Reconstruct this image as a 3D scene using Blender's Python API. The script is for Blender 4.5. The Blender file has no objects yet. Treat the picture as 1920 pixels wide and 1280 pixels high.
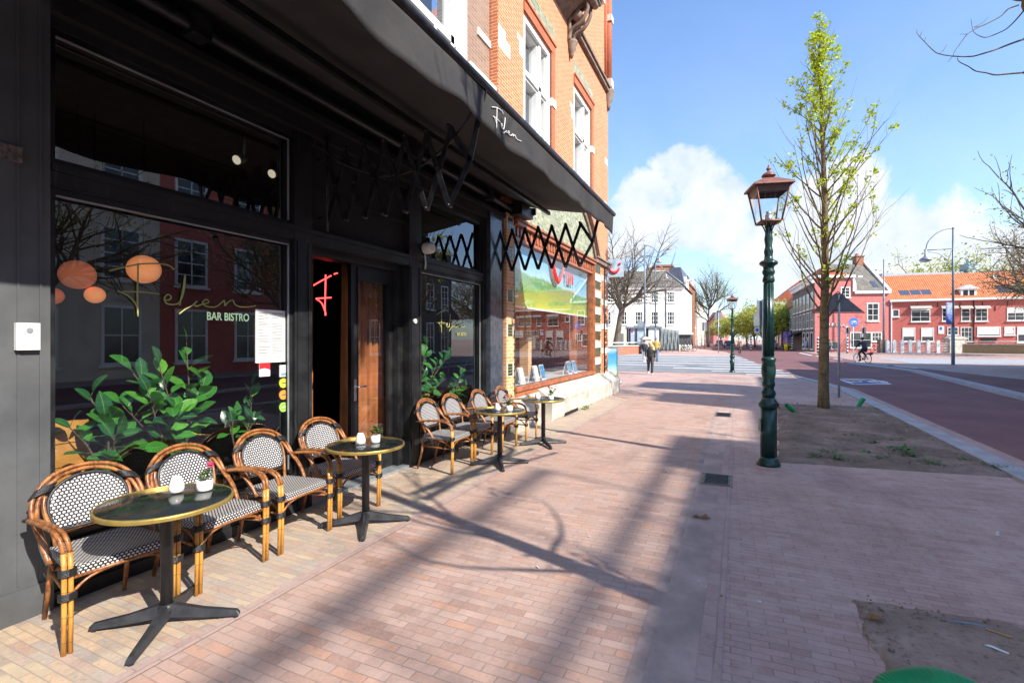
import bpy, math, random
from mathutils import Vector, noise as mnoise
R = math.radians
sc = bpy.context.scene
col = sc.collection
random.seed(7)

# ------------------------------------------------------------------ camera
F, PX, YH, H = 920.0, 960.0, 636.0, 1.72
YAW = math.atan(425 / 920.0)
SA, CA = math.sin(YAW), math.cos(YAW)
cam = bpy.data.cameras.new("camera")
cam_o = bpy.data.objects.new("camera", cam)
col.objects.link(cam_o)
cam.sensor_width = 36.0
cam.lens = 36.0 * F / 1920.0
cam.shift_y = -(640 - YH) / 1920.0
cam.clip_start = 0.05
cam.clip_end = 3000
cam_o.location = (0, 0, H)
cam_o.rotation_euler = (R(90), 0, YAW)
sc.camera = cam_o
sc.render.resolution_x, sc.render.resolution_y = 1024, 682

# ------------------------------------------------------------------ light
SUN = Vector((1.0, -0.33, 0.82)).normalized()
ld = bpy.data.lights.new("sun", 'SUN')
ld.energy = 5.0
ld.angle = R(0.55)
ld.color = (1.0, 0.93, 0.83)
lo = bpy.data.objects.new("sun", ld)
lo.rotation_euler = SUN.to_track_quat('Z', 'Y').to_euler()
lo.location = (10, -5, 20)
col.objects.link(lo)
sc.view_settings.view_transform = 'Standard'
sc.view_settings.look = 'None'
sc.view_settings.gamma = 1
sc.view_settings.exposure = 0.78
sc.cycles.use_denoising = True
sc.cycles.max_bounces = 10
sc.cycles.transparent_max_bounces = 16
sc.cycles.sample_clamp_indirect = 6


# pixel helpers: a photo pixel turned into the real place where the thing stands
def gp(px, py, z=0.0):
    m = (px - PX) / F
    d = (H - z) * F / (py - YH)
    return (d * (-SA + CA * m), d * (CA + SA * m))


def dp(px, py, d):
    m = (px - PX) / F
    return (d * (-SA + CA * m), d * (CA + SA * m), H + d * (YH - py) / F)


def xpl(px, py, X):
    m = (px - PX) / F
    d = X / (-SA + CA * m)
    return (X, d * (CA + SA * m), H + d * (YH - py) / F)


def dirv(px, py):
    v = Vector(dp(px, py, 1.0)) - Vector((0, 0, H))
    return v.normalized()


# ------------------------------------------------------------------ world
w = bpy.data.worlds.new("World")
sc.world = w
w.use_nodes = True
nt = w.node_tree
nt.nodes.clear()
N = nt.nodes.new
L = nt.links.new


def wm(op, a, b=None, c=None):
    n = N('ShaderNodeMath')
    n.operation = op
    for i, v in enumerate((a, b, c)):
        if v is None:
            continue
        if isinstance(v, (int, float)):
            n.inputs[i].default_value = v
        else:
            L(v, n.inputs[i])
    return n.outputs[0]


out = N('ShaderNodeOutputWorld')
sky = N('ShaderNodeTexSky')
sky.sky_type = 'NISHITA'
sky.sun_disc = False
sky.sun_elevation = math.asin(SUN.z)
sky.sun_rotation = math.atan2(SUN.x, SUN.y)
sky.air_density = 1.0
sky.dust_density = 0.6
sky.ozone_density = 2.6
bg = N('ShaderNodeBackground')
tint = N('ShaderNodeMix')
tint.data_type = 'RGBA'
tint.blend_type = 'MULTIPLY'
tint.inputs[0].default_value = 1.0
L(sky.outputs[0], tint.inputs[6])
tint.inputs[7].default_value = (.86, .98, 1.12, 1)
L(tint.outputs[2], bg.inputs[0])
bg.inputs[1].default_value = 0.17
tc = N('ShaderNodeTexCoord')
nz = N('ShaderNodeTexNoise')
nz.inputs['Scale'].default_value = 7.0
nz.inputs['Detail'].default_value = 9
nz.inputs['Roughness'].default_value = 0.6
nz.inputs['Distortion'].default_value = 0.25
L(tc.outputs['Generated'], nz.inputs['Vector'])
blobs = [(1295, 320, .085, .055), (1215, 365, .08, .055), (1360, 370, .10, .08), (1210, 430, .13, .07), (1330, 440, .13, .05),
         (1560, 370, .09, .06), (1480, 440, .12, .08), (1650, 440, .13, .07), (1760, 500, .15, .05), (1590, 470, .2, .10), (1270, 300, .06, .04),
         (1172, 92, .055, .035), (1850, 480, .16, .05)]
acc = None
for (bx, by, rx, rz) in blobs:
    c = dirv(bx, by)
    s = N('ShaderNodeVectorMath')
    s.operation = 'SUBTRACT'
    L(tc.outputs['Generated'], s.inputs[0])
    s.inputs[1].default_value = c
    m_ = N('ShaderNodeVectorMath')
    m_.operation = 'MULTIPLY'
    L(s.outputs[0], m_.inputs[0])
    m_.inputs[1].default_value = (1 / rx, 1 / rx, 1 / rz)
    ln = N('ShaderNodeVectorMath')
    ln.operation = 'LENGTH'
    L(m_.outputs[0], ln.inputs[0])
    k = 0.45 if by < 200 or by == 330 else 1.0
    v = wm('MULTIPLY', wm('SUBTRACT', 1.0, wm('MULTIPLY', ln.outputs['Value'], .62)), k)
    acc = v if acc is None else wm('MAXIMUM', acc, v)
# scattered clouds in the rest of the sky (seen in the shop windows)
nz2 = N('ShaderNodeTexNoise')
nz2.inputs['Scale'].default_value = 2.3
nz2.inputs['Detail'].default_value = 7
L(tc.outputs['Generated'], nz2.inputs['Vector'])
sep = N('ShaderNodeSeparateXYZ')
L(tc.outputs['Generated'], sep.inputs[0])
away = wm('MULTIPLY', wm('SUBTRACT', .55, sep.outputs['Y']), 1.0)
away.node.use_clamp = True
rest = wm('MULTIPLY', wm('MULTIPLY', nz2.outputs[0], .75), away)
acc = wm('MAXIMUM', acc, wm('MULTIPLY', rest, .9))
val = wm('ADD', acc, wm('MULTIPLY', wm('SUBTRACT', nz.outputs[0], .5), 1.75))
mr = N('ShaderNodeMapRange')
mr.interpolation_type = 'SMOOTHSTEP'
L(val, mr.inputs['Value'])
mr.inputs['From Min'].default_value = 0.34
mr.inputs['From Max'].default_value = 0.62
# thin veil toward the horizon
veil = N('ShaderNodeMapRange')
L(sep.outputs['Z'], veil.inputs['Value'])
veil.inputs['From Min'].default_value = 0.0
veil.inputs['From Max'].default_value = 0.62
veil.inputs['To Min'].default_value = 0.28
veil.inputs['To Max'].default_value = 0.0
mask = wm('MAXIMUM', mr.outputs[0], veil.outputs[0])
shade = N('ShaderNodeMapRange')
L(nz.outputs[0], shade.inputs['Value'])
shade.inputs['From Min'].default_value = 0.35
shade.inputs['From Max'].default_value = 0.6
cr = N('ShaderNodeMix')
cr.data_type = 'RGBA'
L(shade.outputs[0], cr.inputs[0])
cr.inputs[6].default_value = (.58, .70, .86, 1)
cr.inputs[7].default_value = (.90, .93, .98, 1)
bg2 = N('ShaderNodeBackground')
L(cr.outputs[2], bg2.inputs[0])
bg2.inputs[1].default_value = 0.70
mx = N('ShaderNodeMixShader')
L(mask, mx.inputs[0])
L(bg.outputs[0], mx.inputs[1])
L(bg2.outputs[0], mx.inputs[2])
L(mx.outputs[0], out.inputs[0])


# ------------------------------------------------------------------ mesh helpers
class MB:
    def __init__(s, xf=None):
        s.v, s.f, s.m, s.uv, s.sm = [], [], [], {}, []
        s.xf = xf
        s.cm = 0
        s.smooth = False

    def add(s, verts, faces, uvs=None, smooth=None):
        b = len(s.v)
        for p in verts:
            s.v.append(tuple(s.xf(*p)) if s.xf else tuple(p))
        for i, f in enumerate(faces):
            if uvs:
                s.uv[len(s.f)] = [uvs[k] for k in f]
            s.f.append([b + k for k in f])
            s.m.append(s.cm)
            s.sm.append(s.smooth if smooth is None else smooth)

    def box(s, x0, x1, y0, y1, z0, z1):
        x0, x1 = min(x0, x1), max(x0, x1)
        y0, y1 = min(y0, y1), max(y0, y1)
        z0, z1 = min(z0, z1), max(z0, z1)
        s.add([(x0, y0, z0), (x1, y0, z0), (x1, y1, z0), (x0, y1, z0), (x0, y0, z1), (x1, y0, z1), (x1, y1, z1), (x0, y1, z1)],
              [(0, 3, 2, 1), (4, 5, 6, 7), (0, 1, 5, 4), (1, 2, 6, 5), (2, 3, 7, 6), (3, 0, 4, 7)], smooth=False)

    def prism(s, pts, a, b, axis='x'):
        # polygon given in the two other axes, extruded from a to b
        def mk(p, t):
            return {'x': (t, p[0], p[1]), 'y': (p[0], t, p[1]), 'z': (p[0], p[1], t)}[axis]
        n = len(pts)
        vs = [mk(p, a) for p in pts] + [mk(p, b) for p in pts]
        fs = [tuple(range(n))[::-1], tuple(range(n, 2 * n))]
        for i in range(n):
            j = (i + 1) % n
            fs.append((i, j, n + j, n + i))
        s.add(vs, fs, smooth=False)

    def poly(s, pts):
        s.add(pts, [tuple(range(len(pts)))], smooth=False)

    def tube(s, pts, r, n=6, cap=True):
        pts = [Vector(p) for p in pts]
        k = len(pts)
        rs = r if isinstance(r, (list, tuple)) else [r] * k
        if len(rs) != k:
            rs = [rs[0] + (rs[-1] - rs[0]) * i / (k - 1) for i in range(k)]
        vs, fs = [], []
        up = None
        for i in range(k):
            t = (pts[min(i + 1, k - 1)] - pts[max(i - 1, 0)])
            if t.length < 1e-9:
                t = Vector((0, 0, 1))
            t.normalize()
            if up is None:
                up = Vector((0, 0, 1)) if abs(t.z) < .9 else Vector((1, 0, 0))
            a = up - t * up.dot(t)
            if a.length < 1e-6:
                a = Vector((0, 1, 0)) - t * t.y
            a.normalize()
            up = a
            b = t.cross(a)
            for j in range(n):
                q = 2 * math.pi * j / n
                vs.append(pts[i] + (a * math.cos(q) + b * math.sin(q)) * rs[i])
        for i in range(k - 1):
            for j in range(n):
                j2 = (j + 1) % n
                fs.append((i * n + j, i * n + j2, (i + 1) * n + j2, (i + 1) * n + j))
        if cap:
            fs.append(tuple(range(n))[::-1])
            fs.append(tuple((k - 1) * n + j for j in range(n)))
        s.add(vs, fs, smooth=True)

    def lathe(s, prof, c=(0, 0, 0), n=16, sq=None, rot=0.0):
        # prof: (radius, z)
        vs, fs = [], []
        for (r, z) in prof:
            for j in range(n):
                q = 2 * math.pi * j / n + rot
                vs.append((c[0] + r * math.cos(q), c[1] + r * math.sin(q), c[2] + z))
        k = len(prof)
        for i in range(k - 1):
            for j in range(n):
                j2 = (j + 1) % n
                fs.append((i * n + j, i * n + j2, (i + 1) * n + j2, (i + 1) * n + j))
        fs.append(tuple(range(n))[::-1])
        fs.append(tuple((k - 1) * n + j for j in range(n)))
        s.add(vs, fs, smooth=(n > 6))

    def ball(s, c, r, n=10, sq=(1, 1, 1)):
        pr = []
        vs, fs = [], []
        for i in range(n + 1):
            a = -math.pi / 2 + math.pi * i / n
            for j in range(n * 2):
                q = math.pi * j / n
                vs.append((c[0] + r * sq[0] * math.cos(a) * math.cos(q), c[1] + r * sq[1] * math.cos(a) * math.sin(q), c[2] + r * sq[2] * math.sin(a)))
        for i in range(n):
            for j in range(n * 2):
                j2 = (j + 1) % (n * 2)
                fs.append((i * 2 * n + j, i * 2 * n + j2, (i + 1) * 2 * n + j2, (i + 1) * 2 * n + j))
        s.add(vs, fs, smooth=True)

    def build(s, name, mats, parent=None, org=(0, 0, 0)):
        me = bpy.data.meshes.new(name)
        ox, oy, oz = org
        me.from_pydata([(a - ox, b - oy, c - oz) for a, b, c in s.v], [], s.f)
        if not isinstance(mats, (list, tuple)):
            mats = [mats]
        for m in mats:
            me.materials.append(m)
        me.polygons.foreach_set('material_index', s.m)
        me.polygons.foreach_set('use_smooth', s.sm)
        if s.uv:
            ul = me.uv_layers.new(name='UVMap')
            for fi, uvs in s.uv.items():
                p = me.polygons[fi]
                for k, li in enumerate(p.loop_indices):
                    ul.data[li].uv = uvs[k]
        me.validate()
        o = bpy.data.objects.new(name, me)
        col.objects.link(o)
        if parent is not None:
            o.parent = parent
        else:
            o.location = org
        return o


def tag(o, label=None, cat=None, group=None, kind=None):
    if label:
        o['label'] = label
    if cat:
        o['category'] = cat
    if group:
        o['group'] = group
    if kind:
        o['kind'] = kind
    return o


def thing(name, loc, label, cat, group=None, rz=0):
    o = bpy.data.objects.new(name, None)
    o.empty_display_size = .1
    o.location = loc
    o.rotation_euler = (0, 0, rz)
    col.objects.link(o)
    return tag(o, label, cat, group)


def copy_tree(o, parent=None):
    c = o.copy()
    col.objects.link(c)
    c.parent = parent
    for ch in list(KIDS(o)):
        copy_tree(ch, c)
    return c


def KIDS(o):
    return [x for x in bpy.data.objects if x.parent == o]


def place(proto, first, loc, rz, label, used=[]):
    o = proto if first else copy_tree(proto)
    o.location = loc
    o.rotation_euler = (0, 0, rz)
    o['label'] = label
    return o


def sm(pts, n=6):
    # catmull-rom
    P = [Vector(p) for p in pts]
    if len(P) < 3:
        return P
    Q = [P[0] * 2 - P[1]] + P + [P[-1] * 2 - P[-2]]
    o = []
    for i in range(1, len(Q) - 2):
        a, b, c, d = Q[i - 1], Q[i], Q[i + 1], Q[i + 2]
        for k in range(n):
            t = k / n
            o.append(.5 * ((2 * b) + (c - a) * t + (2 * a - 5 * b + 4 * c - d) * t * t + (3 * b - a - 3 * c + d) * t ** 3))
    o.append(P[-1])
    return o


# ------------------------------------------------------------------ materials
BOXG = None


def boxgroup():
    """object-space coordinates laid flat on whichever side a face points to"""
    global BOXG
    if BOXG:
        return BOXG
    g = bpy.data.node_groups.new('flat_coords', 'ShaderNodeTree')
    g.interface.new_socket('Vector', in_out='OUTPUT', socket_type='NodeSocketVector')
    n, l = g.nodes.new, g.links.new
    t = n('ShaderNodeTexCoord')
    so = n('ShaderNodeSeparateXYZ')
    l(t.outputs['Object'], so.inputs[0])
    sn = n('ShaderNodeSeparateXYZ')
    l(t.outputs['Normal'], sn.inputs[0])

    def gt(v, th):
        a = n('ShaderNodeMath')
        a.operation = 'ABSOLUTE'
        l(v, a.inputs[0])
        b = n('ShaderNodeMath')
        b.operation = 'GREATER_THAN'
        l(a.outputs[0], b.inputs[0])
        b.inputs[1].default_value = th
        return b.outputs[0]
    cx = n('ShaderNodeCombineXYZ')
    l(so.outputs['Y'], cx.inputs[0]); l(so.outputs['Z'], cx.inputs[1]); l(so.outputs['X'], cx.inputs[2])
    cy = n('ShaderNodeCombineXYZ')
    l(so.outputs['X'], cy.inputs[0]); l(so.outputs['Z'], cy.inputs[1]); l(so.outputs['Y'], cy.inputs[2])
    m1 = n('ShaderNodeMix'); m1.data_type = 'VECTOR'
    l(gt(sn.outputs['X'], .7), m1.inputs[0])
    l(cy.outputs[0], m1.inputs[4]); l(cx.outputs[0], m1.inputs[5])
    m2 = n('ShaderNodeMix'); m2.data_type = 'VECTOR'
    l(gt(sn.outputs['Z'], .75), m2.inputs[0])
    l(m1.outputs[1], m2.inputs[4]); l(t.outputs['Object'], m2.inputs[5])
    o = n('NodeGroupOutput')
    l(m2.outputs[1], o.inputs[0])
    BOXG = g
    return g


class MT:
    def __init__(s, name):
        s.m = bpy.data.materials.new(name)
        s.m.use_nodes = True
        s.t = s.m.node_tree
        s.t.nodes.clear()
        s.o = s.n('ShaderNodeOutputMaterial')
        s.p = s.n('ShaderNodeBsdfPrincipled')
        s.l(s.p.outputs[0], s.o.inputs[0])

    def n(s, t, **k):
        a = s.t.nodes.new(t)
        for q, v in k.items():
            setattr(a, q, v)
        return a

    def l(s, a, b):
        s.t.links.new(a, b)

    def co(s, kind='Object', scale=None):
        if kind == 'flat':
            a = s.n('ShaderNodeGroup')
            a.node_tree = boxgroup()
            v = a.outputs[0]
        elif kind == 'world':
            v = s.n('ShaderNodeNewGeometry').outputs['Position']
        else:
            v = s.n('ShaderNodeTexCoord').outputs[kind]
        if scale:
            mp = s.n('ShaderNodeMapping')
            s.l(v, mp.inputs[0])
            mp.inputs['Scale'].default_value = scale
            v = mp.outputs[0]
        return v

    def noise(s, v, scale, det=4, rough=.55, dist=0):
        a = s.n('ShaderNodeTexNoise')
        a.inputs['Scale'].default_value = scale
        a.inputs['Detail'].default_value = det
        a.inputs['Roughness'].default_value = rough
        a.inputs['Distortion'].default_value = dist
        s.l(v, a.inputs['Vector'])
        return a.outputs[0]

    def ramp(s, v, stops, const=False):
        a = s.n('ShaderNodeValToRGB')
        s.l(v, a.inputs[0])
        e = a.color_ramp.elements
        if const:
            a.color_ramp.interpolation = 'CONSTANT'
        while len(e) < len(stops):
            e.new(.5)
        for i, (p, c) in enumerate(stops):
            e[i].position = p
            e[i].color = (*c, 1) if len(c) == 3 else c
        return a.outputs[0]

    def mix(s, f, a, b, mode='MIX'):
        x = s.n('ShaderNodeMix', data_type='RGBA', blend_type=mode)
        for i, v in ((0, f), (6, a), (7, b)):
            if isinstance(v, (int, float)):
                x.inputs[i].default_value = v
            elif isinstance(v, tuple):
                x.inputs[i].default_value = (*v, 1)
            else:
                s.l(v, x.inputs[i])
        return x.outputs[2]

    def math(s, op, a, b=0.0, c=0.0):
        x = s.n('ShaderNodeMath', operation=op)
        for i, v in enumerate((a, b, c)):
            if isinstance(v, (int, float)):
                x.inputs[i].default_value = v
            else:
                s.l(v, x.inputs[i])
        return x.outputs[0]

    def mr(s, v, a, b, c=0.0, d=1.0, smooth=True):
        x = s.n('ShaderNodeMapRange')
        if smooth:
            x.interpolation_type = 'SMOOTHSTEP'
        s.l(v, x.inputs[0])
        for i, q in enumerate((a, b, c, d)):
            x.inputs[i + 1].default_value = q
        return x.outputs[0]

    def bump(s, v, st=.3, dist=.01):
        b = s.n('ShaderNodeBump')
        b.inputs['Strength'].default_value = st
        b.inputs['Distance'].default_value = dist
        s.l(v, b.inputs['Height'])
        s.l(b.outputs[0], s.p.inputs['Normal'])
        return b

    def set(s, col=None, rough=None, metal=None, spec=None, coat=None):
        for k, v in (('Base Color', col), ('Roughness', rough), ('Metallic', metal), ('Specular IOR Level', spec), ('Coat Weight', coat)):
            if v is None:
                continue
            if isinstance(v, tuple):
                s.p.inputs[k].default_value = (*v, 1)
            elif isinstance(v, (int, float)):
                s.p.inputs[k].default_value = v
            else:
                s.l(v, s.p.inputs[k])
        return s.m


def plain(name, c, rough=.6, metal=0, var=.25, scale=6, bump=.15, kind='Object', spec=.5, bd=.004):
    t = MT(name)
    v = t.co(kind)
    a = t.noise(v, scale, 6)
    b = t.noise(v, scale * 9, 4)
    f = t.mr(a, .3, .7)
    c1 = tuple(x * (1 - var) for x in c)
    c2 = tuple(min(1, x * (1 + var)) for x in c)
    cc = t.mix(f, c1, c2)
    cc = t.mix(t.math('MULTIPLY', t.mr(b, .45, .75), var), cc, tuple(x * .6 for x in c))
    t.set(cc, t.mr(a, .2, .8, max(.02, rough - .1), min(1, rough + .12)), metal, spec)
    if bump:
        t.bump(b, bump, bd)
    return t.m


def emit(name, c, st):
    t = MT(name)
    t.set((0, 0, 0), .5)
    t.p.inputs['Emission Color'].default_value = (*c, 1)
    t.p.inputs['Emission Strength'].default_value = st
    t.p.inputs['Base Color'].default_value = (*c, 1)
    return t.m


def bricks(name, cols, mortar, bw, bh, ms=.008, kind='flat', rot=0, dirt=.3, bump=.5, rough=.8, sand=None, sandamt=.5, off=(0, 0), seedv=0):
    """bricks with a random colour each, mortar, weathering; object or world coordinates"""
    t = MT(name)
    v = t.co(kind)
    mp = t.n('ShaderNodeMapping')
    t.l(v, mp.inputs[0])
    mp.inputs['Rotation'].default_value = (0, 0, rot)
    mp.inputs['Location'].default_value = (off[0], off[1], 0)
    # slight waviness so the joints are not ruler straight
    wn = t.n('ShaderNodeTexNoise')
    wn.inputs['Scale'].default_value = 2.2
    t.l(v, wn.inputs['Vector'])
    vm = t.n('ShaderNodeVectorMath', operation='MULTIPLY_ADD')
    t.l(wn.outputs['Color'], vm.inputs[0])
    vm.inputs[1].default_value = (bh * .35, bh * .35, 0)
    t.l(mp.outputs[0], vm.inputs[2])
    b = t.n('ShaderNodeTexBrick')
    t.l(vm.outputs[0], b.inputs['Vector'])
    b.inputs['Scale'].default_value = 1
    b.inputs['Brick Width'].default_value = bw
    b.inputs['Row Height'].default_value = bh
    b.inputs['Mortar Size'].default_value = ms
    b.inputs['Mortar Smooth'].default_value = .25
    b.inputs['Bias'].default_value = 0
    b.inputs['Color1'].default_value = (0, 0, 0, 1)
    b.inputs['Color2'].default_value = (1, 1, 1, 1)
    b.inputs['Mortar'].default_value = (.5, .5, .5, 1)
    n_ = len(cols)
    cc = t.ramp(b.outputs['Color'], [((i + .5) / n_, c) for i, c in enumerate(cols)])
    big = t.noise(v, .7, 5)
    fine = t.noise(v, 60, 4, .7)
    med = t.noise(v, 6, 6)
    cc = t.mix(t.math('MULTIPLY', t.mr(med, .4, .75), dirt), cc, tuple(x * .55 for x in cols[0]))
    cc = t.mix(t.math('MULTIPLY', t.mr(fine, .35, .75), .35), cc, tuple(min(1, x * 1.5) for x in cols[-1]))
    cc = t.mix(b.outputs['Fac'], cc, mortar)
    if sand:
        cc = t.mix(t.math('MULTIPLY', t.mr(t.math('ADD', t.math('MULTIPLY', big, .6), t.math('MULTIPLY', med, .5)), .45, .72), sandamt), cc, sand)
    if kind == 'world':
        vo = t.n('ShaderNodeTexVoronoi')
        vo.inputs['Scale'].default_value = 1.6
        t.l(v, vo.inputs['Vector'])
        gum = t.mr(vo.outputs['Distance'], .02, .035, 1, 0)
        cc = t.mix(t.math('MULTIPLY', gum, .45), cc, (.10, .09, .085))
        st = t.noise(t.co('world', (1.3, .5, 1)), .9, 8, .7, .6)
        cc = t.mix(t.math('MULTIPLY', t.mr(st, .50, .68), .38), cc, (.16, .115, .10))
        chip = t.noise(v, 28, 3, .6)
        cc = t.mix(t.math('MULTIPLY', t.mr(chip, .62, .70), .35), cc, (.17, .12, .10))
    h = t.math('ADD', t.math('MULTIPLY', b.outputs['Fac'], -1.0), t.math('MULTIPLY', fine, .35))
    h = t.math('ADD', h, t.math('MULTIPLY', b.outputs['Color'], .25))
    t.set(cc, rough, 0, .35)
    t.bump(h, bump, .006)
    return t.m


def glass(name, tint=(.93, .95, .95), ior=1.62, rough=0.0):
    t = MT(name)
    t.t.nodes.remove(t.p)
    tr = t.n('ShaderNodeBsdfTransparent')
    tr.inputs[0].default_value = (*tint, 1)
    gl = t.n('ShaderNodeBsdfGlossy')
    gl.inputs['Roughness'].default_value = rough
    gl.inputs['Color'].default_value = (.95, .97, 1, 1)
    ge = t.n('ShaderNodeNewGeometry')
    dt = t.n('ShaderNodeVectorMath', operation='DOT_PRODUCT')
    t.l(ge.outputs['Incoming'], dt.inputs[0])
    t.l(ge.outputs['Normal'], dt.inputs[1])
    f0 = ((ior - 1) / (ior + 1)) ** 2 * 1.8
    fr = t.math('MULTIPLY_ADD', t.math('POWER', t.math('SUBTRACT', 1.0, t.math('ABSOLUTE', dt.outputs['Value'])), 5.0), 1 - f0, f0)
    mxs = t.n('ShaderNodeMixShader')
    t.l(fr, mxs.inputs[0])
    t.l(tr.outputs[0], mxs.inputs[1])
    t.l(gl.outputs[0], mxs.inputs[2])
    t.l(mxs.outputs[0], t.o.inputs[0])
    return t.m


def leafmat(name, cols, trans=.35, rough=.45, scale=3, veins=False):
    t = MT(name)
    v = t.co('Object')
    a = t.noise(v, scale, 3)
    geo = t.n('ShaderNodeNewGeometry')
    f = t.math('ADD', t.math('MULTIPLY', a, .6), t.math('MULTIPLY', geo.outputs['Random Per Island'], .5))
    c = t.ramp(f, [(.2 + .6 * i / max(1, len(cols) - 1), q) for i, q in enumerate(cols)])
    if veins:
        su = t.n('ShaderNodeSeparateXYZ')
        t.l(t.co('UV'), su.inputs[0])
        du = t.math('ABSOLUTE', t.math('SUBTRACT', su.outputs[0], .5))
        rib = t.mr(du, .015, .05, 1, 0)
        sv = t.mr(t.math('SINE', t.math('SUBTRACT', t.math('MULTIPLY', su.outputs[1], 55.0), t.math('MULTIPLY', du, 40.0))), .75, 1.0)
        mott = t.noise(v, 22, 4, .6)
        c = t.mix(t.math('MULTIPLY', t.mr(mott, .4, .7), .45), c, cols[0])
        c = t.mix(t.math('MULTIPLY', sv, .25), c, tuple(min(1, x * 1.5 + .03) for x in cols[-1]))
        c = t.mix(t.math('MULTIPLY', rib, .6), c, (.22, .42, .10))
        t.bump(t.math('ADD', sv, rib), .3, .002)
    t.set(c, rough)
    tl = t.n('ShaderNodeBsdfTranslucent')
    t.l(t.mix(1.0, c, (1.0, 1.0, .55), 'MULTIPLY'), tl.inputs[0])
    mxs = t.n('ShaderNodeMixShader')
    mxs.inputs[0].default_value = trans
    t.l(t.p.outputs[0], mxs.inputs[1])
    t.l(tl.outputs[0], mxs.inputs[2])
    t.l(mxs.outputs[0], t.o.inputs[0])
    return t.m


M = {}
M['pave'] = bricks('sidewalk_clinker', [(.30, .19, .155), (.37, .245, .20), (.40, .28, .235), (.35, .25, .215), (.42, .30, .255), (.37, .245, .195), (.45, .325, .275), (.43, .25, .175)], (.27, .195, .16), .20, .068, .0036, kind='world', dirt=.25, bump=.5, sand=(.44, .33, .275), sandamt=.5)
M['pave_r'] = bricks('verge_clinker', [(.33, .205, .17), (.39, .26, .215), (.42, .295, .25), (.39, .26, .22), (.36, .25, .215)], (.25, .175, .15), .20, .062, .0036, kind='world', dirt=.25, bump=.6, sand=(.53, .415, .35), sandamt=.62, rot=R(-1.5), off=(.05, .02))
M['pave_f'] = bricks('facade_strip_brick', [(.28, .235, .195), (.39, .315, .245), (.49, .40, .26), (.38, .235, .18), (.40, .34, .29), (.31, .275, .25), (.47, .34, .23)], (.34, .28, .225), .20, .055, .0035, kind='world', dirt=.3, bump=.6, sand=(.44, .36, .30), sandamt=.45)
M['border'] = bricks('border_brick', [(.33, .225, .20), (.38, .27, .235)], (.28, .2, .17), .21, .10, .005, kind='world', rot=R(90), dirt=.25, bump=.5, sand=(.5, .38, .32), sandamt=.5)
M['gutter'] = plain('gutter_concrete', (.37, .275, .235), .9, var=.22, scale=2.5, bump=.5, kind='world')
M['gutter2'] = plain('gutter_edge_concrete', (.33, .25, .22), .9, var=.25, scale=4, bump=.5, kind='world')
M['plaza'] = bricks('plaza_brick', [(.40, .24, .20), (.46, .30, .25), (.50, .33, .28)], (.36, .26, .22), .21, .10, .004, kind='world', dirt=.15, bump=.3, sand=(.52, .40, .34), sandamt=.5)
def asphalt():
    t = MT('worn_red_asphalt')
    a = t.noise(t.co('world', (1, .06, 1)), 2.2, 5, .6)
    b = t.noise(t.co('world'), .35, 6, .7)
    c = t.noise(t.co('world'), 45, 4, .7)
    cc = t.mix(t.mr(b, .35, .65), (.155, .066, .066), (.225, .105, .10))
    cc = t.mix(t.math('MULTIPLY', t.mr(a, .45, .65), .4), cc, (.12, .075, .078))
    cc = t.mix(t.math('MULTIPLY', t.mr(c, .5, .75), .4), cc, (.30, .19, .18))
    t.set(cc, .85, 0, .3)
    t.bump(c, .4, .006)
    return t.m


M['asph_red'] = asphalt()
M['asph_grey'] = plain('grey_asphalt', (.22, .22, .22), .9, var=.15, scale=1.2, bump=.3, kind='world')
M['kerb'] = plain('kerb_concrete', (.33, .34, .35), .8, var=.18, scale=3, bump=.3, kind='world')
M['paint_w'] = plain('road_paint_white', (.72, .72, .70), .7, var=.12, scale=5, bump=.15, kind='world')
M['paint_b'] = plain('road_paint_blue', (.05, .10, .25), .7, var=.25, scale=5, bump=.15, kind='world')
M['kerb_dark'] = plain('dark_paving', (.16, .15, .16), .85, var=.2, scale=3, kind='world')


def soilmat(k=1.0, name='sandy_soil'):
    t = MT(name)
    v = t.co('world')
    a = t.noise(v, 1.3, 8, .65)
    b = t.noise(v, 22, 6, .7)
    c = t.noise(v, 5, 5)
    cc = t.ramp(a, [(.3, (.12 * k, .09 * k, .068 * k)), (.5, (.21 * k, .16 * k, .125 * k)), (.7, (.34 * k, .27 * k, .22 * k))])
    cc = t.mix(t.math('MULTIPLY', t.mr(b, .5, .7), .55), cc, (.09, .065, .05))
    cc = t.mix(t.math('MULTIPLY', t.mr(t.noise(v, 70, 3), .6, .75), .5), cc, (.48, .42, .36))
    cc = t.mix(t.math('MULTIPLY', t.mr(c, .55, .75), .4), cc, (.36, .28, .22))
    t.set(cc, .95, 0, .2)
    t.bump(b, .8, .03)
    return t.m


M['soil'] = soilmat()
M['soil2'] = soilmat(1.45, 'pale_sandy_soil')
M['black'] = plain('black_painted_wood', (.016, .0165, .018), .42, var=.35, scale=4, bump=.12)
def wornblack():
    t = MT('worn_black_painted_wood')
    v = t.co('Object')
    a = t.noise(t.co('Object', (1, 1, .12)), 22, 6, .7)
    b = t.noise(v, 3, 6)
    c = t.noise(v, 90, 3)
    cc = t.mix(t.mr(b, .35, .7), (.007, .0075, .0085), (.016, .017, .019))
    cc = t.mix(t.math('MULTIPLY', t.mr(a, .56, .72), .45), cc, (.07, .07, .072))
    cc = t.mix(t.math('MULTIPLY', t.mr(c, .68, .76), .5), cc, (.12, .115, .11))
    t.set(cc, t.mr(b, .3, .7, .32, .62), 0, .5)
    t.bump(a, .25, .004)
    return t.m


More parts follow.
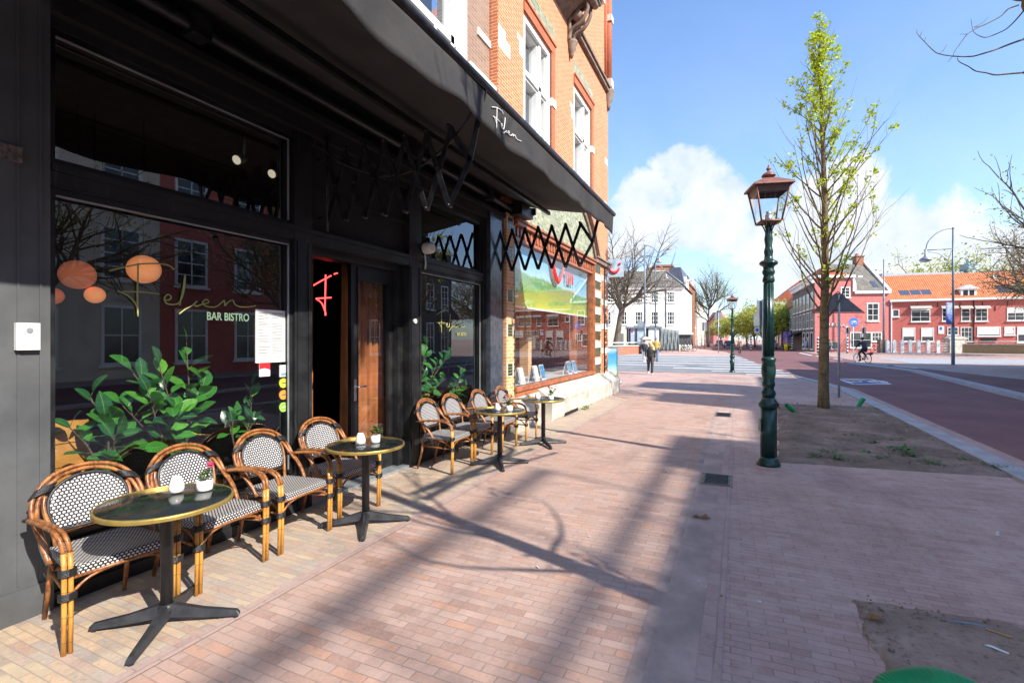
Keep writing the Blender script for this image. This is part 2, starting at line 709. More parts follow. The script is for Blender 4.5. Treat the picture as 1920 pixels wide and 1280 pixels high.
M['black'] = wornblack()
M['blackmatt'] = plain('matt_black_wood', (.006, .006, .0065), .7, var=.3, scale=5, bump=.1)  # even matt black with slight random tone
M['pillar'] = plain('dark_grey_painted_pillar', (.082, .087, .092), .5, var=.2, scale=2.2, bump=.1)
M['granite'] = plain('polished_dark_stone', (.055, .065, .085), .16, var=.25, scale=9, bump=.02)
M['steel'] = plain('brushed_steel', (.55, .55, .55), .32, 1, var=.1, bump=.03)
M['iron'] = plain('black_iron', (.02, .02, .022), .45, .3, var=.3, scale=12, bump=.1)
M['armsteel'] = plain('arm_dark_steel', (.03, .03, .033), .38, .6, var=.3, scale=12, bump=.06)
M['galv'] = plain('galvanised_steel', (.36, .39, .41), .5, .55, var=.12, scale=5, bump=.05)
M['postblue'] = plain('blue_grey_painted_steel', (.17, .22, .25), .45, .2, var=.15, scale=5, bump=.05)
M['green_cast'] = plain('dark_green_cast_iron', (.010, .044, .037), .32, .15, var=.3, scale=9, bump=.12)
M['copper'] = plain('weathered_copper', (.22, .095, .068), .5, .2, var=.25, scale=9, bump=.1)
M['white'] = plain('white_paint', (.78, .77, .73), .45, var=.05, scale=4, bump=.05)
M['ceramic'] = plain('white_ceramic', (.80, .79, .76), .22, var=.03, scale=4, bump=.02)
M['plasticw'] = plain('white_plastic', (.72, .72, .70), .35, var=.04, bump=.02)
M['stone'] = plain('grey_sandstone', (.46, .43, .37), .8, var=.28, scale=3, bump=.5, bd=.01)
M['stonew'] = plain('white_sandstone', (.72, .68, .60), .75, var=.12, scale=5, bump=.25)
M['stonedark'] = plain('weathered_brown_stone', (.23, .17, .13), .8, var=.3, scale=6, bump=.4)
M['woodframe'] = plain('varnished_red_brown_wood', (.36, .12, .05), .4, var=.3, scale=7, bump=.15)
M['woodor'] = plain('orange_wood', (.50, .24, .06), .4, var=.2, scale=7, bump=.1)
M['ob'] = bricks('orange_brick', [(.52, .145, .048), (.60, .19, .065), (.64, .225, .08), (.57, .165, .06)], (.72, .56, .42), .22, .0585, .0060, dirt=.18, bump=.5)
M['yb'] = bricks('yellow_orange_brick', [(.60, .26, .09), (.70, .34, .13), (.74, .38, .17)], (.72, .66, .55), .21, .062, .006, dirt=.12, bump=.5)
M['rb'] = bricks('deep_red_brick', [(.40, .10, .045), (.48, .135, .06)], (.48, .24, .15), .20, .06, .004, dirt=.1, bump=.4)
M['bb'] = bricks('brown_brick', [(.24, .15, .10), (.32, .21, .15), (.28, .17, .12)], (.38, .31, .25), .21, .06, .006, dirt=.2, bump=.5)
M['gtile'] = plain('dark_green_glazed_tile', (.028, .075, .030), .14, var=.6, scale=22, bump=.15)
M['ctile'] = bricks('green_and_cream_tile', [(.10, .16, .09), (.34, .36, .22), (.16, .22, .13), (.42, .42, .28)], (.42, .38, .28), .11, .07, .006, dirt=.15, bump=.3, rough=.4)
M['terr'] = plain('terracotta_moulding', (.60, .24, .11), .6, var=.15, scale=9, bump=.2)
M['glass'] = glass('window_glass', ior=1.86)
M['glass_c'] = glass('clear_glass', (.97, .98, .98), 1.45)
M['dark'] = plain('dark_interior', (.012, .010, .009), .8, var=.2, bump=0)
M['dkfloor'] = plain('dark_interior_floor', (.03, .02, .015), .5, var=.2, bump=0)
M['curtain'] = plain('rust_velvet_curtain', (.38, .13, .036), .9, var=.3, scale=3, bump=.2)
M['fabric'] = plain('charcoal_awning_canvas', (.034, .032, .032), .85, var=.28, scale=2.5, bump=.35, bd=.01)
M['red'] = plain('red_plastic', (.75, .03, .02), .35, var=.05, bump=.02)
M['paper'] = plain('white_paper', (.70, .70, .69), .6, var=.02, bump=.02)
M['ink'] = plain('grey_ink', (.10, .10, .10), .7, var=.1, bump=0)
M['gold'] = plain('gold_lettering', (.34, .33, .12), .5, .1, var=.15, bump=.03)
M['neon'] = emit('red_neon', (1.0, .05, .05), 3.2)
def globemat(name, c, st):
    t = MT(name)
    lw = t.n('ShaderNodeLayerWeight')
    lw.inputs[0].default_value = .35
    k = t.mr(lw.outputs['Facing'], .0, 1.0, 1.25, .35, False)
    t.set(c, .5)
    t.p.inputs['Emission Color'].default_value = (*c, 1)
    t.l(t.math('MULTIPLY', k, st), t.p.inputs['Emission Strength'])
    return t.m


M['lampor'] = globemat('orange_glass_globe', (1.0, .34, .12), .36)
M['lampor2'] = globemat('dim_orange_glass_globe', (1.0, .28, .13), .13)
M['spot'] = emit('warm_spot', (1.0, .9, .65), .35)
M['cone'] = plain('table_top_black_laminate', (.018, .022, .020), .12, var=.2, scale=7, bump=.01)
M['brass'] = plain('brass_rim', (.44, .32, .09), .42, .65, var=.06, scale=20, bump=.0)
M['tableleg'] = plain('black_cast_table_base', (.035, .036, .040), .42, .2, var=.3, scale=12, bump=.1)
M['pipe'] = plain('green_plastic_pipe', (.0, .26, .085), .4, var=.12, scale=9, bump=.03)
M['ficus'] = leafmat('ficus_leaf', [(.03, .17, .035), (.07, .33, .045), (.17, .50, .06)], .38, .25, 2, True)
M['ficusd'] = leafmat('ficus_leaf_dark', [(.012, .075, .03), (.025, .13, .04), (.045, .19, .045)], .22, .22, 2, True)
M['leafy'] = leafmat('spring_leaf', [(.30, .42, .03), (.46, .58, .04), (.60, .66, .06)], .5, .5, 1.2)
M['leafp'] = leafmat('pot_plant_leaf', [(.05, .12, .03), (.12, .22, .06), (.25, .30, .10)], .3, .5, 20)
M['weed'] = leafmat('weed_leaf', [(.04, .10, .02), (.08, .18, .03), (.14, .24, .05)], .3, .5, 8)
M['petal'] = leafmat('pink_petal', [(.60, .05, .16), (.75, .12, .25), (.85, .30, .42)], .3, .5, 30)
M['petalo'] = leafmat('orange_petal', [(.60, .12, .04), (.75, .25, .12), (.8, .4, .3)], .3, .5, 30)
M['twig'] = plain('grey_brown_twig', (.11, .085, .055), .85, var=.25, scale=8, bump=.3)


def barkmat(name, c1, c2, moss):
    t = MT(name)
    v = t.co('Object', (1, 1, .35))
    a = t.noise(v, 9, 7, .65)
    b = t.noise(t.co('Object', (.3, .3, 1)), 18, 5, .6)
    cc = t.ramp(a, [(.3, c1), (.7, c2)])
    cc = t.mix(t.math('MULTIPLY', t.mr(b, .5, .68), .6), cc, moss)
    t.set(cc, .9, 0, .2)
    t.bump(t.math('ADD', a, b), .7, .015)
    return t.m


M['bark'] = barkmat('young_tree_bark', (.085, .065, .035), (.23, .18, .10), (.035, .03, .016))
M['barkb'] = barkmat('old_tree_bark', (.10, .08, .06), (.20, .165, .13), (.11, .11, .05))


def weave(name, su, sv, rad=.42):
    """white rounded stitches on black cord, in UV metres"""
    t = MT(name)
    uv = t.n('ShaderNodeSeparateXYZ')
    t.l(t.co('UV'), uv.inputs[0])
    row = t.math('DIVIDE', uv.outputs[1], sv)
    rf = t.math('FLOOR', row)
    sh = t.math('MULTIPLY', t.math('MODULO', t.math('ABSOLUTE', rf), 2.0), .5)
    u = t.math('ADD', t.math('DIVIDE', uv.outputs[0], su), sh)
    du = t.math('SUBTRACT', t.math('FRACT', u), .5)
    dv = t.math('SUBTRACT', t.math('FRACT', row), .5)
    d = t.math('ADD', t.math('POWER', t.math('ABSOLUTE', du), 2.6), t.math('POWER', t.math('ABSOLUTE', t.math('MULTIPLY', dv, .92)), 2.6))
    f = t.mr(d, rad ** 2.6 * .7, rad ** 2.6 * 1.15, 1.0, 0.0)
    cc = t.mix(f, (.012, .012, .016), t.mix(t.noise(t.co('Object'), 30, 3), (.50, .48, .47), (.66, .65, .65)))
    t.set(cc, .45)
    t.bump(f, .6, .003)
    return t.m


M['weave_b'] = weave('woven_backrest', .0235, .0185, .345)
M['weave_s'] = weave('woven_seat', .0225, .017, .32)
M['cord'] = plain('black_binding_cord', (.02, .02, .023), .35, var=.3, scale=40, bump=.4)


def bamboo(name, c1, c2):
    t = MT(name)
    v = t.co('Object')
    a = t.noise(v, 12, 5, .6)
    b = t.noise(t.co('Object', (8, 8, .6)), 9, 4)
    wv = t.n('ShaderNodeSeparateXYZ')
    t.l(v, wv.inputs[0])
    ring = t.math('FRACT', t.math('ADD', t.math('MULTIPLY', wv.outputs[2], 7.3), t.math('MULTIPLY', wv.outputs[1], 1.7)))
    rl = t.mr(ring, .0, .05, 1.0, 0.0)
    cc = t.mix(t.mr(t.math('ADD', t.math('MULTIPLY', a, .5), t.math('MULTIPLY', b, .5)), .38, .6), c1, c2)
    cc = t.mix(t.math('MULTIPLY', rl, .75), cc, tuple(x * .25 for x in c1))
    t.set(cc, t.mr(a, .3, .7, .25, .5), 0, .5)
    t.p.inputs['Coat Weight'].default_value = .15
    return t.m


M['bam_g'] = bamboo('golden_bamboo', (.42, .17, .030), (.60, .30, .055))
M['bam_b'] = bamboo('brown_bamboo', (.13, .040, .014), (.36, .145, .04))
M['bam_d'] = bamboo('dark_bamboo', (.045, .015, .010), (.13, .04, .018))

# ================================================================== THE GROUND
def sheet(name, pts, mat, z, thick=0):
    mb = MB()
    if thick:
        mb.prism(pts, z - thick, z, 'z')
    else:
        mb.poly([(p[0], p[1], z) for p in pts])
    o = mb.build(name, mat)
    # upward normals
    me = o.data
    if not thick and me.polygons[0].normal.z < 0:
        me.flip_normals()
    tag(o, kind='structure')
    return o


sheet('ground', [(-900, -300), (900, -300), (900, 1500), (-900, 1500)], M['plaza'], 0)
sheet('sidewalk', [(-2.78, -8), (-.52, -8), (-.52, 13.2), (-.2, 13.2), (-.2, 16.9), (-2.0, 16.9), (-4.6, 16.6), (-2.78, 14.0)], M['pave'], .008)
sheet('sidewalk_strip', [(-4.3, -8), (-2.87, -8), (-2.87, 14.0), (-4.3, 15.7)], M['pave_f'], .008)
sheet('sidewalk_border', [(-2.87, -8), (-2.78, -8), (-2.78, 14.0), (-2.87, 14.0)], M['border'], .012)
sheet('path', [(-.08, -8), (3.08, -8), (3.08, 22), (2.4, 26.4), (-1.2, 24.5), (-4.6, 16.6), (-.2, 16.9), (-.2, 13.2), (-.08, 13.2)], M['pave_r'], .004)
# gutter: three strips
for nm, a, b, m_, z in (('gutter_edge', -.52, -.44, 'gutter2', .010), ('gutter', -.44, -.20, 'gutter', .009), ('gutter_edge', -.20, -.08, 'border', .011)):
    sheet(nm, [(a, -8), (b, -8), (b, 13.2), (a, 13.2)], M[m_], z)
# red carriageway
sheet('road', [(3.62, -8), (3.62, 20), gp(1500, 706), gp(1440, 690), gp(1395, 672), gp(1362, 660), (-30, 200), (14, 200), gp(1500, 658.5), gp(1600, 675),
               gp(1700, 688), (11.0, 28), (13.2, 10), (14.5, -8)], M['asph_red'], .006)
sheet('kerb', [(3.08, -8), (3.36, -8), (3.36, 20), gp(1497, 706.5), gp(1489, 705.5), (3.08, 20)], M['kerb'], .045, .04)
sheet('kerb_brick', [(3.36, -8), (3.62, -8), (3.62, 20), gp(1503, 706), gp(1497, 706.5), (3.36, 20)], M['border'], .016)
# median kerb in two parts
sheet('median_kerb', [(6.9, -8), (7.35, 10), (7.96, 20.3), (8.85, 33), gp(1585, 679), gp(1592, 682), (8.5, 33), (7.6, 20.3), (7.0, 10), (6.5, -8)], M['kerb'], .07, .06)
sheet('median_strip', [(6.5, -8), (7.0, 10), (7.6, 20.3), (8.5, 33), gp(1592, 682), (8.25, 33), (7.28, 20.3), (6.7, 10), (6.2, -8)], M['border'], .018)
# far kerb strip and paving on the right
sheet('pavement', [(11.0, 28), (13.2, 10), (14.5, -8), (60, -8), (60, 200), (14, 200), gp(1500, 658.5), gp(1600, 675), gp(1700, 688)], M['pave_r'], .005)
sheet('pavement_kerb', [(11.2, 28), (13.4, 10), (14.7, -8), (15.2, -8), (13.9, 10), (11.7, 28), gp(1722, 690), gp(1702, 688)], M['kerb'], .03, .02)
sheet('pavement_band', [gp(1640, 671), gp(1935, 675), gp(1935, 683.5), gp(1715, 682)], M['kerb'], .012)
# side street asphalt at the crossing with its white bars
sheet('crossing_asphalt', [(-60, 27.6), gp(1500, 705), gp(1440, 690), gp(1385, 667), (-60, 46)], M['asph_grey'], .010)
bars = [(668.0, 1383, 1150), (671.4, 1392, 1130), (675.0, 1403, 1120), (679.2, 1416, 1110), (684.2, 1432, 1110), (689.6, 1450, 1110), (695.0, 1470, 1250), (700.0, 1484, 1330), (705.0, 1494, 1400)]
for i, (py, pr, pl) in enumerate(bars):
    x1, y1 = gp(pr, py)
    x0, y0 = gp(pl, py)
    wd = [.9, .8, .7, .65, .6, .55, .5, .45, .4][i]
    o = sheet('crossing_stripe', [(x0, y1), (x1, y1), (x1 - .1, y1 + wd), (x0, y1 + wd)], M['paint_w'], .014)
# dashes along the carriageway
for (a, b) in (((1497, 661.5), (1520, 666.5)), ((1527, 667), (1552, 671)), ((1560, 672), (1575, 674.2)), ((1600, 677.5), (1660, 684.5)), ((1672, 686), (1716, 690.5))):
    p, q = gp(*a), gp(*b)
    sheet('road_marking', [p, q, (q[0] + .28, q[1] + .1), (p[0] + .28, p[1] + .1)], M['paint_w'], .012)
sheet('road_marking', [gp(1660, 716), gp(1678, 721), gp(1590, 720.5), gp(1575, 715.5)], M['paint_b'], .012)
for q in (((1568, 710.5), (1632, 710.5), (1633, 711.3), (1570, 711.3)), ((1632, 710.5), (1672, 720), (1668, 720.6), (1629, 711)), ((1600, 720.8), (1672, 720), (1670, 721), (1602, 721.8)),
          ((1568, 710.5), (1572, 710.5), (1606, 721.5), (1601, 721.5))):
    sheet('road_marking', [gp(*a) for a in q], M['paint_w'], .016)
bm = MB()
c = gp(1622, 715.8)
for dx in (-.42, .42):
    ring = [(c[0] + dx + .3 * math.cos(a), c[1] + .3 * math.sin(a) * 2, .018) for a in [i * math.pi / 8 for i in range(17)]]
    bm.tube(ring, .02, 4)
bm.tube([(c[0] - .42, c[1], .018), (c[0] - .1, c[1] + .8, .018), (c[0] + .42, c[1], .018)], .02, 4)
tag(bm.build('road_marking', M['paint_w']), kind='structure')


def bed(name, pts, n=90, amp=.03, zo=.0, mat='soil'):
    # soil with a wavy surface and ragged rim, inside a quad
    a, b, c, d = [Vector((p[0], p[1])) for p in pts]
    mb = MB()
    mb.smooth = True
    vs, fs = [], []
    for i in range(n + 1):
        for j in range(n + 1):
            u, v = i / n, j / n
            p = (a * (1 - u) + b * u) * (1 - v) + (d * (1 - u) + c * u) * v
            e = min(u, 1 - u, v, 1 - v)
            j1 = (mnoise.noise(Vector((p.x * 2.5, p.y * 2.5, 3))) * .06 + mnoise.noise(Vector((p.x * 14, p.y * 14, 3))) * .035) * (1 if e < .02 else .2)
            z = zo + .017 + min(1, e * 12) * (amp * (1 + 1.3 * mnoise.noise(Vector((p.x * 1.7, p.y * 1.7, 0)))) + amp * .8 * mnoise.noise(Vector((p.x * 7, p.y * 7, 5))))
            if e < 1e-6:
                z = -.01
            vs.append((p.x + j1, p.y + j1 * .7, z))
    for i in range(n):
        for j in range(n):
            k = i * (n + 1) + j
            fs.append((k, k + n + 1, k + n + 2, k + 1))
    mb.add(vs, fs)
    o = mb.build(name, M[mat])
    tag(o, kind='structure')
    return o


bed('soil_bed', [gp(1458, 868), gp(1455, 757), (3.10, 15.2), (3.12, 8.1)])
bed('soil_bed', [(.66, 1.0), gp(1592, 1122), (3.1, 4.1), (3.1, 1.0)], amp=.022, mat='soil2')

# ================================================================== CAFE BUILDING (front plane x = -4.05)
FX = -4.05
cafe = thing('cafe_building', (-4.05, 3.6, 0), 'black painted cafe shopfront under brown brick upper wall with white framed window', 'building')
CO = (-4.05, 3.6, 0)


SPLIT = {'stone_block', 'stone_band', 'window_ledge', 'interior_wall', 'cornice', 'dormer'}


def part(name, mat, T, org, *boxes, **k):
    if name in SPLIT and len(boxes) > 1:
        return [part(name, mat, T, org, b) for b in boxes][0]
    mb = MB()
    for b in boxes:
        mb.box(*b)
    return mb.build(name, mat, T, org)


mb = MB()
mb.box(-4.35, -3.97, -1.5, 1.60, 0, 4.3)
for yy in (1.15, 1.30, 1.44, 1.545):
    mb.box(-3.975, -3.964, yy, yy + .012, .22, 4.2)
mb.box(-4.0, -3.95, -1.5, 1.61, 0, .2)
mb.cm = 1
mb.build('pillar', [M['pillar'], M['stonedark']], cafe, CO)
mb = MB()
mb.box(-4.2, -3.99, -1.5, 8.06, 2.715, 2.84)
mb.box(-4.2, -3.975, 1.61, 7.5, 2.80, 2.846)
mb.box(-4.2, -4.0, 1.61, 7.5, 2.70, 2.716)
mb.build('transom_beam', M['black'], cafe, CO)
mb = MB()
mb.box(-3.99, -3.945, 1.36, 1.46, 2.79, 2.88)
mb.build('bare_wood_block', plain('peeled_grey_wood', (.12, .10, .09), .9, var=.6, scale=30, bump=.5), cafe, CO)
mb = MB()
mb.box(-4.2, -4.0, 1.60, 7.5, 3.73, 3.80)
mb.box(-4.2, -3.93, 1.60, 8.1, 3.80, 3.94)
mb.box(-4.2, -3.86, -1.5, 8.1, 3.94, 4.0)
mb.box(-4.25, -3.98, -1.5, 8.1, 4.0, 4.5)
mb.build('fascia', M['blackmatt'], cafe, CO)
mb = MB()
mb.box(-4.25, -4.0, 1.60, 3.52, 0, .36)
mb.box(-4.0, -3.975, 1.60, 3.52, 0, .10)
mb.box(-4.22, -3.98, 1.60, 3.52, .36, .40)
for a in (1.7, 2.35, 3.0):
    mb.box(-4.0, -3.99, a, a + .45, .15, .31)
mb.build('plinth', M['black'], cafe, CO)
mb = MB()
mb.box(-4.25, -4.0, 5.64, 7.5, 0, .36)
mb.box(-4.22, -3.98, 5.64, 7.5, .36, .40)
for a in (5.75, 6.4, 7.0):
    mb.box(-4.0, -3.99, a, a + .4, .12, .3)
mb.build('plinth', M['black'], cafe, CO)
for a, b, nm in ((3.505, 3.72, 0), (5.37, 5.64, 1), (7.44, 7.56, 2)):
    mb = MB()
    mb.box(-4.22, -3.985, a, b, 0, 3.8)
    mb.box(-3.99, -3.975, a + .03, a + .045, .05, 2.7)
    mb.box(-3.99, -3.975, b - .05, b - .035, .05, 2.7)
    if nm == 1:
        mb.box(-4.3, -4.1, a - .1, a, 0, 2.7)
    mb.build('post', M['black'], cafe, CO)
mb = MB()
mb.box(-4.25, -3.90, 7.56, 8.06, 0, 4.02)
mb.build('stone_column', M['granite'], cafe, CO)


def quadx(name, mat, T, org, x, y0, y1, z0, z1):
    mb = MB()
    mb.poly([(x, y0, z0), (x, y1, z0), (x, y1, z1), (x, y0, z1)])
    return mb.build(name, mat, T, org)


def shopwin(y0, y1, z0, z1, fr=.045, x=-4.07, strip='steel'):
    mb = MB()
    for q in ((y0, y0 + fr, z0, z1), (y1 - fr, y1, z0, z1), (y0 + fr, y1 - fr, z0, z0 + fr), (y0 + fr, y1 - fr, z1 - fr, z1)):
        mb.box(x - .04, x + .05, *q)
    w = mb.build('window', M['black'], cafe, CO)
    mb = MB()
    mb.poly([(x, y0 + fr, z0 + fr), (x, y1 - fr, z0 + fr), (x, y1 - fr, z1 - fr), (x, y0 + fr, z1 - fr)])
    mb.build('pane', M['glass'], w, CO)
    mb = MB()
    mb.box(x + .045, x + .058, y0 + fr, y1 - fr, z1 - fr - .012, z1 - fr)
    mb.box(x + .045, x + .058, y1 - fr - .012, y1 - fr, z0 + fr, z1 - fr - .012)
    mb.build('glazing_strip', M['galv'] if strip == 'steel' else M['black'], w, CO)
    return w


shopwin(1.60, 3.505, .40, 2.70)
shopwin(1.60, 3.505, 2.846, 3.73)
shopwin(5.64, 7.44, .40, 2.70)
shopwin(5.64, 7.44, 2.846, 3.73, strip='b')
mb = MB()
mb.box(-4.15, -4.05, 3.72, 5.37, 2.846, 3.73)
mb.box(-4.06, -4.03, 3.75, 5.34, 3.25, 3.30)
mb.build('door_transom_panel', M['blackmatt'], cafe, CO)
# double door: the right leaf closed, the left leaf swung inside
mb = MB()
dx0, dx1 = -4.24, -4.19
mb.box(dx0, dx1, 4.50, 4.62, .03, 2.62)
mb.box(dx0, dx1, 5.20, 5.27, .03, 2.62)
mb.box(dx0, dx1, 4.62, 5.20, 2.44, 2.62)
mb.box(dx0, dx1, 4.62, 5.20, .03, .34)
mb.box(dx1, dx1 + .015, 4.60, 4.612, .05, 2.6)
dr = mb.build('door', M['black'], cafe, CO)
mb = MB()
mb.poly([(-4.21, 4.62, .34), (-4.21, 5.20, .34), (-4.21, 5.20, 2.44), (-4.21, 4.62, 2.44)])
mb.build('pane', M['glass'], dr, CO)
mb = MB()
mb.box(-4.19, -4.175, 4.535, 4.575, .98, 1.24)
mb.tube([(-4.175, 4.555, 1.15), (-4.13, 4.555, 1.15), (-4.125, 4.57, 1.15), (-4.125, 4.69, 1.15)], .011, 8)
mb.lathe([(.012, 0), (.012, .01)], (-4.17, 4.555, 1.03), 10)
mb.build('handle', M['steel'], dr, CO)
mb = MB()
mb.box(-5.0, -4.28, 3.74, 3.79, .03, 2.62)
mb.build('door', M['black'], cafe, CO)
mb = MB()
mb.box(-4.35, -3.99, 3.72, 5.37, 0, .045)
mb.build('threshold', M['galv'], cafe, CO)
mb = MB()
mb.box(-4.3, -4.12, 3.72, 5.37, 2.62, 2.715)
mb.build('door_head', M['black'], cafe, CO)
# interior
mb = MB()
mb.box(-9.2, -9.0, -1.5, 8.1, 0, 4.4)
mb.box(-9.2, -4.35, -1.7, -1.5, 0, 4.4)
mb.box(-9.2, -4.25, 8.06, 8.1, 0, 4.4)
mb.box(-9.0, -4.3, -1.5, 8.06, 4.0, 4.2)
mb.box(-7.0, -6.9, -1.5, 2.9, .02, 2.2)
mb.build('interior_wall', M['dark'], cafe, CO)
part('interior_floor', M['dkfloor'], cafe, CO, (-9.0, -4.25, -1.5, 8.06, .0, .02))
# window ledge inside
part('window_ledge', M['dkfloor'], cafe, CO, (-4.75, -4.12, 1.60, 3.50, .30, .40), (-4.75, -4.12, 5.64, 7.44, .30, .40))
# brown brick upper wall with opening y 4.7..6.75, z 5.1..9.4
BX = -4.0
mb = MB()
mb.box(-4.5, BX, -3, 4.7, 4.4, 14)
mb.box(-4.5, BX, 4.7, 6.8, 4.4, 5.1)
mb.box(-4.5, BX, 4.7, 6.8, 9.4, 14)
mb.box(-4.5, BX, 6.8, 7.70, 4.4, 14)
mb.box(BX, BX + .10, 6.82, 7.70, 4.4, 6.02)
mb.build('upper_wall', M['bb'], cafe, CO)
part('stone_band', M['stonew'], cafe, CO, (-4.15, -3.86, 6.80, 7.72, 6.02, 6.14), (-4.1, -3.97, 7.25, 7.71, 6.85, 6.97), (-4.1, -3.97, 7.25, 7.71, 7.75, 7.87))
mb = MB()
for q in ((6.56, 6.80, 5.1, 9.4), (4.7, 4.9, 5.1, 9.4), (4.9, 6.56, 9.2, 9.4), (4.9, 6.56, 5.1, 5.25)):
    mb.box(-4.2, -3.93, *q)
for q in ((4.9, 6.56, 6.25, 6.37), (6.40, 6.5, 5.25, 9.2), (5.95, 6.02, 5.25, 6.25)):
    mb.box(-4.14, -3.98, *q)
mb.box(-4.12, -4.0, 6.5, 6.56, 5.25, 9.2)
wn = mb.build('window', M['white'], cafe, CO)
quadx('pane', M['glass'], wn, CO, -4.11, 4.9, 6.5, 5.25, 9.2)
part('blind_or_dark_sheet', M['signback'] if 'signback' in M else M['dark'], wn, CO, (-4.42, -4.40, 4.9, 6.5, 5.25, 9.2))  # dark colour stands in for the unlit room; no blind hangs here

# lettering helper: photo pixels of the strokes -> curves lying on the glass
ZO = lambda p: (p[0] / 3.2, 420 + p[1] / 3.2)
FEL = [[(655, 280), (750, 258), (850, 240), (950, 238), (1010, 248), (1045, 272)],
       [(828, 235), (826, 350), (824, 450), (828, 555)],
       [(735, 405), (850, 408), (955, 420)],
       [(705, 402), (760, 425), (805, 465), (830, 510)],
       [(985, 455), (1015, 455), (1026, 435), (1005, 422), (987, 445), (1000, 475), (1040, 482), (1075, 470), (1098, 420), (1108, 360), (1110, 305), (1100, 380), (1085, 450), (1078, 487)],
       [(1075, 540), (1110, 512), (1150, 490), (1182, 462), (1165, 480), (1180, 492), (1215, 480), (1252, 470), (1240, 452), (1215, 468), (1232, 490), (1290, 497), (1330, 470), (1345, 458), (1350, 492)],
       [(1350, 490), (1372, 465), (1398, 458), (1408, 480), (1440, 496), (1490, 497), (1535, 490)]]


def felien(fn, r, name, mat, parent, org, n=5):
    mb = MB()
    for st in FEL:
        mb.tube(sm([fn(p) for p in st], 4), r, n)
    return mb.build(name, mat, parent, org)


def on_window(p):
    a = ZO(p)
    return xpl(a[0], a[1], -4.055)


lt = felien(on_window, .0062, 'window_lettering', M['gold'], cafe, CO)


def fuv(p):
    q = on_window(p)
    return (q[1] - 1.96) / 1.4, (q[2] - 1.8)   # u 0..1, height in m at width 1.4


def text(body, size, loc, rot, mat, name, parent, org, ext=.002, off=0.0, sx=1.0):
    cu = bpy.data.curves.new(name, 'FONT')
    cu.body = body
    cu.size = size
    cu.extrude = ext
    cu.offset = off
    tmp = bpy.data.objects.new(name + '_tmp', cu)
    col.objects.link(tmp)
    me = bpy.data.meshes.new_from_object(tmp.evaluated_get(bpy.context.evaluated_depsgraph_get()))
    bpy.data.objects.remove(tmp)
    me.materials.clear()
    me.materials.append(mat)
    o = bpy.data.objects.new(name, me)
    col.objects.link(o)
    if parent:
        o.parent = parent
        o.location = (loc[0] - org[0], loc[1] - org[1], loc[2] - org[2])
    else:
        o.location = loc
    o.rotation_euler = rot
    o.scale = (sx, 1, 1)
    return o


M['palegreen'] = plain('pale_green_lettering', (.16, .24, .17), .5, var=.1, bump=0)
text('BAR BISTRO', .094, (-4.058, 2.665, 1.885), (R(90), 0, R(90)), M['palegreen'], 'window_lettering', cafe, CO, .001, .0018, .78)
# second window: smaller dim lettering
felien(lambda p: (-4.055, 6.12 + fuv(p)[0] * 1.0, 1.74 + fuv(p)[1] * .85), .006, 'window_lettering', M['gold'], cafe, CO)
text('BAR BISTRO', .075, (-4.058, 6.70, 1.78), (R(90), 0, R(90)), M['gold'], 'window_lettering', cafe, CO, .001, .0015, .75)

# menu sheet and stickers on the glass
mn = thing('menu_sheet', (-4.05, 3.3, 1.76), 'white printed menu sheet taped inside the shop window', 'menu')
MO = (-4.05, 3.3, 1.76)
mb = MB()
mb.box(-4.066, -4.060, 3.13, 3.455, 1.50, 2.0)
mb.build('sheet', M['paper'], mn, MO)
mb = MB()
rn = random.Random(3)
for cx_ in (3.155, 3.305):
    z = 1.965
    while z > 1.56:
        if rn.random() < .85:
            mb.box(-4.0605, -4.0595, cx_, cx_ + rn.uniform(.05, .13), z, z + .006)
        z -= .0145
mb.build('printed_text', M['ink'], mn, MO)


def sticker(y, z, w_, h_, mats, label, cat='sticker', rnd=False, extra=None):
    o = MB()
    if rnd:
        o.prism([(y + w_ / 2 * math.cos(a), z + h_ / 2 * math.sin(a)) for a in [i * math.pi / 12 for i in range(24)]], -4.0645, -4.060)
        o.cm = 1
        o.box(-4.0602, -4.0590, y - w_ * .22, y + w_ * .22, z - .006, z + .006)
        o.tube([(-4.0595, y + w_ * .43 * math.cos(a), z + h_ * .43 * math.sin(a)) for a in [i * math.pi / 12 for i in range(25)]], .001, 4)
    else:
        o.box(-4.0645, -4.060, y - w_ / 2, y + w_ / 2, z - h_ / 2, z + h_ / 2)
        o.cm = 1
        o.prism([(y - w_ / 2, z + h_ / 2), (y - w_ / 2, z + h_ * .05), (y, z + h_ * .12), (y + w_ / 2, z - h_ * .02), (y + w_ / 2, z + h_ / 2)] if extra == 'red' else
                [(y - w_ * .4, z - h_ * .42), (y + w_ * .4, z - h_ * .42), (y + w_ * .4, z - h_ * .15), (y - w_ * .4, z - h_ * .15)], -4.0602, -4.0590)
        if extra == 'blue':
            o.tube([(-4.0595, y - w_ * .25, z + .02), (-4.0595, y, z + .045), (-4.0595, y + w_ * .25, z + .015), (-4.0595, y, z)], .002, 4)
    ob = o.build('sticker', mats, None, (-4.06, y, z))
    tag(ob, label, cat, 'stickers on the shop window')


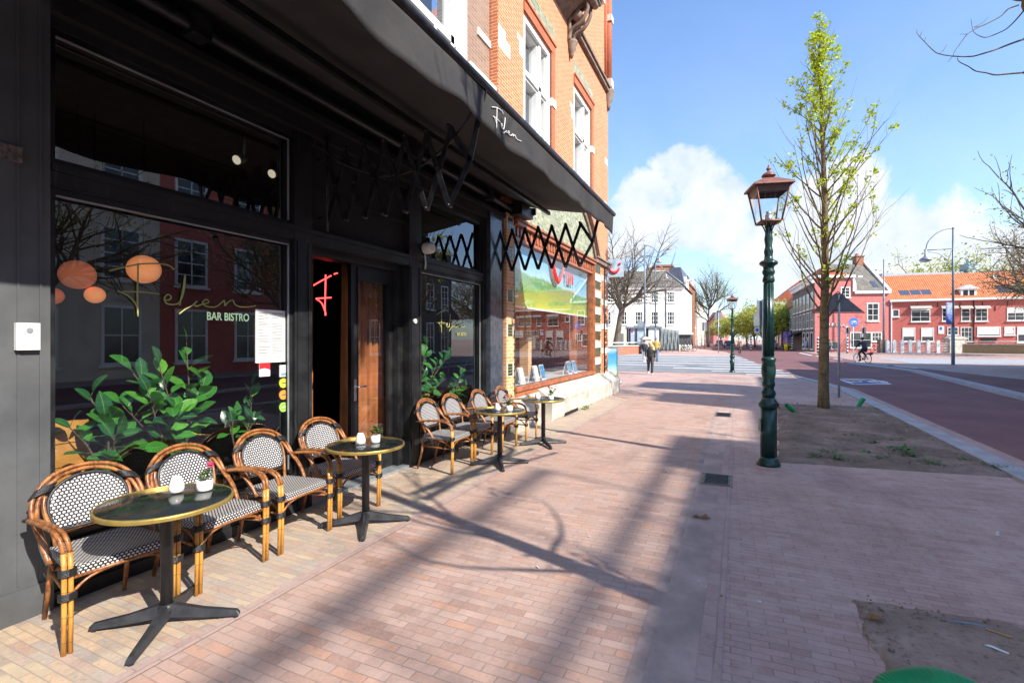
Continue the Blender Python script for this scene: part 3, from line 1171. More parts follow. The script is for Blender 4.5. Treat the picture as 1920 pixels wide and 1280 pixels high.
M['stk_y'] = plain('yellow_sticker', (.62, .62, .05), .5, var=.05, bump=0)
M['stk_o'] = plain('orange_sticker', (.75, .30, .05), .5, var=.05, bump=0)
M['stk_g'] = plain('green_sticker', (.25, .55, .04), .5, var=.05, bump=0)
M['stk_r'] = plain('red_print', (.65, .02, .03), .5, var=.05, bump=0)
M['stk_b'] = plain('grey_blue_print', (.2, .32, .38), .5, var=.05, bump=0)
a = xpl(498, 693, FX)
sticker(a[1], a[2], .115, .125, [M['paper'], M['stk_r']], 'square white sticker with red top below the menu', extra='red')
a = xpl(534, 695, FX)
sticker(a[1], a[2], .10, .115, [M['paper'], M['stk_b']], 'square white sticker with blue grey drawing below the menu', extra='blue')
for (px, py), m_, nm in (((533, 718), 'stk_y', 'round yellow sticker, topmost of the three discs'), ((533, 740), 'stk_o', 'round orange sticker between yellow and green discs'), ((533, 763), 'stk_g', 'round green sticker, lowest of the three discs')):
    a = xpl(px, py, FX)
    sticker(a[1], a[2], .095, .095, [M[m_], M['ink']] if m_ != 'stk_g' else [M[m_], M['paper']], nm, rnd=True)

# intercom
ic = thing('intercom', (-3.964, 1.485, 1.73), 'small white door intercom box on the dark grey pillar', 'intercom')
IO = (-3.964, 1.485, 1.73)
mb = MB()
mb.box(-3.964, -3.93, 1.425, 1.535, 1.655, 1.82)
mb.build('case', M['plasticw'], ic, IO)
mb = MB()
mb.prism([(1.485 + .017 * math.cos(a), 1.775 + .017 * math.sin(a)) for a in [i * math.pi / 8 for i in range(16)]], -3.931, -3.926)
mb.build('lens', M['galv'], ic, IO)
mb = MB()
mb.box(-3.931, -3.928, 1.44, 1.53, 1.70, 1.715)
mb.box(-3.931, -3.928, 1.44, 1.53, 1.725, 1.74)
mb.build('name_plate', M['paper'], ic, IO)

# white motion sensor lamp
sl = thing('sensor_lamp', (-3.96, 5.68, 2.98), 'white round lamp head beside the upper window under awning', 'lamp')
mb = MB()
mb.xf = lambda x, y, z: (z, y, x)
mb.lathe([(.035, 0), (.075, .02), (.08, .05), (.075, .08), (.08, .10), (.072, .15), (.05, .16)], (2.98, 5.68, -3.98), 20)
mb.build('head', M['plasticw'], sl, (-3.96, 5.68, 2.98))
mb = MB()
mb.tube([(-3.97, 5.70, 2.9), (-3.97, 5.72, 2.78), (-3.98, 5.72, 2.70)], .012, 6)
mb.build('bracket', M['plasticw'], sl, (-3.96, 5.68, 2.98))
ds = MB()
a = xpl(778, 602, -3.98)
ds.prism([(a[1] + .032 * math.cos(q), a[2] + .032 * math.sin(q)) for q in [i * math.pi / 8 for i in range(16)]], -3.985, -3.965)
ds.cm = 1
ds.prism([(a[1] + .012 * math.cos(q), a[2] + .012 * math.sin(q)) for q in [i * math.pi / 8 for i in range(16)]], -3.967, -3.960)
tag(ds.build('door_lock', [M['plasticw'], M['galv']], None, (-3.975, a[1], a[2])), 'round white lock plate on black post beside the door', 'lock')

# inside: pendant globes, neon, spots, curtains
for i, ((px, py), r_, x_, lb) in enumerate((((270, 505), .205, -5.6, 'large bright orange globe lamp behind the gold lettering'), ((145, 515), .20, -5.9, 'large dim orange globe lamp left of the bright globe'),
                                            ((178, 553), .118, -5.9, 'small orange globe lamp below the two large globes'), ((100, 555), .118, -6.3, 'small dim orange globe lamp next to the grey pillar'))):
    p = xpl(px, py, x_)
    t_ = thing('globe_lamp', p, lb, 'lamp', 'orange globe lamps in the cafe')
    mb = MB()
    mb.ball(p, r_ * .74, 14, (1, 1, .95))
    mb.build('globe', M['lampor' if i in (0, 2) else 'lampor2'], t_, p)
    mb = MB()
    mb.tube([(p[0], p[1], p[2] + r_ * .7), (p[0], p[1], 4.0)], .006, 5)
    mb.build('cable', M['iron'], t_, p)
ns = MB()
for st in ([(248, 455), (300, 425), (352, 398)], [(368, 389), (386, 384)], [(322, 393), (320, 480), (318, 560), (320, 615)], [(270, 522), (310, 520), (352, 517)], [(270, 524), (300, 548), (318, 590), (322, 612)]):
    ns.tube(sm([xpl(500 + p[0] / 2.909, 380 + p[1] / 2.909, -5.2) for p in st], 4), .009, 6)
tag(ns.build('neon_sign', M['neon'], None, xpl(606, 560, -5.2)), 'red neon letter sign glowing inside the open doorway', 'neon sign')
for (px, py, lb) in ((444, 300, 'beige track spotlight in the upper window, left one'), (510, 326, 'beige track spotlight in the upper window, right one')):
    p = xpl(px, py, -4.9)
    t_ = thing('track_spotlight', p, lb, 'spotlight', 'ceiling spotlights behind the upper window')
    mb = MB()
    mb.tube([(p[0], p[1], p[2]), (p[0] - .02, p[1] + .09, p[2] + .05)], [.052, .045], 14)
    mb.tube([(p[0], p[1] + .08, p[2] + .05), (p[0], p[1] + .1, 4.0)], .012, 6)
    mb.build('spot_body', M['galv'], t_, p)
    mb = MB()
    mb.tube([(p[0] + .001, p[1] - .006, p[2] - .003), (p[0], p[1] - .001, p[2])], [.048, .048], 14)
    mb.build('lens', M['spot'], t_, p)


def curtain(x, y0, y1, z0, z1, name, lb, amp=.04, per=.11, mat='curtain'):
    mb = MB()
    n = int((y1 - y0) / .012)
    vs, fs = [], []
    for i in range(n + 1):
        y = y0 + (y1 - y0) * i / n
        for j in range(7):
            t = j / 6
            a = amp * math.sin(2 * math.pi * y / per + .4 * math.sin(y * 17 + t * 2)) * (.7 + .3 * t)
            vs.append((x + a, y + .012 * math.sin(y * 40 + t * 3), z1 + (z0 - z1) * t))
    for i in range(n):
        for j in range(6):
            k = i * 7 + j
            fs.append((k, k + 7, k + 8, k + 1))
    mb.smooth = True
    mb.add(vs, fs)
    ob = mb.build(name, M[mat], None, (x, (y0 + y1) / 2, z0))
    md = ob.modifiers.new('thickness', 'SOLIDIFY')
    md.thickness = .006
    tag(ob, lb, 'curtain')


curtain(-4.42, 4.60, 5.36, .04, 2.65, 'curtain', 'rust coloured curtain hanging behind the closed glass door leaf')
curtain(-4.95, 4.18, 4.62, .04, 3.0, 'curtain', 'narrow rust curtain standing in the dark doorway', .03, .09)
# wooden bench back left inside the window and a shelf with vase
wb = MB()
wb.box(-4.5, -4.44, 1.35, 2.02, .42, 1.12)
for k in range(4):
    wb.box(-4.44, -4.43, 1.35, 2.02, .46 + k * .17, .468 + k * .17)
wb.box(-4.7, -4.5, 1.35, 1.42, .42, .9)
tag(wb.build('wooden_crate', M['woodor'], None, (-4.5, 1.7, .42)), 'orange wooden crate on the inside ledge next to the pillar', 'crate')
sh = thing('side_table', (-4.48, 6.0, .40), 'small orange wooden side table inside the right cafe window', 'table')
part('tabletop', M['woodor'], sh, (-4.48, 6.0, .40), (-4.70, -4.30, 5.66, 6.30, .86, .89))
for sx, sy in ((-4.66, 5.7), (-4.34, 5.7), (-4.66, 6.26), (-4.34, 6.26)):
    part('leg', M['woodor'], sh, (-4.48, 6.0, .40), (sx - .02, sx + .02, sy - .02, sy + .02, .40, .86))


# ------------------------------------------------------------------ leaves
def leaf_into(mb, base, dirn, up, L_, W_, curl=.15, n=4):
    d = Vector(dirn).normalized()
    s = d.cross(Vector(up))
    if s.length < 1e-3:
        s = Vector((1, 0, 0))
    s.normalize()
    u = s.cross(d).normalized()
    b = Vector(base)
    prof = [(0, .04), (.18, .62), (.42, 1.0), (.68, .92), (.88, .5), (1.0, .02)]
    vs, fs = [], []
    for (t, w_) in prof:
        c = b + d * (L_ * t) + u * (-curl * L_ * t * t)
        vs += [c - s * (W_ / 2 * w_) + u * (.10 * W_ * w_), c, c + s * (W_ / 2 * w_) + u * (.10 * W_ * w_)]
    for i in range(len(prof) - 1):
        k = i * 3
        fs += [(k, k + 1, k + 4, k + 3), (k + 1, k + 2, k + 5, k + 4)]
    uv = [(a, t) for (t, w_) in prof for a in (0.0, .5, 1.0)]
    mb.add([tuple(v) for v in vs], fs, uv, smooth=True)


def ficus(base, stems, lb, nleaf=9, L_=.19, W_=.095, seed=1, pot=True, group='leafy plants in the cafe windows', potm='curtain'):
    rn = random.Random(seed)
    T = thing('potted_plant', base, lb, 'plant', group)
    st, lf, ld_ = MB(), MB(), MB()
    for (tip) in stems:
        b = Vector(base) + Vector((0, 0, .18 if pot else 0))
        t = Vector(tip)
        mid = (b + t) / 2 + Vector((rn.uniform(-.04, .04), rn.uniform(-.08, .08), .05))
        pts = sm([b, mid, t], 5)
        st.tube(pts, [.011, .004], 6)
        k = len(pts)
        nleaf_ = nleaf + 3
        for i in range(nleaf_):
            f = .35 + .65 * i / (nleaf_ - 1)
            p = pts[min(k - 1, int(f * (k - 1)))]
            ang = i * 2.4 + rn.uniform(-.4, .4)
            el = rn.uniform(-.1, .75) if i < nleaf - 2 else rn.uniform(.7, 1.3)
            d = Vector((math.cos(ang) * math.cos(el) * .8 + .12, math.sin(ang) * math.cos(el), math.sin(el)))
            q = p + d * .04
            tgt = lf if rn.random() < .58 else ld_
            st.tube([p, q], .003, 4)
            sc_ = rn.uniform(.6, 1.12)
            leaf_into(tgt, q, d, (rn.uniform(.1, 1.1), rn.uniform(-.5, .5), 1), L_ * sc_ * .86, W_ * sc_ * 1.08, rn.uniform(.1, .5))
    st.build('stem', M['weed'] if False else M['twig'], T, base)
    lf.build('leaves', M['ficus'], T, base)
    if ld_.v:
        ld_.build('leaves', M['ficusd'], T, base)
    if pot:
        mb = MB()
        mb.lathe([(.09, 0), (.12, .20), (.125, .21), (.11, .21), (.10, .17)], base, 18)
        mb.build('pot', M['iron'], T, base)
    return T


def XI(px, py, x=-4.30):
    return xpl(px, py, x)


ficus((-4.32, 2.02, .40), [XI(170, 745, -4.28), XI(200, 790, -4.22), XI(130, 800, -4.30), XI(215, 820, -4.2)], 'low leafy rubber plant next to the grey pillar inside window', 6, .20, .10, 2)
ficus((-4.34, 2.62, .40), [XI(350, 650, -4.3), XI(250, 700, -4.32), XI(300, 690, -4.2), XI(380, 720, -4.3), XI(230, 760, -4.3), XI(330, 770, -4.22), XI(280, 740, -4.25), XI(365, 765, -4.3)], 'tall leafy rubber plant in the middle of the left window', 8, .21, .105, 5)
ficus((-4.30, 3.13, .40), [XI(470, 730, -4.28), XI(440, 780, -4.24), XI(475, 790, -4.3)], 'slender leafy rubber plant below the menu sheet', 6, .17, .08, 8)
ficus((-4.36, 5.98, .40), [XI(800, 650, -4.3), XI(820, 680, -4.34), XI(845, 660, -4.36), XI(795, 700, -4.3), XI(835, 710, -4.3), XI(810, 735, -4.3)], 'bushy rubber plant inside the right cafe window', 8, .20, .10, 11)
ficus((-4.34, 6.98, .40), [XI(870, 690, -4.36), XI(855, 715, -4.3), XI(880, 725, -4.3)], 'small leafy plant inside right window near stone column', 6, .18, .085, 13)
vz = thing('flower_vase', (-4.42, 5.84, .89), 'glass vase of orange flowers on the small wooden table', 'vase')
VO = (-4.42, 5.84, .89)
mb = MB()
mb.lathe([(.05, 0), (.07, .08), (.06, .16), (.055, .16), (.05, .02)], VO, 16)
mb.build('vase', M['glass_c'], vz, VO)
mb, m2 = MB(), MB()
rn = random.Random(4)
for i in range(26):
    a = rn.uniform(0, 6.28)
    r_ = rn.uniform(.02, .16)
    p = Vector((VO[0] + r_ * math.cos(a), VO[1] + r_ * math.sin(a), VO[2] + .24 + rn.uniform(-.05, .14)))
    mb.tube([(VO[0], VO[1], VO[2] + .05), tuple(p)], .003, 4)
    for k in range(6):
        leaf_into(m2, p, (math.cos(k), math.sin(k), .5), (0, 0, 1), .045, .035)
mb.build('stems', M['weed'], vz, VO)
m2.build('flowers', M['petalo'], vz, VO)

# ================================================================== AWNING
OX, OZ = -2.05, 3.95
AY0, AY1 = -2.0, 8.78
aw = thing('awning', (-4.0, 3.4, 4.2), 'long charcoal canvas awning over the cafe front with white script on its valance', 'awning')
AO = (-4.0, 3.4, 4.2)
mb = MB()
mb.smooth = True
vs, fs = [], []
ny, nx = 60, 8
for i in range(ny + 1):
    y = AY0 + (AY1 - AY0) * i / ny
    for j in range(nx + 1):
        t = j / nx
        sag = -.05 * math.sin(math.pi * t) + .012 * math.sin(y * 5.2) * math.sin(math.pi * t)
        vs.append((-3.98 + (OX + 3.98) * t, y, 4.36 + (OZ + .03 - 4.36) * t + sag))
for i in range(ny):
    for j in range(nx):
        k = i * (nx + 1) + j
        fs.append((k, k + 1, k + nx + 2, k + nx + 1))
mb.add(vs, fs)
fb = mb.build('canvas', M['fabric'], aw, AO)
md = fb.modifiers.new('thickness', 'SOLIDIFY')
md.thickness = .006
mb = MB()
mb.smooth = True
vs, fs = [], []
ny = 300
for i in range(ny + 1):
    y = AY0 + (AY1 - AY0) * i / ny
    ph = (y - 4.45) * 2 * math.pi / 1.55
    for j in range(7):
        t = j / 6
        wv = .022 * math.sin(y * 4.1 + 1) * t + .014 * math.sin(y * 9.7) * t
        zb = .335 + .022 * math.cos(ph) + .012 * math.sin(y * 3.1)
        vs.append((OX + .005 + wv, y, OZ - zb * t))
for i in range(ny):
    for j in range(6):
        k = i * 7 + j
        fs.append((k, k + 1, k + 8, k + 7))
mb.add(vs, fs)
va = mb.build('valance', M['fabric'], aw, AO)
md = va.modifiers.new('thickness', 'SOLIDIFY')
md.thickness = .005
mb = MB()
mb.tube([(OX, AY0, OZ + .02), (OX, AY1 + .03, OZ + .02)], .042, 14)
mb.build('front_bar', M['armsteel'], aw, AO)
mb = MB()
mb.tube([(-3.80, AY0, 4.12), (-3.80, AY1, 4.12)], .05, 12)
for yy in (.9, 2.35, 5.1, 7.2):
    mb.box(-3.88, -3.72, yy, yy + .14, 4.04, 4.2)
    for k in range(5):
        mb.tube([(-3.735, yy + .01, 4.06 + k * .03), (-3.735, yy + .13, 4.06 + k * .03)], .006, 5)
mb.build('roller', M['armsteel'], aw, AO)
mb = MB()
mb.box(-3.14, -3.10, AY0, AY1 - .4, 3.97, 4.03)
mb.box(-3.16, -3.14, AY0, AY1 - .4, 3.98, 3.99)
mb.box(-3.97, -3.60, AY1 - .55, AY1 - .02, 4.02, 4.22)
mb.prism([(-3.97, 4.0), (-3.55, 4.12), (-3.55, 4.24), (-3.97, 4.3)], AY1 - .02, AY1 + .02, 'y')
mb.build('cassette', M['armsteel'], aw, AO)
for y0_ in (3.86, 7.95):
    mb = MB()
    xs0, xs1, z0_, z1_ = -3.92, -2.42, 2.95, 3.68
    n = 6
    dx_ = (xs1 - xs0) / n
    for k in range(n):
        xa, xb = xs0 + dx_ * k, xs0 + dx_ * (k + 1)
        for off, p, q in ((.012, (xa, z0_), (xb, z1_)), (-.012, (xa, z1_), (xb, z0_))):
            if k == n - 1 and off > 0:
                q = (xb + .02, z1_)
            a, b = Vector((p[0], y0_ + off, p[1])), Vector((q[0], y0_ + off, q[1]))
            d = (b - a).normalized()
            s_ = Vector((0, 1, 0)).cross(d) * .025
            e = Vector((0, .006, 0))
            mb.add([a - s_ - e, a + s_ - e, b + s_ - e, b - s_ - e, a - s_ + e, a + s_ + e, b + s_ + e, b - s_ + e],
                   [(0, 3, 2, 1), (4, 5, 6, 7), (0, 1, 5, 4), (1, 2, 6, 5), (2, 3, 7, 6), (3, 0, 4, 7)])
        mb.tube([(xb, y0_ - .035, z0_), (xb, y0_ + .035, z0_)], .018, 8)
        mb.tube([(xb, y0_ - .03, z1_), (xb, y0_ + .03, z1_)], .016, 8)
        mb.tube([((xa + xb) / 2, y0_ - .03, (z0_ + z1_) / 2), ((xa + xb) / 2, y0_ + .03, (z0_ + z1_) / 2)], .014, 8)
    # the end link up to the front bar and the wall bracket
    for p, q in (((xs1, z0_), (xs1 + .22, 3.33)), ((xs1 + .22, 3.33), (OX, OZ)), ((xs1, z1_), (xs1 + .22, 3.33))):
        a, b = Vector((p[0], y0_, p[1])), Vector((q[0], y0_, q[1]))
        d = (b - a).normalized()
        s_ = Vector((0, 1, 0)).cross(d) * .025
        e = Vector((0, .007, 0))
        mb.add([a - s_ - e, a + s_ - e, b + s_ - e, b - s_ - e, a - s_ + e, a + s_ + e, b + s_ + e, b - s_ + e],
               [(0, 3, 2, 1), (4, 5, 6, 7), (0, 1, 5, 4), (1, 2, 6, 5), (2, 3, 7, 6), (3, 0, 4, 7)])
    mb.tube([(xs0, y0_, 2.85), (xs0, y0_, 3.85)], .016, 8)
    mb.tube([(xs0 - .12, y0_, 3.0), (xs0, y0_, 3.0)], .012, 6)
    mb.tube([(xs0 - .12, y0_, 3.62), (xs0, y0_, 3.62)], .012, 6)
    mb.build('scissor_arm', M['armsteel'], aw, AO)
mb = MB()
mb.tube(sm([(-3.9, 3.72, 3.72), (-3.65, 3.80, 3.50), (-3.2, 3.95, 3.36), (-2.75, 3.95, 3.42), (-2.35, 3.9, 3.62), (-2.1, 3.85, 3.86)], 6), .013, 7)
mb.build('cord', M['iron'], aw, AO)
mb = MB()
# the script on the valance, white, right where the photo has it
va_y, va_z = 3.98, 3.63


def on_val(p):
    u, h = fuv(p)
    y = va_y + u * .74
    wv_z = (OZ - (va_z + h * .50)) / .335
    wv = .022 * math.sin(y * 4.1 + 1) * wv_z + .014 * math.sin(y * 9.7) * wv_z
    return (OX + .014 + wv, y, va_z + h * .50)


felien(on_val, .0045, 'valance_lettering', M['white'], aw, AO)

# ================================================================== CORNER SHOP BUILDING (front plane x = -3.85)
TX, TY0, TY1 = -3.85, 8.1, 15.75
shop = thing('corner_building', (-3.85, 12, 0), 'orange brick corner building with large shop window, stone plinth and green tile trim', 'building')
SO = (-3.85, 12, 0)
mb = MB()
mb.box(-4.4, TX, TY0, 8.46, 0, 4.2)
mb.build('brick_pier', M['yb'], shop, SO)
mb, mw = MB(), MB()
z = .66
k = 0
while z < 4.1:
    w_ = .055 if k % 2 else .03
    mb.box(TX - .1, TX + .004, 8.46 - w_, 8.462, z, z + .056)
    z += .0625
    k += 1
for zc in (1.05, 1.78, 2.42, 3.2, 3.75):
    mt_ = MB()
    for r_ in range(4):
        for c_ in range(3):
            mt_.box(TX - .02, TX + .006, 8.155 + c_ * .068, 8.155 + c_ * .068 + .062, zc + r_ * .056, zc + r_ * .056 + .047)
    mt_.build('tile_panel', M['gtile'], shop, SO)
    part('stone_block', M['stonew'], shop, SO, (TX - .02, TX + .003, 8.105, 8.150, zc - .005, zc + .225), (TX - .02, TX + .003, 8.362, 8.40, zc - .005, zc + .225))
mb.build('glazed_tile', M['gtile'], shop, SO)
# plinth, splayed
mb = MB()
mb.prism([(-4.4, 0), (-3.52, 0), (-3.50, .05), (-3.50, .42), (-3.56, .50), (-3.80, .68), (-4.4, .68)], 9.55, 15.9, 'y')
mb.prism([(-4.4, 0), (-3.66, 0), (-3.66, .40), (-3.80, .62), (-4.4, .62)], TY0 + .01, 9.55, 'y')
for yy in (10.6, 11.9, 13.3, 14.5):
    mb.prism([(-3.6, 0), (-3.515, 0), (-3.495, .05), (-3.495, .42), (-3.56, .5)], yy, yy + .012, 'y')
mb.build('plinth', M['stone'], shop, SO)
part('air_vent', M['blackmatt'], shop, SO, (-3.52, -3.493, 10.35, 11.35, .02, .09))
# right pier and corner: banded
mb, mg, mw = MB(), MB(), MB()
mb.box(-4.6, TX, 14.06, TY1, .6, 4.035)
mb.box(-12, -4.6, TY1 - .4, TY1, .0, 4.035)
mb.build('brick_pier', M['ob'], shop, SO)
z = .72
k = 0
while z < 4.1:
    if (k // 4) % 2 == 0:
        for r_ in range(1):
            for c_ in range(5):
                mg.box(TX - .02, TX + .012, 14.16 + c_ * .12 + (.05 if k % 2 else 0), 14.16 + c_ * .12 + .10 + (.05 if k % 2 else 0), z, z + .05)
    elif k % 8 == 4:
        part('stone_block', M['stonew'], shop, SO, (TX - .02, TX + .008, 14.12, 14.85, z, z + .20))
    if k % 3 != 2:
        mg.box(TX - .02, TX + .010, 15.35, 15.60 if k % 2 else 15.5, z, z + .048)
    if k % 12 == 9:
        part('stone_block', M['stonew'], shop, SO, (TX - .02, TX + .012, 14.9, 15.76, z, z + .18))
    z += .0625
    k += 1
mg.build('glazed_tile', M['gtile'], shop, SO)
# shop window
mb = MB()
WY0, WY1, WZ0, WZ1 = 8.46, 14.06, .80, 3.62
mb.box(-4.0, TX + .01, WY1 - .12, WY1, WZ0, 4.0)
mb.box(-4.0, TX + .035, WY1 - .06, WY1 + .02, WZ0 - .1, 4.05)
mb.box(-4.0, TX - .02, WY0, WY0 + .06, WZ0, 4.0)
mb.box(-4.0, TX + .05, WY0, WY1, WZ0 - .08, WZ0)
mb.box(-4.0, TX + .01, WY0, WY1, WZ0 - .16, WZ0 - .08)
mb.box(-4.0, TX + .03, WY0, WY1, WZ0 - .19, WZ0 - .16)
mb.box(-4.0, TX + .0, WY0 + .06, WY1 - .12, WZ1, WZ1 + .06)
mb.box(-4.0, TX - .03, WY0 + .06, WY1 - .12, WZ1 + .06, WZ1 + .28)
mb.box(-4.0, TX + .06, WY0, WY1 + .05, WZ1 + .28, WZ1 + .36)
mb.box(-4.0, TX + .10, WY0, WY1 + .08, WZ1 + .36, WZ1 + .40)
y = WY0 + .12
while y < WY1 - .2:
    mb.box(-3.9, TX - .005, y, y + .09, WZ1 + .09, WZ1 + .25)
    y += .17
mb.box(-3.95, TX - .01, 11.2, 11.26, WZ0, WZ1) if False else None
wf = mb.build('shop_window', M['woodframe'], shop, SO)
quadx('pane', M['glass'], wf, SO, -3.926, WY0 + .06, WY1 - .12, WZ0, WZ1)
part('blind_rail', M['plasticw'], wf, SO, (-4.04, -4.02, WY0 + .08, WY1 - .14, 2.36, 2.40))


def blindmat():
    t = MT('printed_landscape_blind')
    g = t.co('world')
    s_ = t.n('ShaderNodeSeparateXYZ')
    t.l(g, s_.inputs[0])
    hl = t.math('ADD', t.math('MULTIPLY', t.noise(g, .8, 3), .35), t.math('MULTIPLY', s_.outputs[1], -.035))
    z_ = t.math('SUBTRACT', s_.outputs[2], hl)
    sky_ = t.ramp(t.mr(z_, 2.9, 3.5, smooth=False), [(0, (.62, .75, .80)), (.6, (.35, .58, .75)), (1, (.15, .42, .68))])
    nz_ = t.noise(t.co('world', (1, .6, 3)), 4, 5)
    fld = t.ramp(t.math('ADD', t.mr(z_, 2.1, 3.1, smooth=False), t.math('MULTIPLY', t.math('SUBTRACT', nz_, .5), .5)), [(0, (.30, .45, .02)), (.4, (.55, .60, .05)), (.7, (.25, .42, .03)), (1, (.10, .28, .08))])
    f = t.mr(z_, 3.2, 3.28)
    c = t.mix(f, fld, sky_)
    wv = t.n('ShaderNodeTexWave', wave_type='BANDS', bands_direction='Z')
    wv.inputs['Scale'].default_value = 12
    t.l(g, wv.inputs[0])
    c = t.mix(t.math('MULTIPLY', wv.outputs[1], .18), c, (.5, .6, .3))
    t.set(c, .7)
    t.bump(wv.outputs[1], .4, .01)
    return t.m


part('printed_blind', blindmat(), wf, SO, (-4.05, -4.04, WY0 + .07, WY1 - .13, 2.38, 3.62))
mb = MB()
mb.box(-7.0, -4.4, TY0, TY1 - .4, .70, .72)
mb.build('interior_floor', M['plasticw'], shop, SO)
M['shopwall'] = plain('shop_interior', (.22, .21, .19), .8, var=.2, bump=0)
part('interior_wall', M['shopwall'], shop, SO, (-7.1, -7.0, TY0, TY1 - .4, .0, 4.4), (-7.0, -4.0, TY0 + .3, TY0 + .34, .7, 3.9))
part('interior_ceiling', M['shopwall'], shop, SO, (-7.0, -4.0, TY0 + .35, TY1 - .5, 3.9, 4.0))
part('display_ledge', M['plasticw'], shop, SO, (-4.8, -3.94, WY0 + .06, WY1 - .12, .74, .80))
for (ya, xa, c_) in ((10.6, -5.2, 'woodframe'), (11.55, -5.0, 'yb'), (12.6, -5.6, 'woodframe')):
    part('interior_column', M[c_], shop, SO, (xa - .12, xa + .12, ya, ya + .22, .72, 3.9))
# arch, tile field, upper wall
mb = MB()
mb.box(-4.4, TX, TY0, TY1, 4.04, 5.3)
mb.box(-12, -4.4, TY1 - .4, TY1, 4.04, 5.3)
# upper wall around windows w1 (8.9..10.45, 5.45..8.2) and w2 (12.15..13.75, 5.5..8.3)
W1 = (8.88, 10.42, 5.45, 8.18)
W2 = (12.12, 13.72, 5.5, 8.28)
zt = 14.0
mb.box(-4.4, TX, TY0 - .35, W1[0], 5.3, zt)
mb.box(-4.4, TX, W1[1], W2[0], 5.3, zt)
mb.box(-4.4, TX, W2[1], TY1, 5.3, zt)
for W_ in (W1, W2):
    mb.box(-4.4, TX, W_[0], W_[1], 5.3, W_[2])
    mb.box(-4.4, TX, W_[0], W_[1], W_[3], zt)
mb.box(-12, -4.4, TY1 - .4, TY1, 5.3, zt)
mb.build('upper_wall', M['ob'], shop, SO)
mb = MB()
cy, cz, ra = 11.4, 2.35, 3.15
pts = []
for i in range(33):
    a = math.pi * (.17 + .66 * i / 32)
    pts.append((cy + ra * math.cos(a), cz + ra * math.sin(a)))
for i in range(32):
    (a0, b0), (a1, b1) = pts[i], pts[i + 1]
    if min(b0, b1) > 4.04:
        mb.prism([(a0, 4.04), (a1, 4.04), (a1, b1), (a0, b0)], TX - .02, TX + .015)
mb.build('tile_field', M['ctile'], shop, SO)
mb = MB()
for r0, r1, p_ in ((ra, ra + .10, .07), (ra + .34, ra + .42, .10)):
    for i in range(40):
        a0 = math.pi * (.13 + .74 * i / 40)
        a1 = math.pi * (.13 + .74 * (i + 1) / 40)
        q = [(cy + r0 * math.cos(a0), cz + r0 * math.sin(a0)), (cy + r0 * math.cos(a1), cz + r0 * math.sin(a1)), (cy + r1 * math.cos(a1), cz + r1 * math.sin(a1)), (cy + r1 * math.cos(a0), cz + r1 * math.sin(a0))]
        if min(b for a, b in q) > 4.03:
            mb.prism(q, TX - .02, TX + p_)
mb.box(TX - .02, TX + .08, 14.1, TY1 + .05, 4.0, 4.12)
mb.box(TX - .02, TX + .12, 14.1, TY1 + .08, 4.12, 4.17)
mb.build('arch_moulding', M['stonedark'], shop, SO)
M['netc'] = plain('grey_net_curtain', (.30, .32, .34), .8, var=.1, bump=0)
# windows with brick surrounds
for wi, W_ in enumerate((W1, W2)):
    y0, y1, z0, z1 = W_
    mb = MB()
    mb.box(-4.15, TX - .02, y0, y0 + .13, z0, z1)
    mb.box(-4.15, TX - .02, y1 - .13, y1, z0, z1)
    mb.box(-4.15, TX - .02, y0 + .13, y1 - .13, z1 - .12, z1)
    mb.box(-4.15, TX - .02, y0 + .13, y1 - .13, z0, z0 + .12)
    zm = z1 - 1.12
    mb.box(-4.13, TX - .05, y0 + .13, y1 - .13, zm, zm + .10)
    mb.box(-4.13, TX - .05, y1 - .60, y1 - .48, z0 + .12, z1 - .12)
    for zz0, zz1 in ((z0 + .12, zm), (zm + .1, z1 - .12)):
        for a, b in ((y0 + .13, y1 - .60), (y1 - .48, y1 - .13)):
            mb.box(-4.11, TX - .09, a, a + .05, zz0, zz1)
            mb.box(-4.11, TX - .09, b - .05, b, zz0, zz1)
            mb.box(-4.11, TX - .09, a + .05, b - .05, zz0, zz0 + .05)
            mb.box(-4.11, TX - .09, a + .05, b - .05, zz1 - .05, zz1)
    wn = mb.build('window', M['white'], shop, SO)
    quadx('pane', M['glass'], wn, SO, -4.05, y0 + .13, y1 - .13, z0 + .12, z1 - .12)
    mbc = MB()
    vs, fs = [], []
    n = 60
    for i in range(n + 1):
        yy = y0 + .1 + (y1 - y0 - .2) * i / n
        for zz in (z0, z1):
            vs.append((-4.22 + .02 * math.sin(yy * 55), yy, zz))
    for i in range(n):
        fs.append((2 * i, 2 * i + 2, 2 * i + 3, 2 * i + 1))
    mbc.add(vs, fs, smooth=True)
    mbc.build('net_curtain', M['netc'], wn, SO)
    mb = MB()
    mb.box(TX - .05, TX + .035, y0 - .02, y1 + .22, z1 + .02, z1 + .22)
    mb.box(TX - .05, TX + .06, y0 - .02, y1 + .24, z1 + .22, z1 + .27)
    mb.box(TX - .05, TX + .03, y1, y1 + .20, z0 - .2, z1 + .02)
    mb.build('brick_surround', M['rb'], shop, SO)
    mb = MB()
    mb.box(TX - .02, TX + .006, y0, y1 + .2, z1 + .275, z1 + .62)
    mb.build('tile_band', M['ctile'], shop, SO)
    part('stone_block', M['stonew'], shop, SO, (TX - .05, TX + .05, y1 - .01, y1 + .24, z1 - 1.2, z1 - 1.02), (TX - .02, TX + .004, y0 - .22, y0, z1 - .95, z1 - .70),
         (TX - .02, TX + .004, y0 - .32, y0, z1 - .70, z1 - .58))
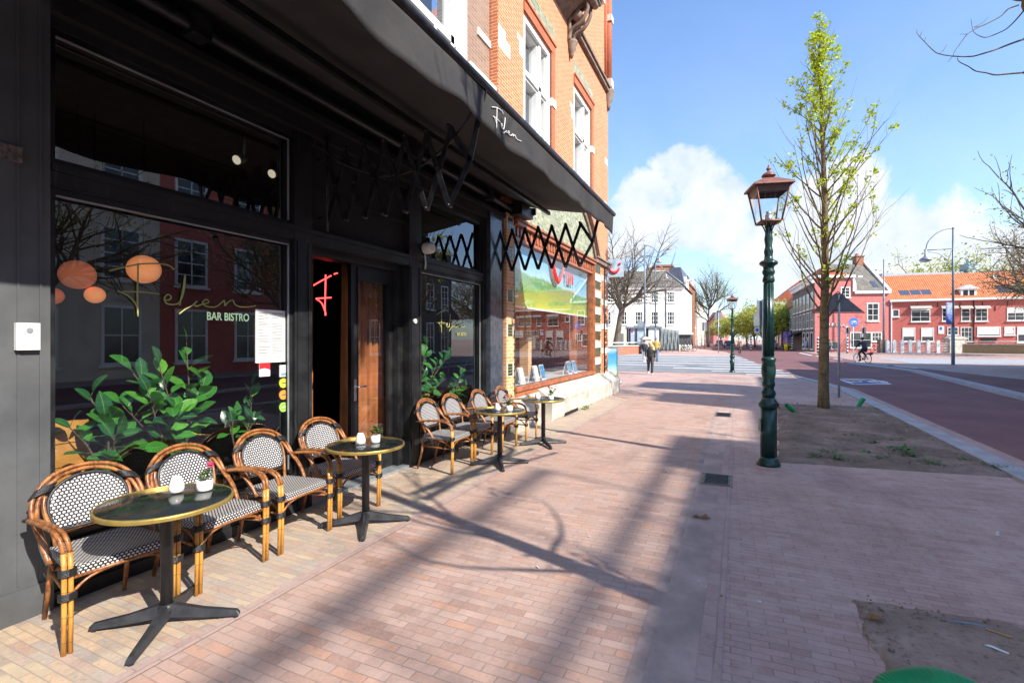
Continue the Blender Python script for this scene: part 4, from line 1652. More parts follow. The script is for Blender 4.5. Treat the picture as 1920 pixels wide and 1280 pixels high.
part('stone_block', M['stonew'], shop, SO, (TX - .02, TX + .004, 7.76, 8.25, 6.9, 7.15), (TX - .02, TX + .004, 7.76, 8.05, 7.15, 7.3), (TX - .02, TX + .004, 15.3, 15.6, 5.9, 6.1),
     (TX - .02, TX + .004, 15.35, 15.7, 7.3, 7.5), (TX - .02, TX + .004, 15.4, 15.75, 10.6, 10.85))
# string course at z 9.7 and corner colonette
mb = MB()
mb.box(TX - .02, TX + .10, 11.9, TY1 + .1, 9.62, 9.72)
mb.box(TX - .02, TX + .15, 11.9, TY1 + .15, 9.72, 9.79)
mb.build('string_course', M['stonedark'], shop, SO)
mb = MB()
mb.lathe([(.05, 0), (.10, .12), (.09, .2), (.17, .34), (.15, .40), (.21, .55), (.21, .62)], (TX + .02, TY1 - .08, 9.10), 14)
mb.build('corbel', M['stonedark'], shop, SO)
mb = MB()
mb.tube([(TX + .02, TY1 - .08, 9.8), (TX + .02, TY1 - .08, 14)], .13, 14)
mb.tube([(TX + .02, TY1 - .42, 9.8), (TX + .02, TY1 - .42, 14)], .06, 10)
mb.build('colonette', M['rb'], shop, SO)
part('stone_block', M['stonew'], shop, SO, (TX - .02, TX + .17, TY1 - .22, TY1 + .06, 9.80, 10.05), (TX - .02, TX + .17, TY1 - .22, TY1 + .06, 11.9, 12.1))
# bay window with scroll bracket
mb = MB()
mb.box(TX, -3.15, 10.3, 12.1, 10.25, 14)
mb.box(TX, -3.05, 10.2, 12.2, 10.15, 10.27)
mb.box(TX, -3.0, 10.15, 12.25, 10.27, 10.33)
mb.build('bay_window', M['white'], shop, SO)
mb = MB()
mb.box(TX, -3.12, 10.3, 12.1, 10.05, 10.15)
mb.prism([(TX, 9.55), (-3.62, 9.75), (-3.2, 10.05), (TX, 10.05)], 10.35, 11.5, 'y')
mb.build('bay_soffit', M['stonedark'], shop, SO)
mb = MB()
for yy in (11.62, 11.88):
    sp = sm([(TX + .04, yy, 9.12), (TX + .10, yy, 9.35), (TX + .34, yy, 9.48), (TX + .50, yy, 9.72), (TX + .52, yy, 9.92), (TX + .66, yy, 10.02)], 5)
    mb.tube(sp, .05, 8)
    mb.tube(sm([(TX + .05, yy, 9.3), (TX + .08, yy, 9.7), (TX + .3, yy, 9.95), (TX + .5, yy, 10.0)], 5), .045, 8)
mb.tube([(TX + .25, 11.58, 9.68), (TX + .25, 11.92, 9.68)], .12, 14)
mb.tube([(TX + .62, 11.56, 9.98), (TX + .62, 11.94, 9.98)], .085, 14)
mb.lathe([(.02, 0), (.06, .08), (.05, .14), (.12, .22), (.10, .28), (.15, .36), (.15, .42)], (TX + .06, 11.75, 8.72), 12)
mb.build('scroll_bracket', M['stonedark'], shop, SO)
mb = MB()
mb.tube([(TX + .06, 15.05, .5), (TX + .06, 15.05, 3.95)], .022, 8)
mb.build('drainpipe', M['iron'], shop, SO)

# shop lettering: red smile and letters hanging behind the glass
ZT = lambda p: xpl(920 + p[0] / 3.3667, 380 + p[1] / 3.3667, -3.96)
tl = thing('shop_sign', ZT((450, 460)), 'red letters with smile mark hanging behind the corner shop window', 'sign')
TO = ZT((450, 460))


def smile(fn, name, parent, org, mat, r0=.045, r1=.10, n=10):
    mb = MB()
    pts = sm([fn(p) for p in [(385, 372), (392, 415), (403, 465), (420, 500), (440, 478), (455, 430), (458, 410)]], 5)
    k = len(pts)
    mb.tube(pts, [r0 + (r1 - r0) * math.sin(math.pi * min(1, i / (k * .62)) / 1.0) ** 1 if i < k * .62 else r0 * .9 for i in range(k)], n)
    mb.tube([fn((376, 362)), fn((396, 380))], r0 * .8, 8)
    q = fn((462, 368))
    mb.ball(q, r1 * .85, 10, (.6, 1, 1))
    return mb.build(name, mat, parent, org)


smile(ZT, 'smile_mark', tl, TO, M['red'], .038, .075)
mb = MB()
lw = .055
ya, za = ZT((472, 435))[1:]
yb, zb = ZT((472, 505))[1:]
yc = ZT((525, 435))[1]
zb = zb + .0
h_ = za - zb
W3 = (yc - ya)
u = W3 / 13
for (q0, q1, r0_, r1_) in ((0, 4.0, .78, 1), (1.3, 2.7, 0, .78), (5.0, 6.35, 0, 1), (8.05, 9.4, 0, 1), (6.35, 8.05, 0, .2), (10.8, 12.2, 0, 1)):
    mb.box(-3.97, -3.95, ya + q0 * u, ya + q1 * u, zb + h_ * r0_, zb + h_ * r1_)
mb.build('letters', M['red'], tl, TO)

# projecting flag sign at the corner
p0 = dp(1154, 502, 16.6)
fs_ = thing('flag_sign', p0, 'square silver sign with red smile mark projecting from the brick corner', 'sign')
rx = Vector((CA, SA, 0))
fwd = Vector((-SA, CA, 0))


def onflag(p):
    v = Vector(dp(1130 + p[0] / 5.332, 480 + p[1] / 5.332, 16.55))
    return tuple(v)


c00, c10, c11, c01 = [Vector(onflag(p)) for p in ((22, 212), (212, 205), (208, 35), (22, 30))]
mb = MB()
dv_ = fwd * .12
vs = [c00, c10, c11, c01, c00 + dv_, c10 + dv_, c11 + dv_, c01 + dv_]
mb.add(vs, [(0, 1, 2, 3), (7, 6, 5, 4), (0, 4, 5, 1), (1, 5, 6, 2), (2, 6, 7, 3), (3, 7, 4, 0)])
mb.build('panel', plain('silver_sign_face', (.42, .52, .60), .35, .3, var=.08, bump=.02), fs_, p0)
mb = MB()
pts = sm([Vector(onflag(p)) - fwd * .02 for p in [(65, 105), (80, 148), (115, 165), (150, 148), (165, 118)]], 5)
k = len(pts)
mb.tube(pts, [.020 + .028 * math.sin(math.pi * i / (k - 1)) for i in range(k)], 8)
mb.tube([Vector(onflag((55, 104))) - fwd * .02, Vector(onflag((86, 102))) - fwd * .02], .020, 8)
mb.ball(Vector(onflag((170, 78))) - fwd * .02, .042, 8)
mb.build('smile_mark', M['red'], fs_, p0)
mb = MB()
mb.tube([c00 + dv_ * .5 + Vector((0, 0, .1)), (TX - .05, 15.7, c00.z + .1)], .02, 6)
mb.tube([c01 + dv_ * .5 - Vector((0, 0, .1)), (TX - .05, 15.7, c01.z - .1)], .02, 6)
mb.build('bracket', M['galv'], fs_, p0)

# brochure stands in the shop window
M['cover_b'] = plain('blue_brochure', (.05, .30, .55), .4, var=.5, scale=20, bump=0)
for i, (y, lb, c_) in enumerate(((9.15, 'blank white brochure stand, nearest in the shop window', 'paper'), (9.95, 'white brochure stand with narrow front in the shop window', 'paper'), (10.35, 'white and blue brochure stand in the shop window middle', 'cover_b'),
                                 (12.3, 'blue brochure stand leaning left in the shop window', 'cover_b'), (12.75, 'light blue brochure stand, farthest in the shop window', 'cover_b'))):
    T = thing('brochure_stand', (-4.1, y, .80), lb, 'brochure', 'brochure stands in the shop window')
    o_ = (-4.1, y, .80)
    mb = MB()
    mb.prism([(-4.03, .80), (-4.04, .80), (-4.12, 1.14), (-4.11, 1.14)], y, y + .26, 'y')
    mb.prism([(-4.22, .80), (-4.21, .80), (-4.12, 1.14), (-4.13, 1.14)], y, y + .26, 'y')
    mb.build('card', M['paper'], T, o_)
    mb = MB()
    mb.prism([(-4.026, .84), (-4.030, .84), (-4.096, 1.12), (-4.092, 1.12)], y + .02, y + .24, 'y')
    mb.build('cover', M[c_], T, o_)

# A-board on the corner
ab = thing('advertising_board', gp(1145, 719) + (0,), 'tall advertising board with blue sky and green field picture at the corner', 'sign board')
bo = gp(1145, 719) + (0,)
c = Vector(bo)


def postermat():
    t = MT('sky_and_field_poster')
    s_ = t.n('ShaderNodeSeparateXYZ')
    t.l(t.co('Object'), s_.inputs[0])
    a = t.noise(t.co('Object'), 3, 5)
    f = t.math('ADD', s_.outputs[2], t.math('MULTIPLY', a, .4))
    cc = t.ramp(t.mr(f, .1, 1.6, smooth=False), [(0, (.20, .40, .02)), (.3, (.50, .62, .05)), (.38, (.45, .75, .8)), (.6, (.10, .42, .72)), (.85, (.05, .32, .65)), (1, (.6, .75, .8))])
    t.set(cc, .4)
    return t.m


mb = MB()
mb.xf = lambda x, y, z: tuple(c + rx * x + fwd * y + Vector((0, 0, z)))
for q in ((-.29, -.25, .12, 1.42), (.25, .29, .12, 1.42)):
    mb.box(q[0], q[1], -.03, .05, q[2], q[3])
mb.box(-.25, .25, -.03, .05, 1.38, 1.42)
mb.box(-.25, .25, -.03, .05, .12, .16)
mb.build('frame', M['galv'], ab, bo)
mb = MB()
mb.xf = lambda x, y, z: tuple(c + rx * x + fwd * y + Vector((0, 0, z)))
mb.box(-.25, .25, -.01, .03, .16, 1.38)
mb.build('poster', postermat(), ab, bo)
mb = MB()
mb.lathe([(.30, 0), (.34, .05), (.30, .10), (.12, .13), (.05, .14)], (c.x + .12, c.y + .1, 0), 20)
mb.build('foot', M['galv'], ab, bo)

# ================================================================== CHAIRS AND TABLES
GRPC = 'bistro chairs along the cafe front'
ch = thing('bistro_chair', (0, 0, 0), 'x', 'chair', GRPC)
D2 = .0142


def dbl(mb, pts, r=.0128, off=(0, D2, 0), n=7):
    for s_ in (-1, 1):
        mb.tube([Vector(p) + Vector(off) * s_ for p in pts], r, n)


for s in (-1, 1):
    mb = MB()
    dbl(mb, [(.255, s * .268, 0), (.262, s * .268, .25), (.262, s * .268, .44), (.258, s * .270, .55)])
    mb.build('leg', M['bam_g'], ch)
    mb = MB()
    mb.tube([(-.30, s * .205, 0), (-.235, s * .20, .25), (-.20, s * .195, .44)], [.013, .016, .016], 8)
    mb.build('leg', M['bam_b'], ch)
    mb = MB()
    pts = sm([(.258, s * .270, .55), (.240, s * .278, .615), (.18, s * .288, .655), (.05, s * .300, .668), (-.10, s * .302, .660), (-.235, s * .285, .640)], 5)
    for q in (-1, 1):
        mb.tube([p + Vector((0, q * D2, 0)) for p in pts], .0128, 7)
    mb.build('armrest', M['bam_b'], ch)
    for zz in (.30, .43):
        mb = MB()
        for k in range(5):
            z_ = zz + k * .008
            mb.tube([(.262 + .024 * math.cos(a), s * .268 + .038 * math.sin(a), z_) for a in [i * math.pi / 5 for i in range(11)]], .0052, 5, cap=False)
        mb.build('binding', M['cord'], ch)
    mb = MB()
    for k in range(5):
        mb.tube([(-.225 - .006 * k + .022 * math.cos(a), s * (.287 + .03 * math.sin(a)), .642 + .012 * math.cos(a)) for a in [i * math.pi / 5 for i in range(11)]], .0055, 5, cap=False)
    mb.build('binding', M['cord'], ch)
    mb = MB()
    for k in range(6):
        f = k * .008
        p = Vector((-.272 - f * .1, s * (.235 - f * .7), .765 + f))
        mb.tube([p + Vector((.016 * math.cos(a), s * .052 * math.sin(a), -.02 * s * 0 + .030 * math.sin(a) * -.6 + .01 * math.cos(a))) for a in [i * math.pi / 5 for i in range(11)]], .0055, 5, cap=False)
    mb.build('binding', M['cord'], ch)
# outer hoop: from the seat side up over the top
mb = MB()
hp = [(-.02, .262, .42), (-.10, .278, .54), (-.215, .285, .655), (-.275, .262, .76), (-.315, .175, .855), (-.335, .06, .893)]
full = sm(hp + [(p[0], -p[1], p[2]) for p in hp[::-1]], 5)
for q in (0, 1):
    mb.tube([Vector((p.x + .004 * q, p.y * (1 - .095 * q * min(1, max(.35, (p.z - .4) * 3))), p.z - .026 * q * min(1, max(0, (p.z - .6) * 4.5)))) for p in full], .0128, 7)
mb.build('back_hoop', M['bam_b'], ch)
mb = MB()
for s_ in (-1, 1):
    mb.tube(sm([(-.185, s_ * .180, .43), (-.205, s_ * .190, .52), (-.235, s_ * .212, .62), (-.262, s_ * .220, .69), (-.285, s_ * .208, .75)], 5), .0135, 7)
mb.tube([(-.213, .185, .535), (-.216, -.185, .535)], .010, 6)
mb.build('back_frame', M['bam_b'], ch)
# woven panel
mb = MB()
mb.smooth = True


def halfw(z):
    pr = [(.545, .165), (.60, .186), (.66, .200), (.72, .196), (.77, .172), (.81, .128), (.835, .078), (.846, .03)]
    for (a, b), (c_, d) in zip(pr, pr[1:]):
        if a <= z <= c_:
            return b + (d - b) * (z - a) / (c_ - a)
    return .03


vs, fs, uvs = [], [], []
nz_, ny_ = 18, 12
for i in range(nz_ + 1):
    z = .545 + (.846 - .545) * (1 - (1 - i / nz_) ** 1.4)
    hw = halfw(z)
    x = -.216 - (z - .535) * .31
    for j in range(ny_ + 1):
        y = hw * (2 * j / ny_ - 1)
        vs.append((x - .016 * (1 - (y / .2) ** 2) + .012, y, z))
        uvs.append((y + 2, z))
for i in range(nz_):
    for j in range(ny_):
        k = i * (ny_ + 1) + j
        fs.append((k, k + 1, k + ny_ + 2, k + ny_ + 1))
mb.add(vs, fs, uvs)
bp = mb.build('backrest', M['weave_b'], ch)
md = bp.modifiers.new('thickness', 'SOLIDIFY')
md.thickness = .012
md.offset = 0
mb = MB()
rim = [(-.216 - (z - .535) * .31 + .012, halfw(z) + .004, z) for z in [.545 + .301 * (1 - (1 - i / 14) ** 1.4) for i in range(15)]]
mb.tube([(p[0], p[1], p[2]) for p in rim] + [(p[0], -p[1], p[2]) for p in rim[::-1]], .010, 6)
mb.tube([rim[0], (rim[0][0], -rim[0][1], rim[0][2])], .010, 6)
mb.build('backrest_edging', M['cord'], ch)
# seat: woven top that wraps down in front and at the sides
mb = MB()
mb.smooth = True
vs, fs, uvs = [], [], []
nx_, ny_ = 14, 14
for i in range(-3, nx_ + 4):
    ii = min(max(i, 0), nx_)
    x = -.20 + .455 * ii / nx_
    hw = .205 + .035 * min(1, ii / nx_ * 1.3)
    if ii > nx_ - 2:
        hw -= .012 * (ii - nx_ + 2)
    dz = 0
    if i < 0 or i > nx_:
        e = (-i if i < 0 else i - nx_)
        dz = [0, .006, .026, .046][e]
        x += (.006 if i > nx_ else -.006) * (e > 0)
    for j in range(-2, ny_ + 3):
        jj = min(max(j, 0), ny_)
        y = hw * (2 * jj / ny_ - 1)
        dy = 0
        if j < 0 or j > ny_:
            e = (-j if j < 0 else j - ny_)
            dy = [0, .012, .046][e]
            y += (.005 if j > ny_ else -.005)
        sagz = -.014 * max(0, 1 - (2 * jj / ny_ - 1) ** 2) * max(0, 1 - (2 * ii / nx_ - 1) ** 2)
        z = .462 + sagz - max(dz, dy)
        vs.append((x, y, z))
        uvs.append((y + (dy if j > ny_ else -dy) + 2, x + (dz if i > nx_ else -dz) + 2))
row = ny_ + 5
for i in range(nx_ + 6):
    for j in range(ny_ + 4):
        k = i * row + j
        fs.append((k, k + row, k + row + 1, k + 1))
mb.add(vs, fs, uvs)
mb.build('seat', M['weave_s'], ch)
mb = MB()
mb.box(-.195, .250, -.205, .205, .412, .43)
mb.build('seat_frame', M['cord'], ch)
mb = MB()
mb.tube([(.255, -.25, .405), (.255, .25, .405)], .011, 6)
mb.tube(sm([(.255, -.262, .30), (.25, -.20, .36), (.25, -.12, .392), (.25, 0, .40), (.25, .12, .392), (.25, .20, .36), (.255, .262, .30)], 4), .009, 6)
for s in (-1, 1):
    mb.tube([(.25, s * .262, .315), (-.225, s * .20, .305)], .010, 6)
    mb.tube(sm([(.25, s * .262, .31), (.16, s * .25, .38), (.03, s * .235, .405)], 4), .009, 6)
mb.tube([(-.225, -.20, .305), (-.225, .20, .305)], .009, 6)
mb.build('stretcher', M['bam_b'], ch)

cl = [((-3.54, 1.70), -6, 'woven bistro chair nearest the grey pillar, left of the first table'),
      ((-3.56, 2.36), 3, 'woven bistro chair behind the first table under the tall plant'),
      ((-3.575, 3.03), 2, 'woven bistro chair below the menu sheet, left of the second table'),
      ((-3.62, 3.74), -1, 'woven bistro chair behind the second table at the open doorway'),
      ((-3.56, 5.58), 2, 'woven bistro chair just right of the door post'),
      ((-3.58, 6.22), 1, 'woven bistro chair behind the third table, left one'),
      ((-3.50, 6.92), 1, 'woven bistro chair in front of the stone column'),
      ((-3.42, 7.60), 4, 'woven bistro chair farthest away against the brick pier')]
for i, ((x, y), a, lb) in enumerate(cl):
    place(ch, i == 0, (x, y, .012), R(a), lb)

GRPT = 'round bistro tables on the sidewalk'
tb = thing('bistro_table', (0, 0, 0), 'x', 'table', GRPT)
mb = MB()
mb.lathe([(.338, .712), (.340, .716), (.340, .741), (.336, .7425)], n=64)
mb.build('tabletop', M['cone'], tb)
mb = MB()
mb.smooth = True
prof = [(.338, .715), (.348, .716), (.351, .720), (.349, .7255), (.3515, .731), (.350, .739), (.346, .744), (.339, .7445), (.339, .742)]
vs, fs = [], []
n = 64
for (r_, z_) in prof:
    for j in range(n):
        q = 2 * math.pi * j / n
        vs.append((r_ * math.cos(q), r_ * math.sin(q), z_))
for i in range(len(prof) - 1):
    for j in range(n):
        fs.append((i * n + j, i * n + (j + 1) % n, (i + 1) * n + (j + 1) % n, (i + 1) * n + j))
mb.add(vs, fs)
mb.build('rim', M['brass'], tb)
mb = MB()
mb.lathe([(.034, .10), (.034, .70), (.05, .705), (.12, .708), (.12, .712)], n=20)
mb.lathe([(.045, .075), (.045, .11), (.036, .125)], n=20)
mb.build('column', M['tableleg'], tb)
for k in range(4):
    mb = MB()
    a = math.pi / 2 * k + R(-54)
    ca, sa_ = math.cos(a), math.sin(a)
    mb.xf = lambda x, y, z, ca=ca, sa_=sa_: (x * ca - y * sa_, x * sa_ + y * ca, z)
    sec = [(.0, .035, .045, .125), (.05, .034, .05, .118), (.20, .027, .030, .078), (.385, .022, .014, .046), (.402, .019, .014, .030)]
    vs, fs = [], []
    for (x, hw, zb_, zt_) in sec:
        vs += [(x, -hw, zb_), (x, hw, zb_), (x, hw * .55, zt_), (x, -hw * .55, zt_)]
    for i in range(len(sec) - 1):
        for j in range(4):
            fs.append((i * 4 + j, i * 4 + (j + 1) % 4, (i + 1) * 4 + (j + 1) % 4, (i + 1) * 4 + j))
    fs += [(3, 2, 1, 0), (16, 17, 18, 19)]
    mb.add(vs, fs, smooth=False)
    mb.lathe([(.016, 0), (.018, .016)], (.380, 0, 0), 10)
    mb.build('leg', M['tableleg'], tb)
TP = [((-3.125, 1.81), 'round bistro table nearest the camera with brass rim'), ((-3.13, 3.55), 'round bistro table before the open door with brass rim'),
      ((-2.97, 6.03), 'round bistro table before the right cafe window'), ((-2.89, 7.47), 'round bistro table farthest away beside the stone plinth')]
for i, ((x, y), lb) in enumerate(TP):
    place(tb, i == 0, (x, y, .012), R([0, 2, -3, 4][i]), lb)
TZ = .757


def vase(x, y, lb, s=1.0):
    o = (x, y, TZ)
    T = thing('candle_holder', o, lb, 'candle holder', 'white candle holders on the tables')
    mb = MB()
    mb.lathe([(.030 * s, 0), (.040 * s, .006), (.043 * s, .025), (.042 * s, .045), (.034 * s, .075), (.026 * s, .096), (.0235 * s, .098), (.024 * s, .085), (.034 * s, .04)], o, 28)
    mb.build('body', M['ceramic'], T, o)


def flowerpot(x, y, lb, seed, h=.07, r=.042, fl=3, sc_=1.0, fh=.13):
    o = (x, y, TZ)
    rn = random.Random(seed)
    T = thing('flower_pot', o, lb, 'flower pot', 'white flower pots on the tables')
    mb = MB()
    mb.lathe([(r * .88, 0), (r * .97, .006), (r, .02), (r * 1.02, h), (r * .95, h), (r * .92, h * .85), (.004, h * .83)], o, 28)
    mb.build('pot', M['ceramic'], T, o)
    lf, fw, st = MB(), MB(), MB()
    for i in range(34):
        a = rn.uniform(0, 6.28)
        el = rn.uniform(.05, 1.0)
        q = Vector(o) + Vector((rn.uniform(-.6, .6) * r, rn.uniform(-.6, .6) * r, h + rn.uniform(0, .06) * sc_))
        leaf_into(lf, q, (math.cos(a), math.sin(a), el), (0, 0, 1), rn.uniform(.022, .04) * sc_, rn.uniform(.018, .028) * sc_)
    for i in range(fl):
        a = rn.uniform(0, 6.28)
        q = Vector(o) + Vector((math.cos(a) * .022 * (1 + fl / 3), math.sin(a) * .022 * (1 + fl / 3), h + fh * rn.uniform(.75, 1.1)))
        st.tube([Vector(o) + Vector((0, 0, h * .8)), q], .0018, 4)
        for k in range(18):
            b_ = rn.uniform(0, 6.28)
            leaf_into(fw, q, (math.cos(b_), math.sin(b_), rn.uniform(-.3, 1.0)), (0, 0, 1), .023, .021)
        for k in range(3):
            b_ = rn.uniform(0, 6.28)
            leaf_into(lf, Vector(o) + (q - Vector(o)) * rn.uniform(.5, .8), (math.cos(b_), math.sin(b_), .3), (0, 0, 1), .034 * sc_, .024 * sc_)
    lf.build('leaves', M['leafp'], T, o)
    fw.build('flowers', M['petal'], T, o)
    st.build('stems', M['weed'], T, o)


def gpt(px, py):
    return gp(px, py, TZ)


x, y = gpt(331, 922)
vase(x, y, 'white tapered candle holder on the nearest table')
x, y = gpt(384, 918)
flowerpot(x, y, 'wide white pot with one pink rose on nearest table', 3, .066, .046, 2, .9, .10)
x, y = gpt(676, 832)
vase(x, y, 'white candle holder on the table before the door', 1.05)
x, y = gpt(704, 829)
flowerpot(x, y, 'white pot with leafy pale green plant on second table', 5, .072, .043, 1, 1.35, .13)
x, y = gpt(933, 769)
vase(x, y, 'white candle holder on the table before right window', 1.05)
x, y = gpt(955, 770)
flowerpot(x, y, 'white pot with spreading pink flowers on third table', 8, .072, .045, 7, 1.1, .13)
x, y = gpt(1008, 748)
vase(x, y, 'white candle holder on the farthest table', 1.05)
x, y = gpt(1033, 749)
flowerpot(x, y, 'white pot with deep pink flowers on farthest table', 10, .072, .043, 7, 1.2, .13)
for i, (px, py, lb) in enumerate(((677, 838, 'clear glass ashtray on the table before the door'), (1021, 750, 'clear glass ashtray between pot and candle holder, farthest table'))):
    x, y = gpt(px, py)
    mb = MB()
    mb.lathe([(.040, 0), (.044, .004), (.047, .028), (.042, .028), (.038, .008), (.004, .007)], (x, y, TZ), 24)
    tag(mb.build('ashtray', M['glass_c'], None, (x, y, TZ)), lb, 'ashtray', 'glass ashtrays on the tables')

# ================================================================== STREET LAMPS
LG = 'green cast iron street lamps with copper lanterns'
lx, ly = gp(1441, 872)
lamp = thing('street_lamp', (lx, ly, 0), 'tall green cast iron street lamp with copper lantern, near one by soil bed', 'street lamp', LG)
mb = MB()
mb.lathe([(.145, 0), (.150, .03), (.135, .06), (.115, .10), (.100, .13)], n=24)
mb.lathe([(.103, .13), (.103, .845)], n=8, rot=R(22.5))
mb.lathe([(.103, .845), (.125, .86), (.130, .90), (.112, .93), (.10, .95), (.082, 1.0)], n=24)
mb.build('base', M['green_cast'], lamp)
mb = MB()
mb.box(-.115, -.095, -.05, .05, .50, .68)
mb.build('service_hatch', M['green_cast'], lamp)
mb = MB()
mb.lathe([(.075, 1.0), (.088, 1.03), (.090, 1.07), (.072, 1.10), (.066, 1.14), (.082, 1.17), (.080, 1.20), (.072, 1.24), (.088, 1.34), (.090, 1.42), (.078, 1.50), (.092, 1.53), (.092, 1.56), (.066, 1.59)], n=24)
mb.lathe([(.066, 1.59), (.060, 2.66)], n=12)
for k in range(12):
    a = k * math.pi / 6
    mb.tube([(.064 * math.cos(a), .064 * math.sin(a), 1.6), (.058 * math.cos(a), .058 * math.sin(a), 2.65)], .008, 5)
mb.lathe([(.060, 2.66), (.078, 2.69), (.070, 2.74), (.060, 2.77), (.076, 2.80), (.080, 2.83), (.066, 2.86), (.068, 2.90), (.11, 2.93), (.118, 2.955), (.100, 2.98), (.058, 3.0), (.050, 3.06), (.058, 3.12), (.050, 3.16), (.042, 3.2), (.054, 3.3), (.046, 3.36), (.038, 3.45), (.050, 3.49), (.03, 3.5)], n=24)
mb.build('column', M['green_cast'], lamp)
mb = MB()
for k in range(4):
    a = R(45 + 90 * k)
    c_, s_ = math.cos(a), math.sin(a)
    mb.tube(sm([(.035 * c_, .035 * s_, 3.38), (.06 * c_, .06 * s_, 3.46), (.10 * c_, .10 * s_, 3.53), (.150 * c_, .150 * s_, 3.54)], 4), .009, 6)
mb.tube([(0, 0, 3.48), (0, 0, 3.55)], .02, 8)
mb.build('lantern_bracket', M['green_cast'], lamp)


def sqring(mb, r0, z0, r1, z1, t=.012):
    mb.lathe([(r0, z0), (r1, z1)], n=4, rot=R(45))


RZ = R(45)
LB, LT, ZB, ZT_ = .178, .300, 3.545, 4.075    # half diagonals
mb = MB()
q = math.sqrt(.5)
for sx, sy in ((1, 1), (1, -1), (-1, 1), (-1, -1)):
    mb.tube([(sx * LB * q, sy * LB * q, ZB), (sx * LT * q, sy * LT * q, ZT_)], .012, 4)
for (r_, z_, t_) in ((LB, ZB, .016), (LT, ZT_, .014)):
    for (a, b) in (((1, 1), (1, -1)), ((1, -1), (-1, -1)), ((-1, -1), (-1, 1)), ((-1, 1), (1, 1))):
        mb.tube([(a[0] * r_ * q, a[1] * r_ * q, z_), (b[0] * r_ * q, b[1] * r_ * q, z_)], t_, 4)
mb.lathe([(LB * .98, ZB - .012), (LB * .98, ZB + .002)], n=4, rot=RZ)
lan = mb.build('lantern', M['copper'], lamp)
mb = MB()
f_ = .76
for (a, b) in (((1, 1), (1, -1)), ((1, -1), (-1, -1)), ((-1, -1), (-1, 1)), ((-1, 1), (1, 1))):
    def P_(s_, f):
        r_ = (LB + (LT - LB) * f) * q * .985
        return (s_[0] * r_, s_[1] * r_, ZB + (ZT_ - ZB) * f)
    mb.poly([P_(a, 0.02), P_(b, 0.02), P_(b, f_), P_(a, f_)])
mb.build('glass', M['glass_c'], lan)
mb = MB()
for (a, b) in (((1, 1), (1, -1)), ((1, -1), (-1, -1)), ((-1, -1), (-1, 1)), ((-1, 1), (1, 1))):
    mb.poly([P_(a, f_), P_(b, f_), P_(b, 1.0), P_(a, 1.0)])
mb.build('vent_band', plain('perforated_copper_band', (.14, .09, .075), .5, .5, var=.4, scale=60, bump=.1), lan)
mb = MB()
mb.tube([(0, 0, ZB), (0, 0, ZB + .11)], .045, 14)
mb.tube([(0, 0, ZB + .10), (0, 0, ZB + .16)], .034, 14)
mb.build('burner', M['galv'], lan)
mb = MB()
mb.lathe([(.352, ZT_ - .035), (.357, ZT_ - .03), (.352, ZT_ - .005), (.105, ZT_ + .105), (.09, ZT_ + .105)], n=4, rot=RZ)
mb.lathe([(.055, ZT_ + .10), (.055, ZT_ + .135), (.085, ZT_ + .14), (.09, ZT_ + .15), (.07, ZT_ + .18), (.042, ZT_ + .20), (.02, ZT_ + .205), (.015, ZT_ + .225), (.028, ZT_ + .24), (.030, ZT_ + .26), (.015, ZT_ + .275), (.006, ZT_ + .315)], n=20)
mb.build('roof', M['copper'], lan)
lamp.rotation_euler = (0, 0, R(14))
lamp.scale = (1, 1, .935)
sc_lamp = copy_tree(lamp)
sc_lamp.location = (*gp(1373, 698), 0)
sc_lamp['label'] = 'green street lamp with copper lantern standing far off at the white striped crossing'


def tall_lamp(px, py, d, topy, arm, lb, side=-1, sc_=1.0, banner=False, ground=None):
    b = ground if ground else (*dp(px, py, d)[:2], 0)
    d_ = -b[0] * SA + b[1] * CA
    ht = H + d_ * (YH - topy) / F
    T = thing('arc_street_lamp', b, lb, 'street lamp', 'tall blue grey street lamps with curved arms')
    mb = MB()
    mb.xf = lambda x, y, z: tuple(rx * x + fwd * y + Vector((0, 0, z)) + Vector(b))
    mb.tube([(0, 0, 0), (0, 0, ht * .28)], .10 * sc_, 12)
    mb.tube([(0, 0, ht * .28), (0, 0, ht)], [.078 * sc_, .055 * sc_], 12)
    mb.ball((0, 0, ht), .08 * sc_, 6)
    mb.build('pole', M['postblue'], T, b)
    mb = MB()
    mb.xf = lambda x, y, z: tuple(rx * x + fwd * y + Vector((0, 0, z)) + Vector(b))
    A = arm
    zc = ht - A * .80
    mb.tube(sm([(0, 0, ht), (side * A * .25, 0, ht - A * .03), (side * A * .6, 0, ht - A * .18), (side * A * .9, 0, ht - A * .48), (side * A, 0, zc)], 5), .035 * sc_, 6)
    mb.tube([(-side * .08, 0, zc + .12), (side * (A + .1), 0, zc)], .032 * sc_, 6)
    mb.tube(sm([(side * A * .9, 0, zc - .1), (side * A * .5, 0, zc - .25), (side * .1, 0, zc - A * .5), (0, 0, zc - A * .6)], 5), .018 * sc_, 5)
    mb.build('arm', M['postblue'], T, b)
    mb = MB()
    mb.xf = lambda x, y, z: tuple(rx * x + fwd * y + Vector((0, 0, z)) + Vector(b))
    mb.lathe([(.06, .05), (.075, -.35), (.10, -.42), (.30, -.55), (.36, -.68), (.30, -.68)], (side * A, 0, zc), 18)
    mb.build('lamp_shade', M['galv'], T, b)
    mb = MB()
    mb.xf = lambda x, y, z: tuple(rx * x + fwd * y + Vector((0, 0, z)) + Vector(b))
    mb.ball((side * A, 0, zc - .68), .28, 8, (1, 1, .5))
    mb.build('lamp_bowl', M['plasticw'], T, b)
    return T, b, ht


g_ = gp(1787, 684)
T1, b1, h1 = tall_lamp(1787, 684, 0, 428, 1.85, 'tall blue grey street lamp with curved arm beside the red buildings', -1, 1.0, ground=(*g_, 0))
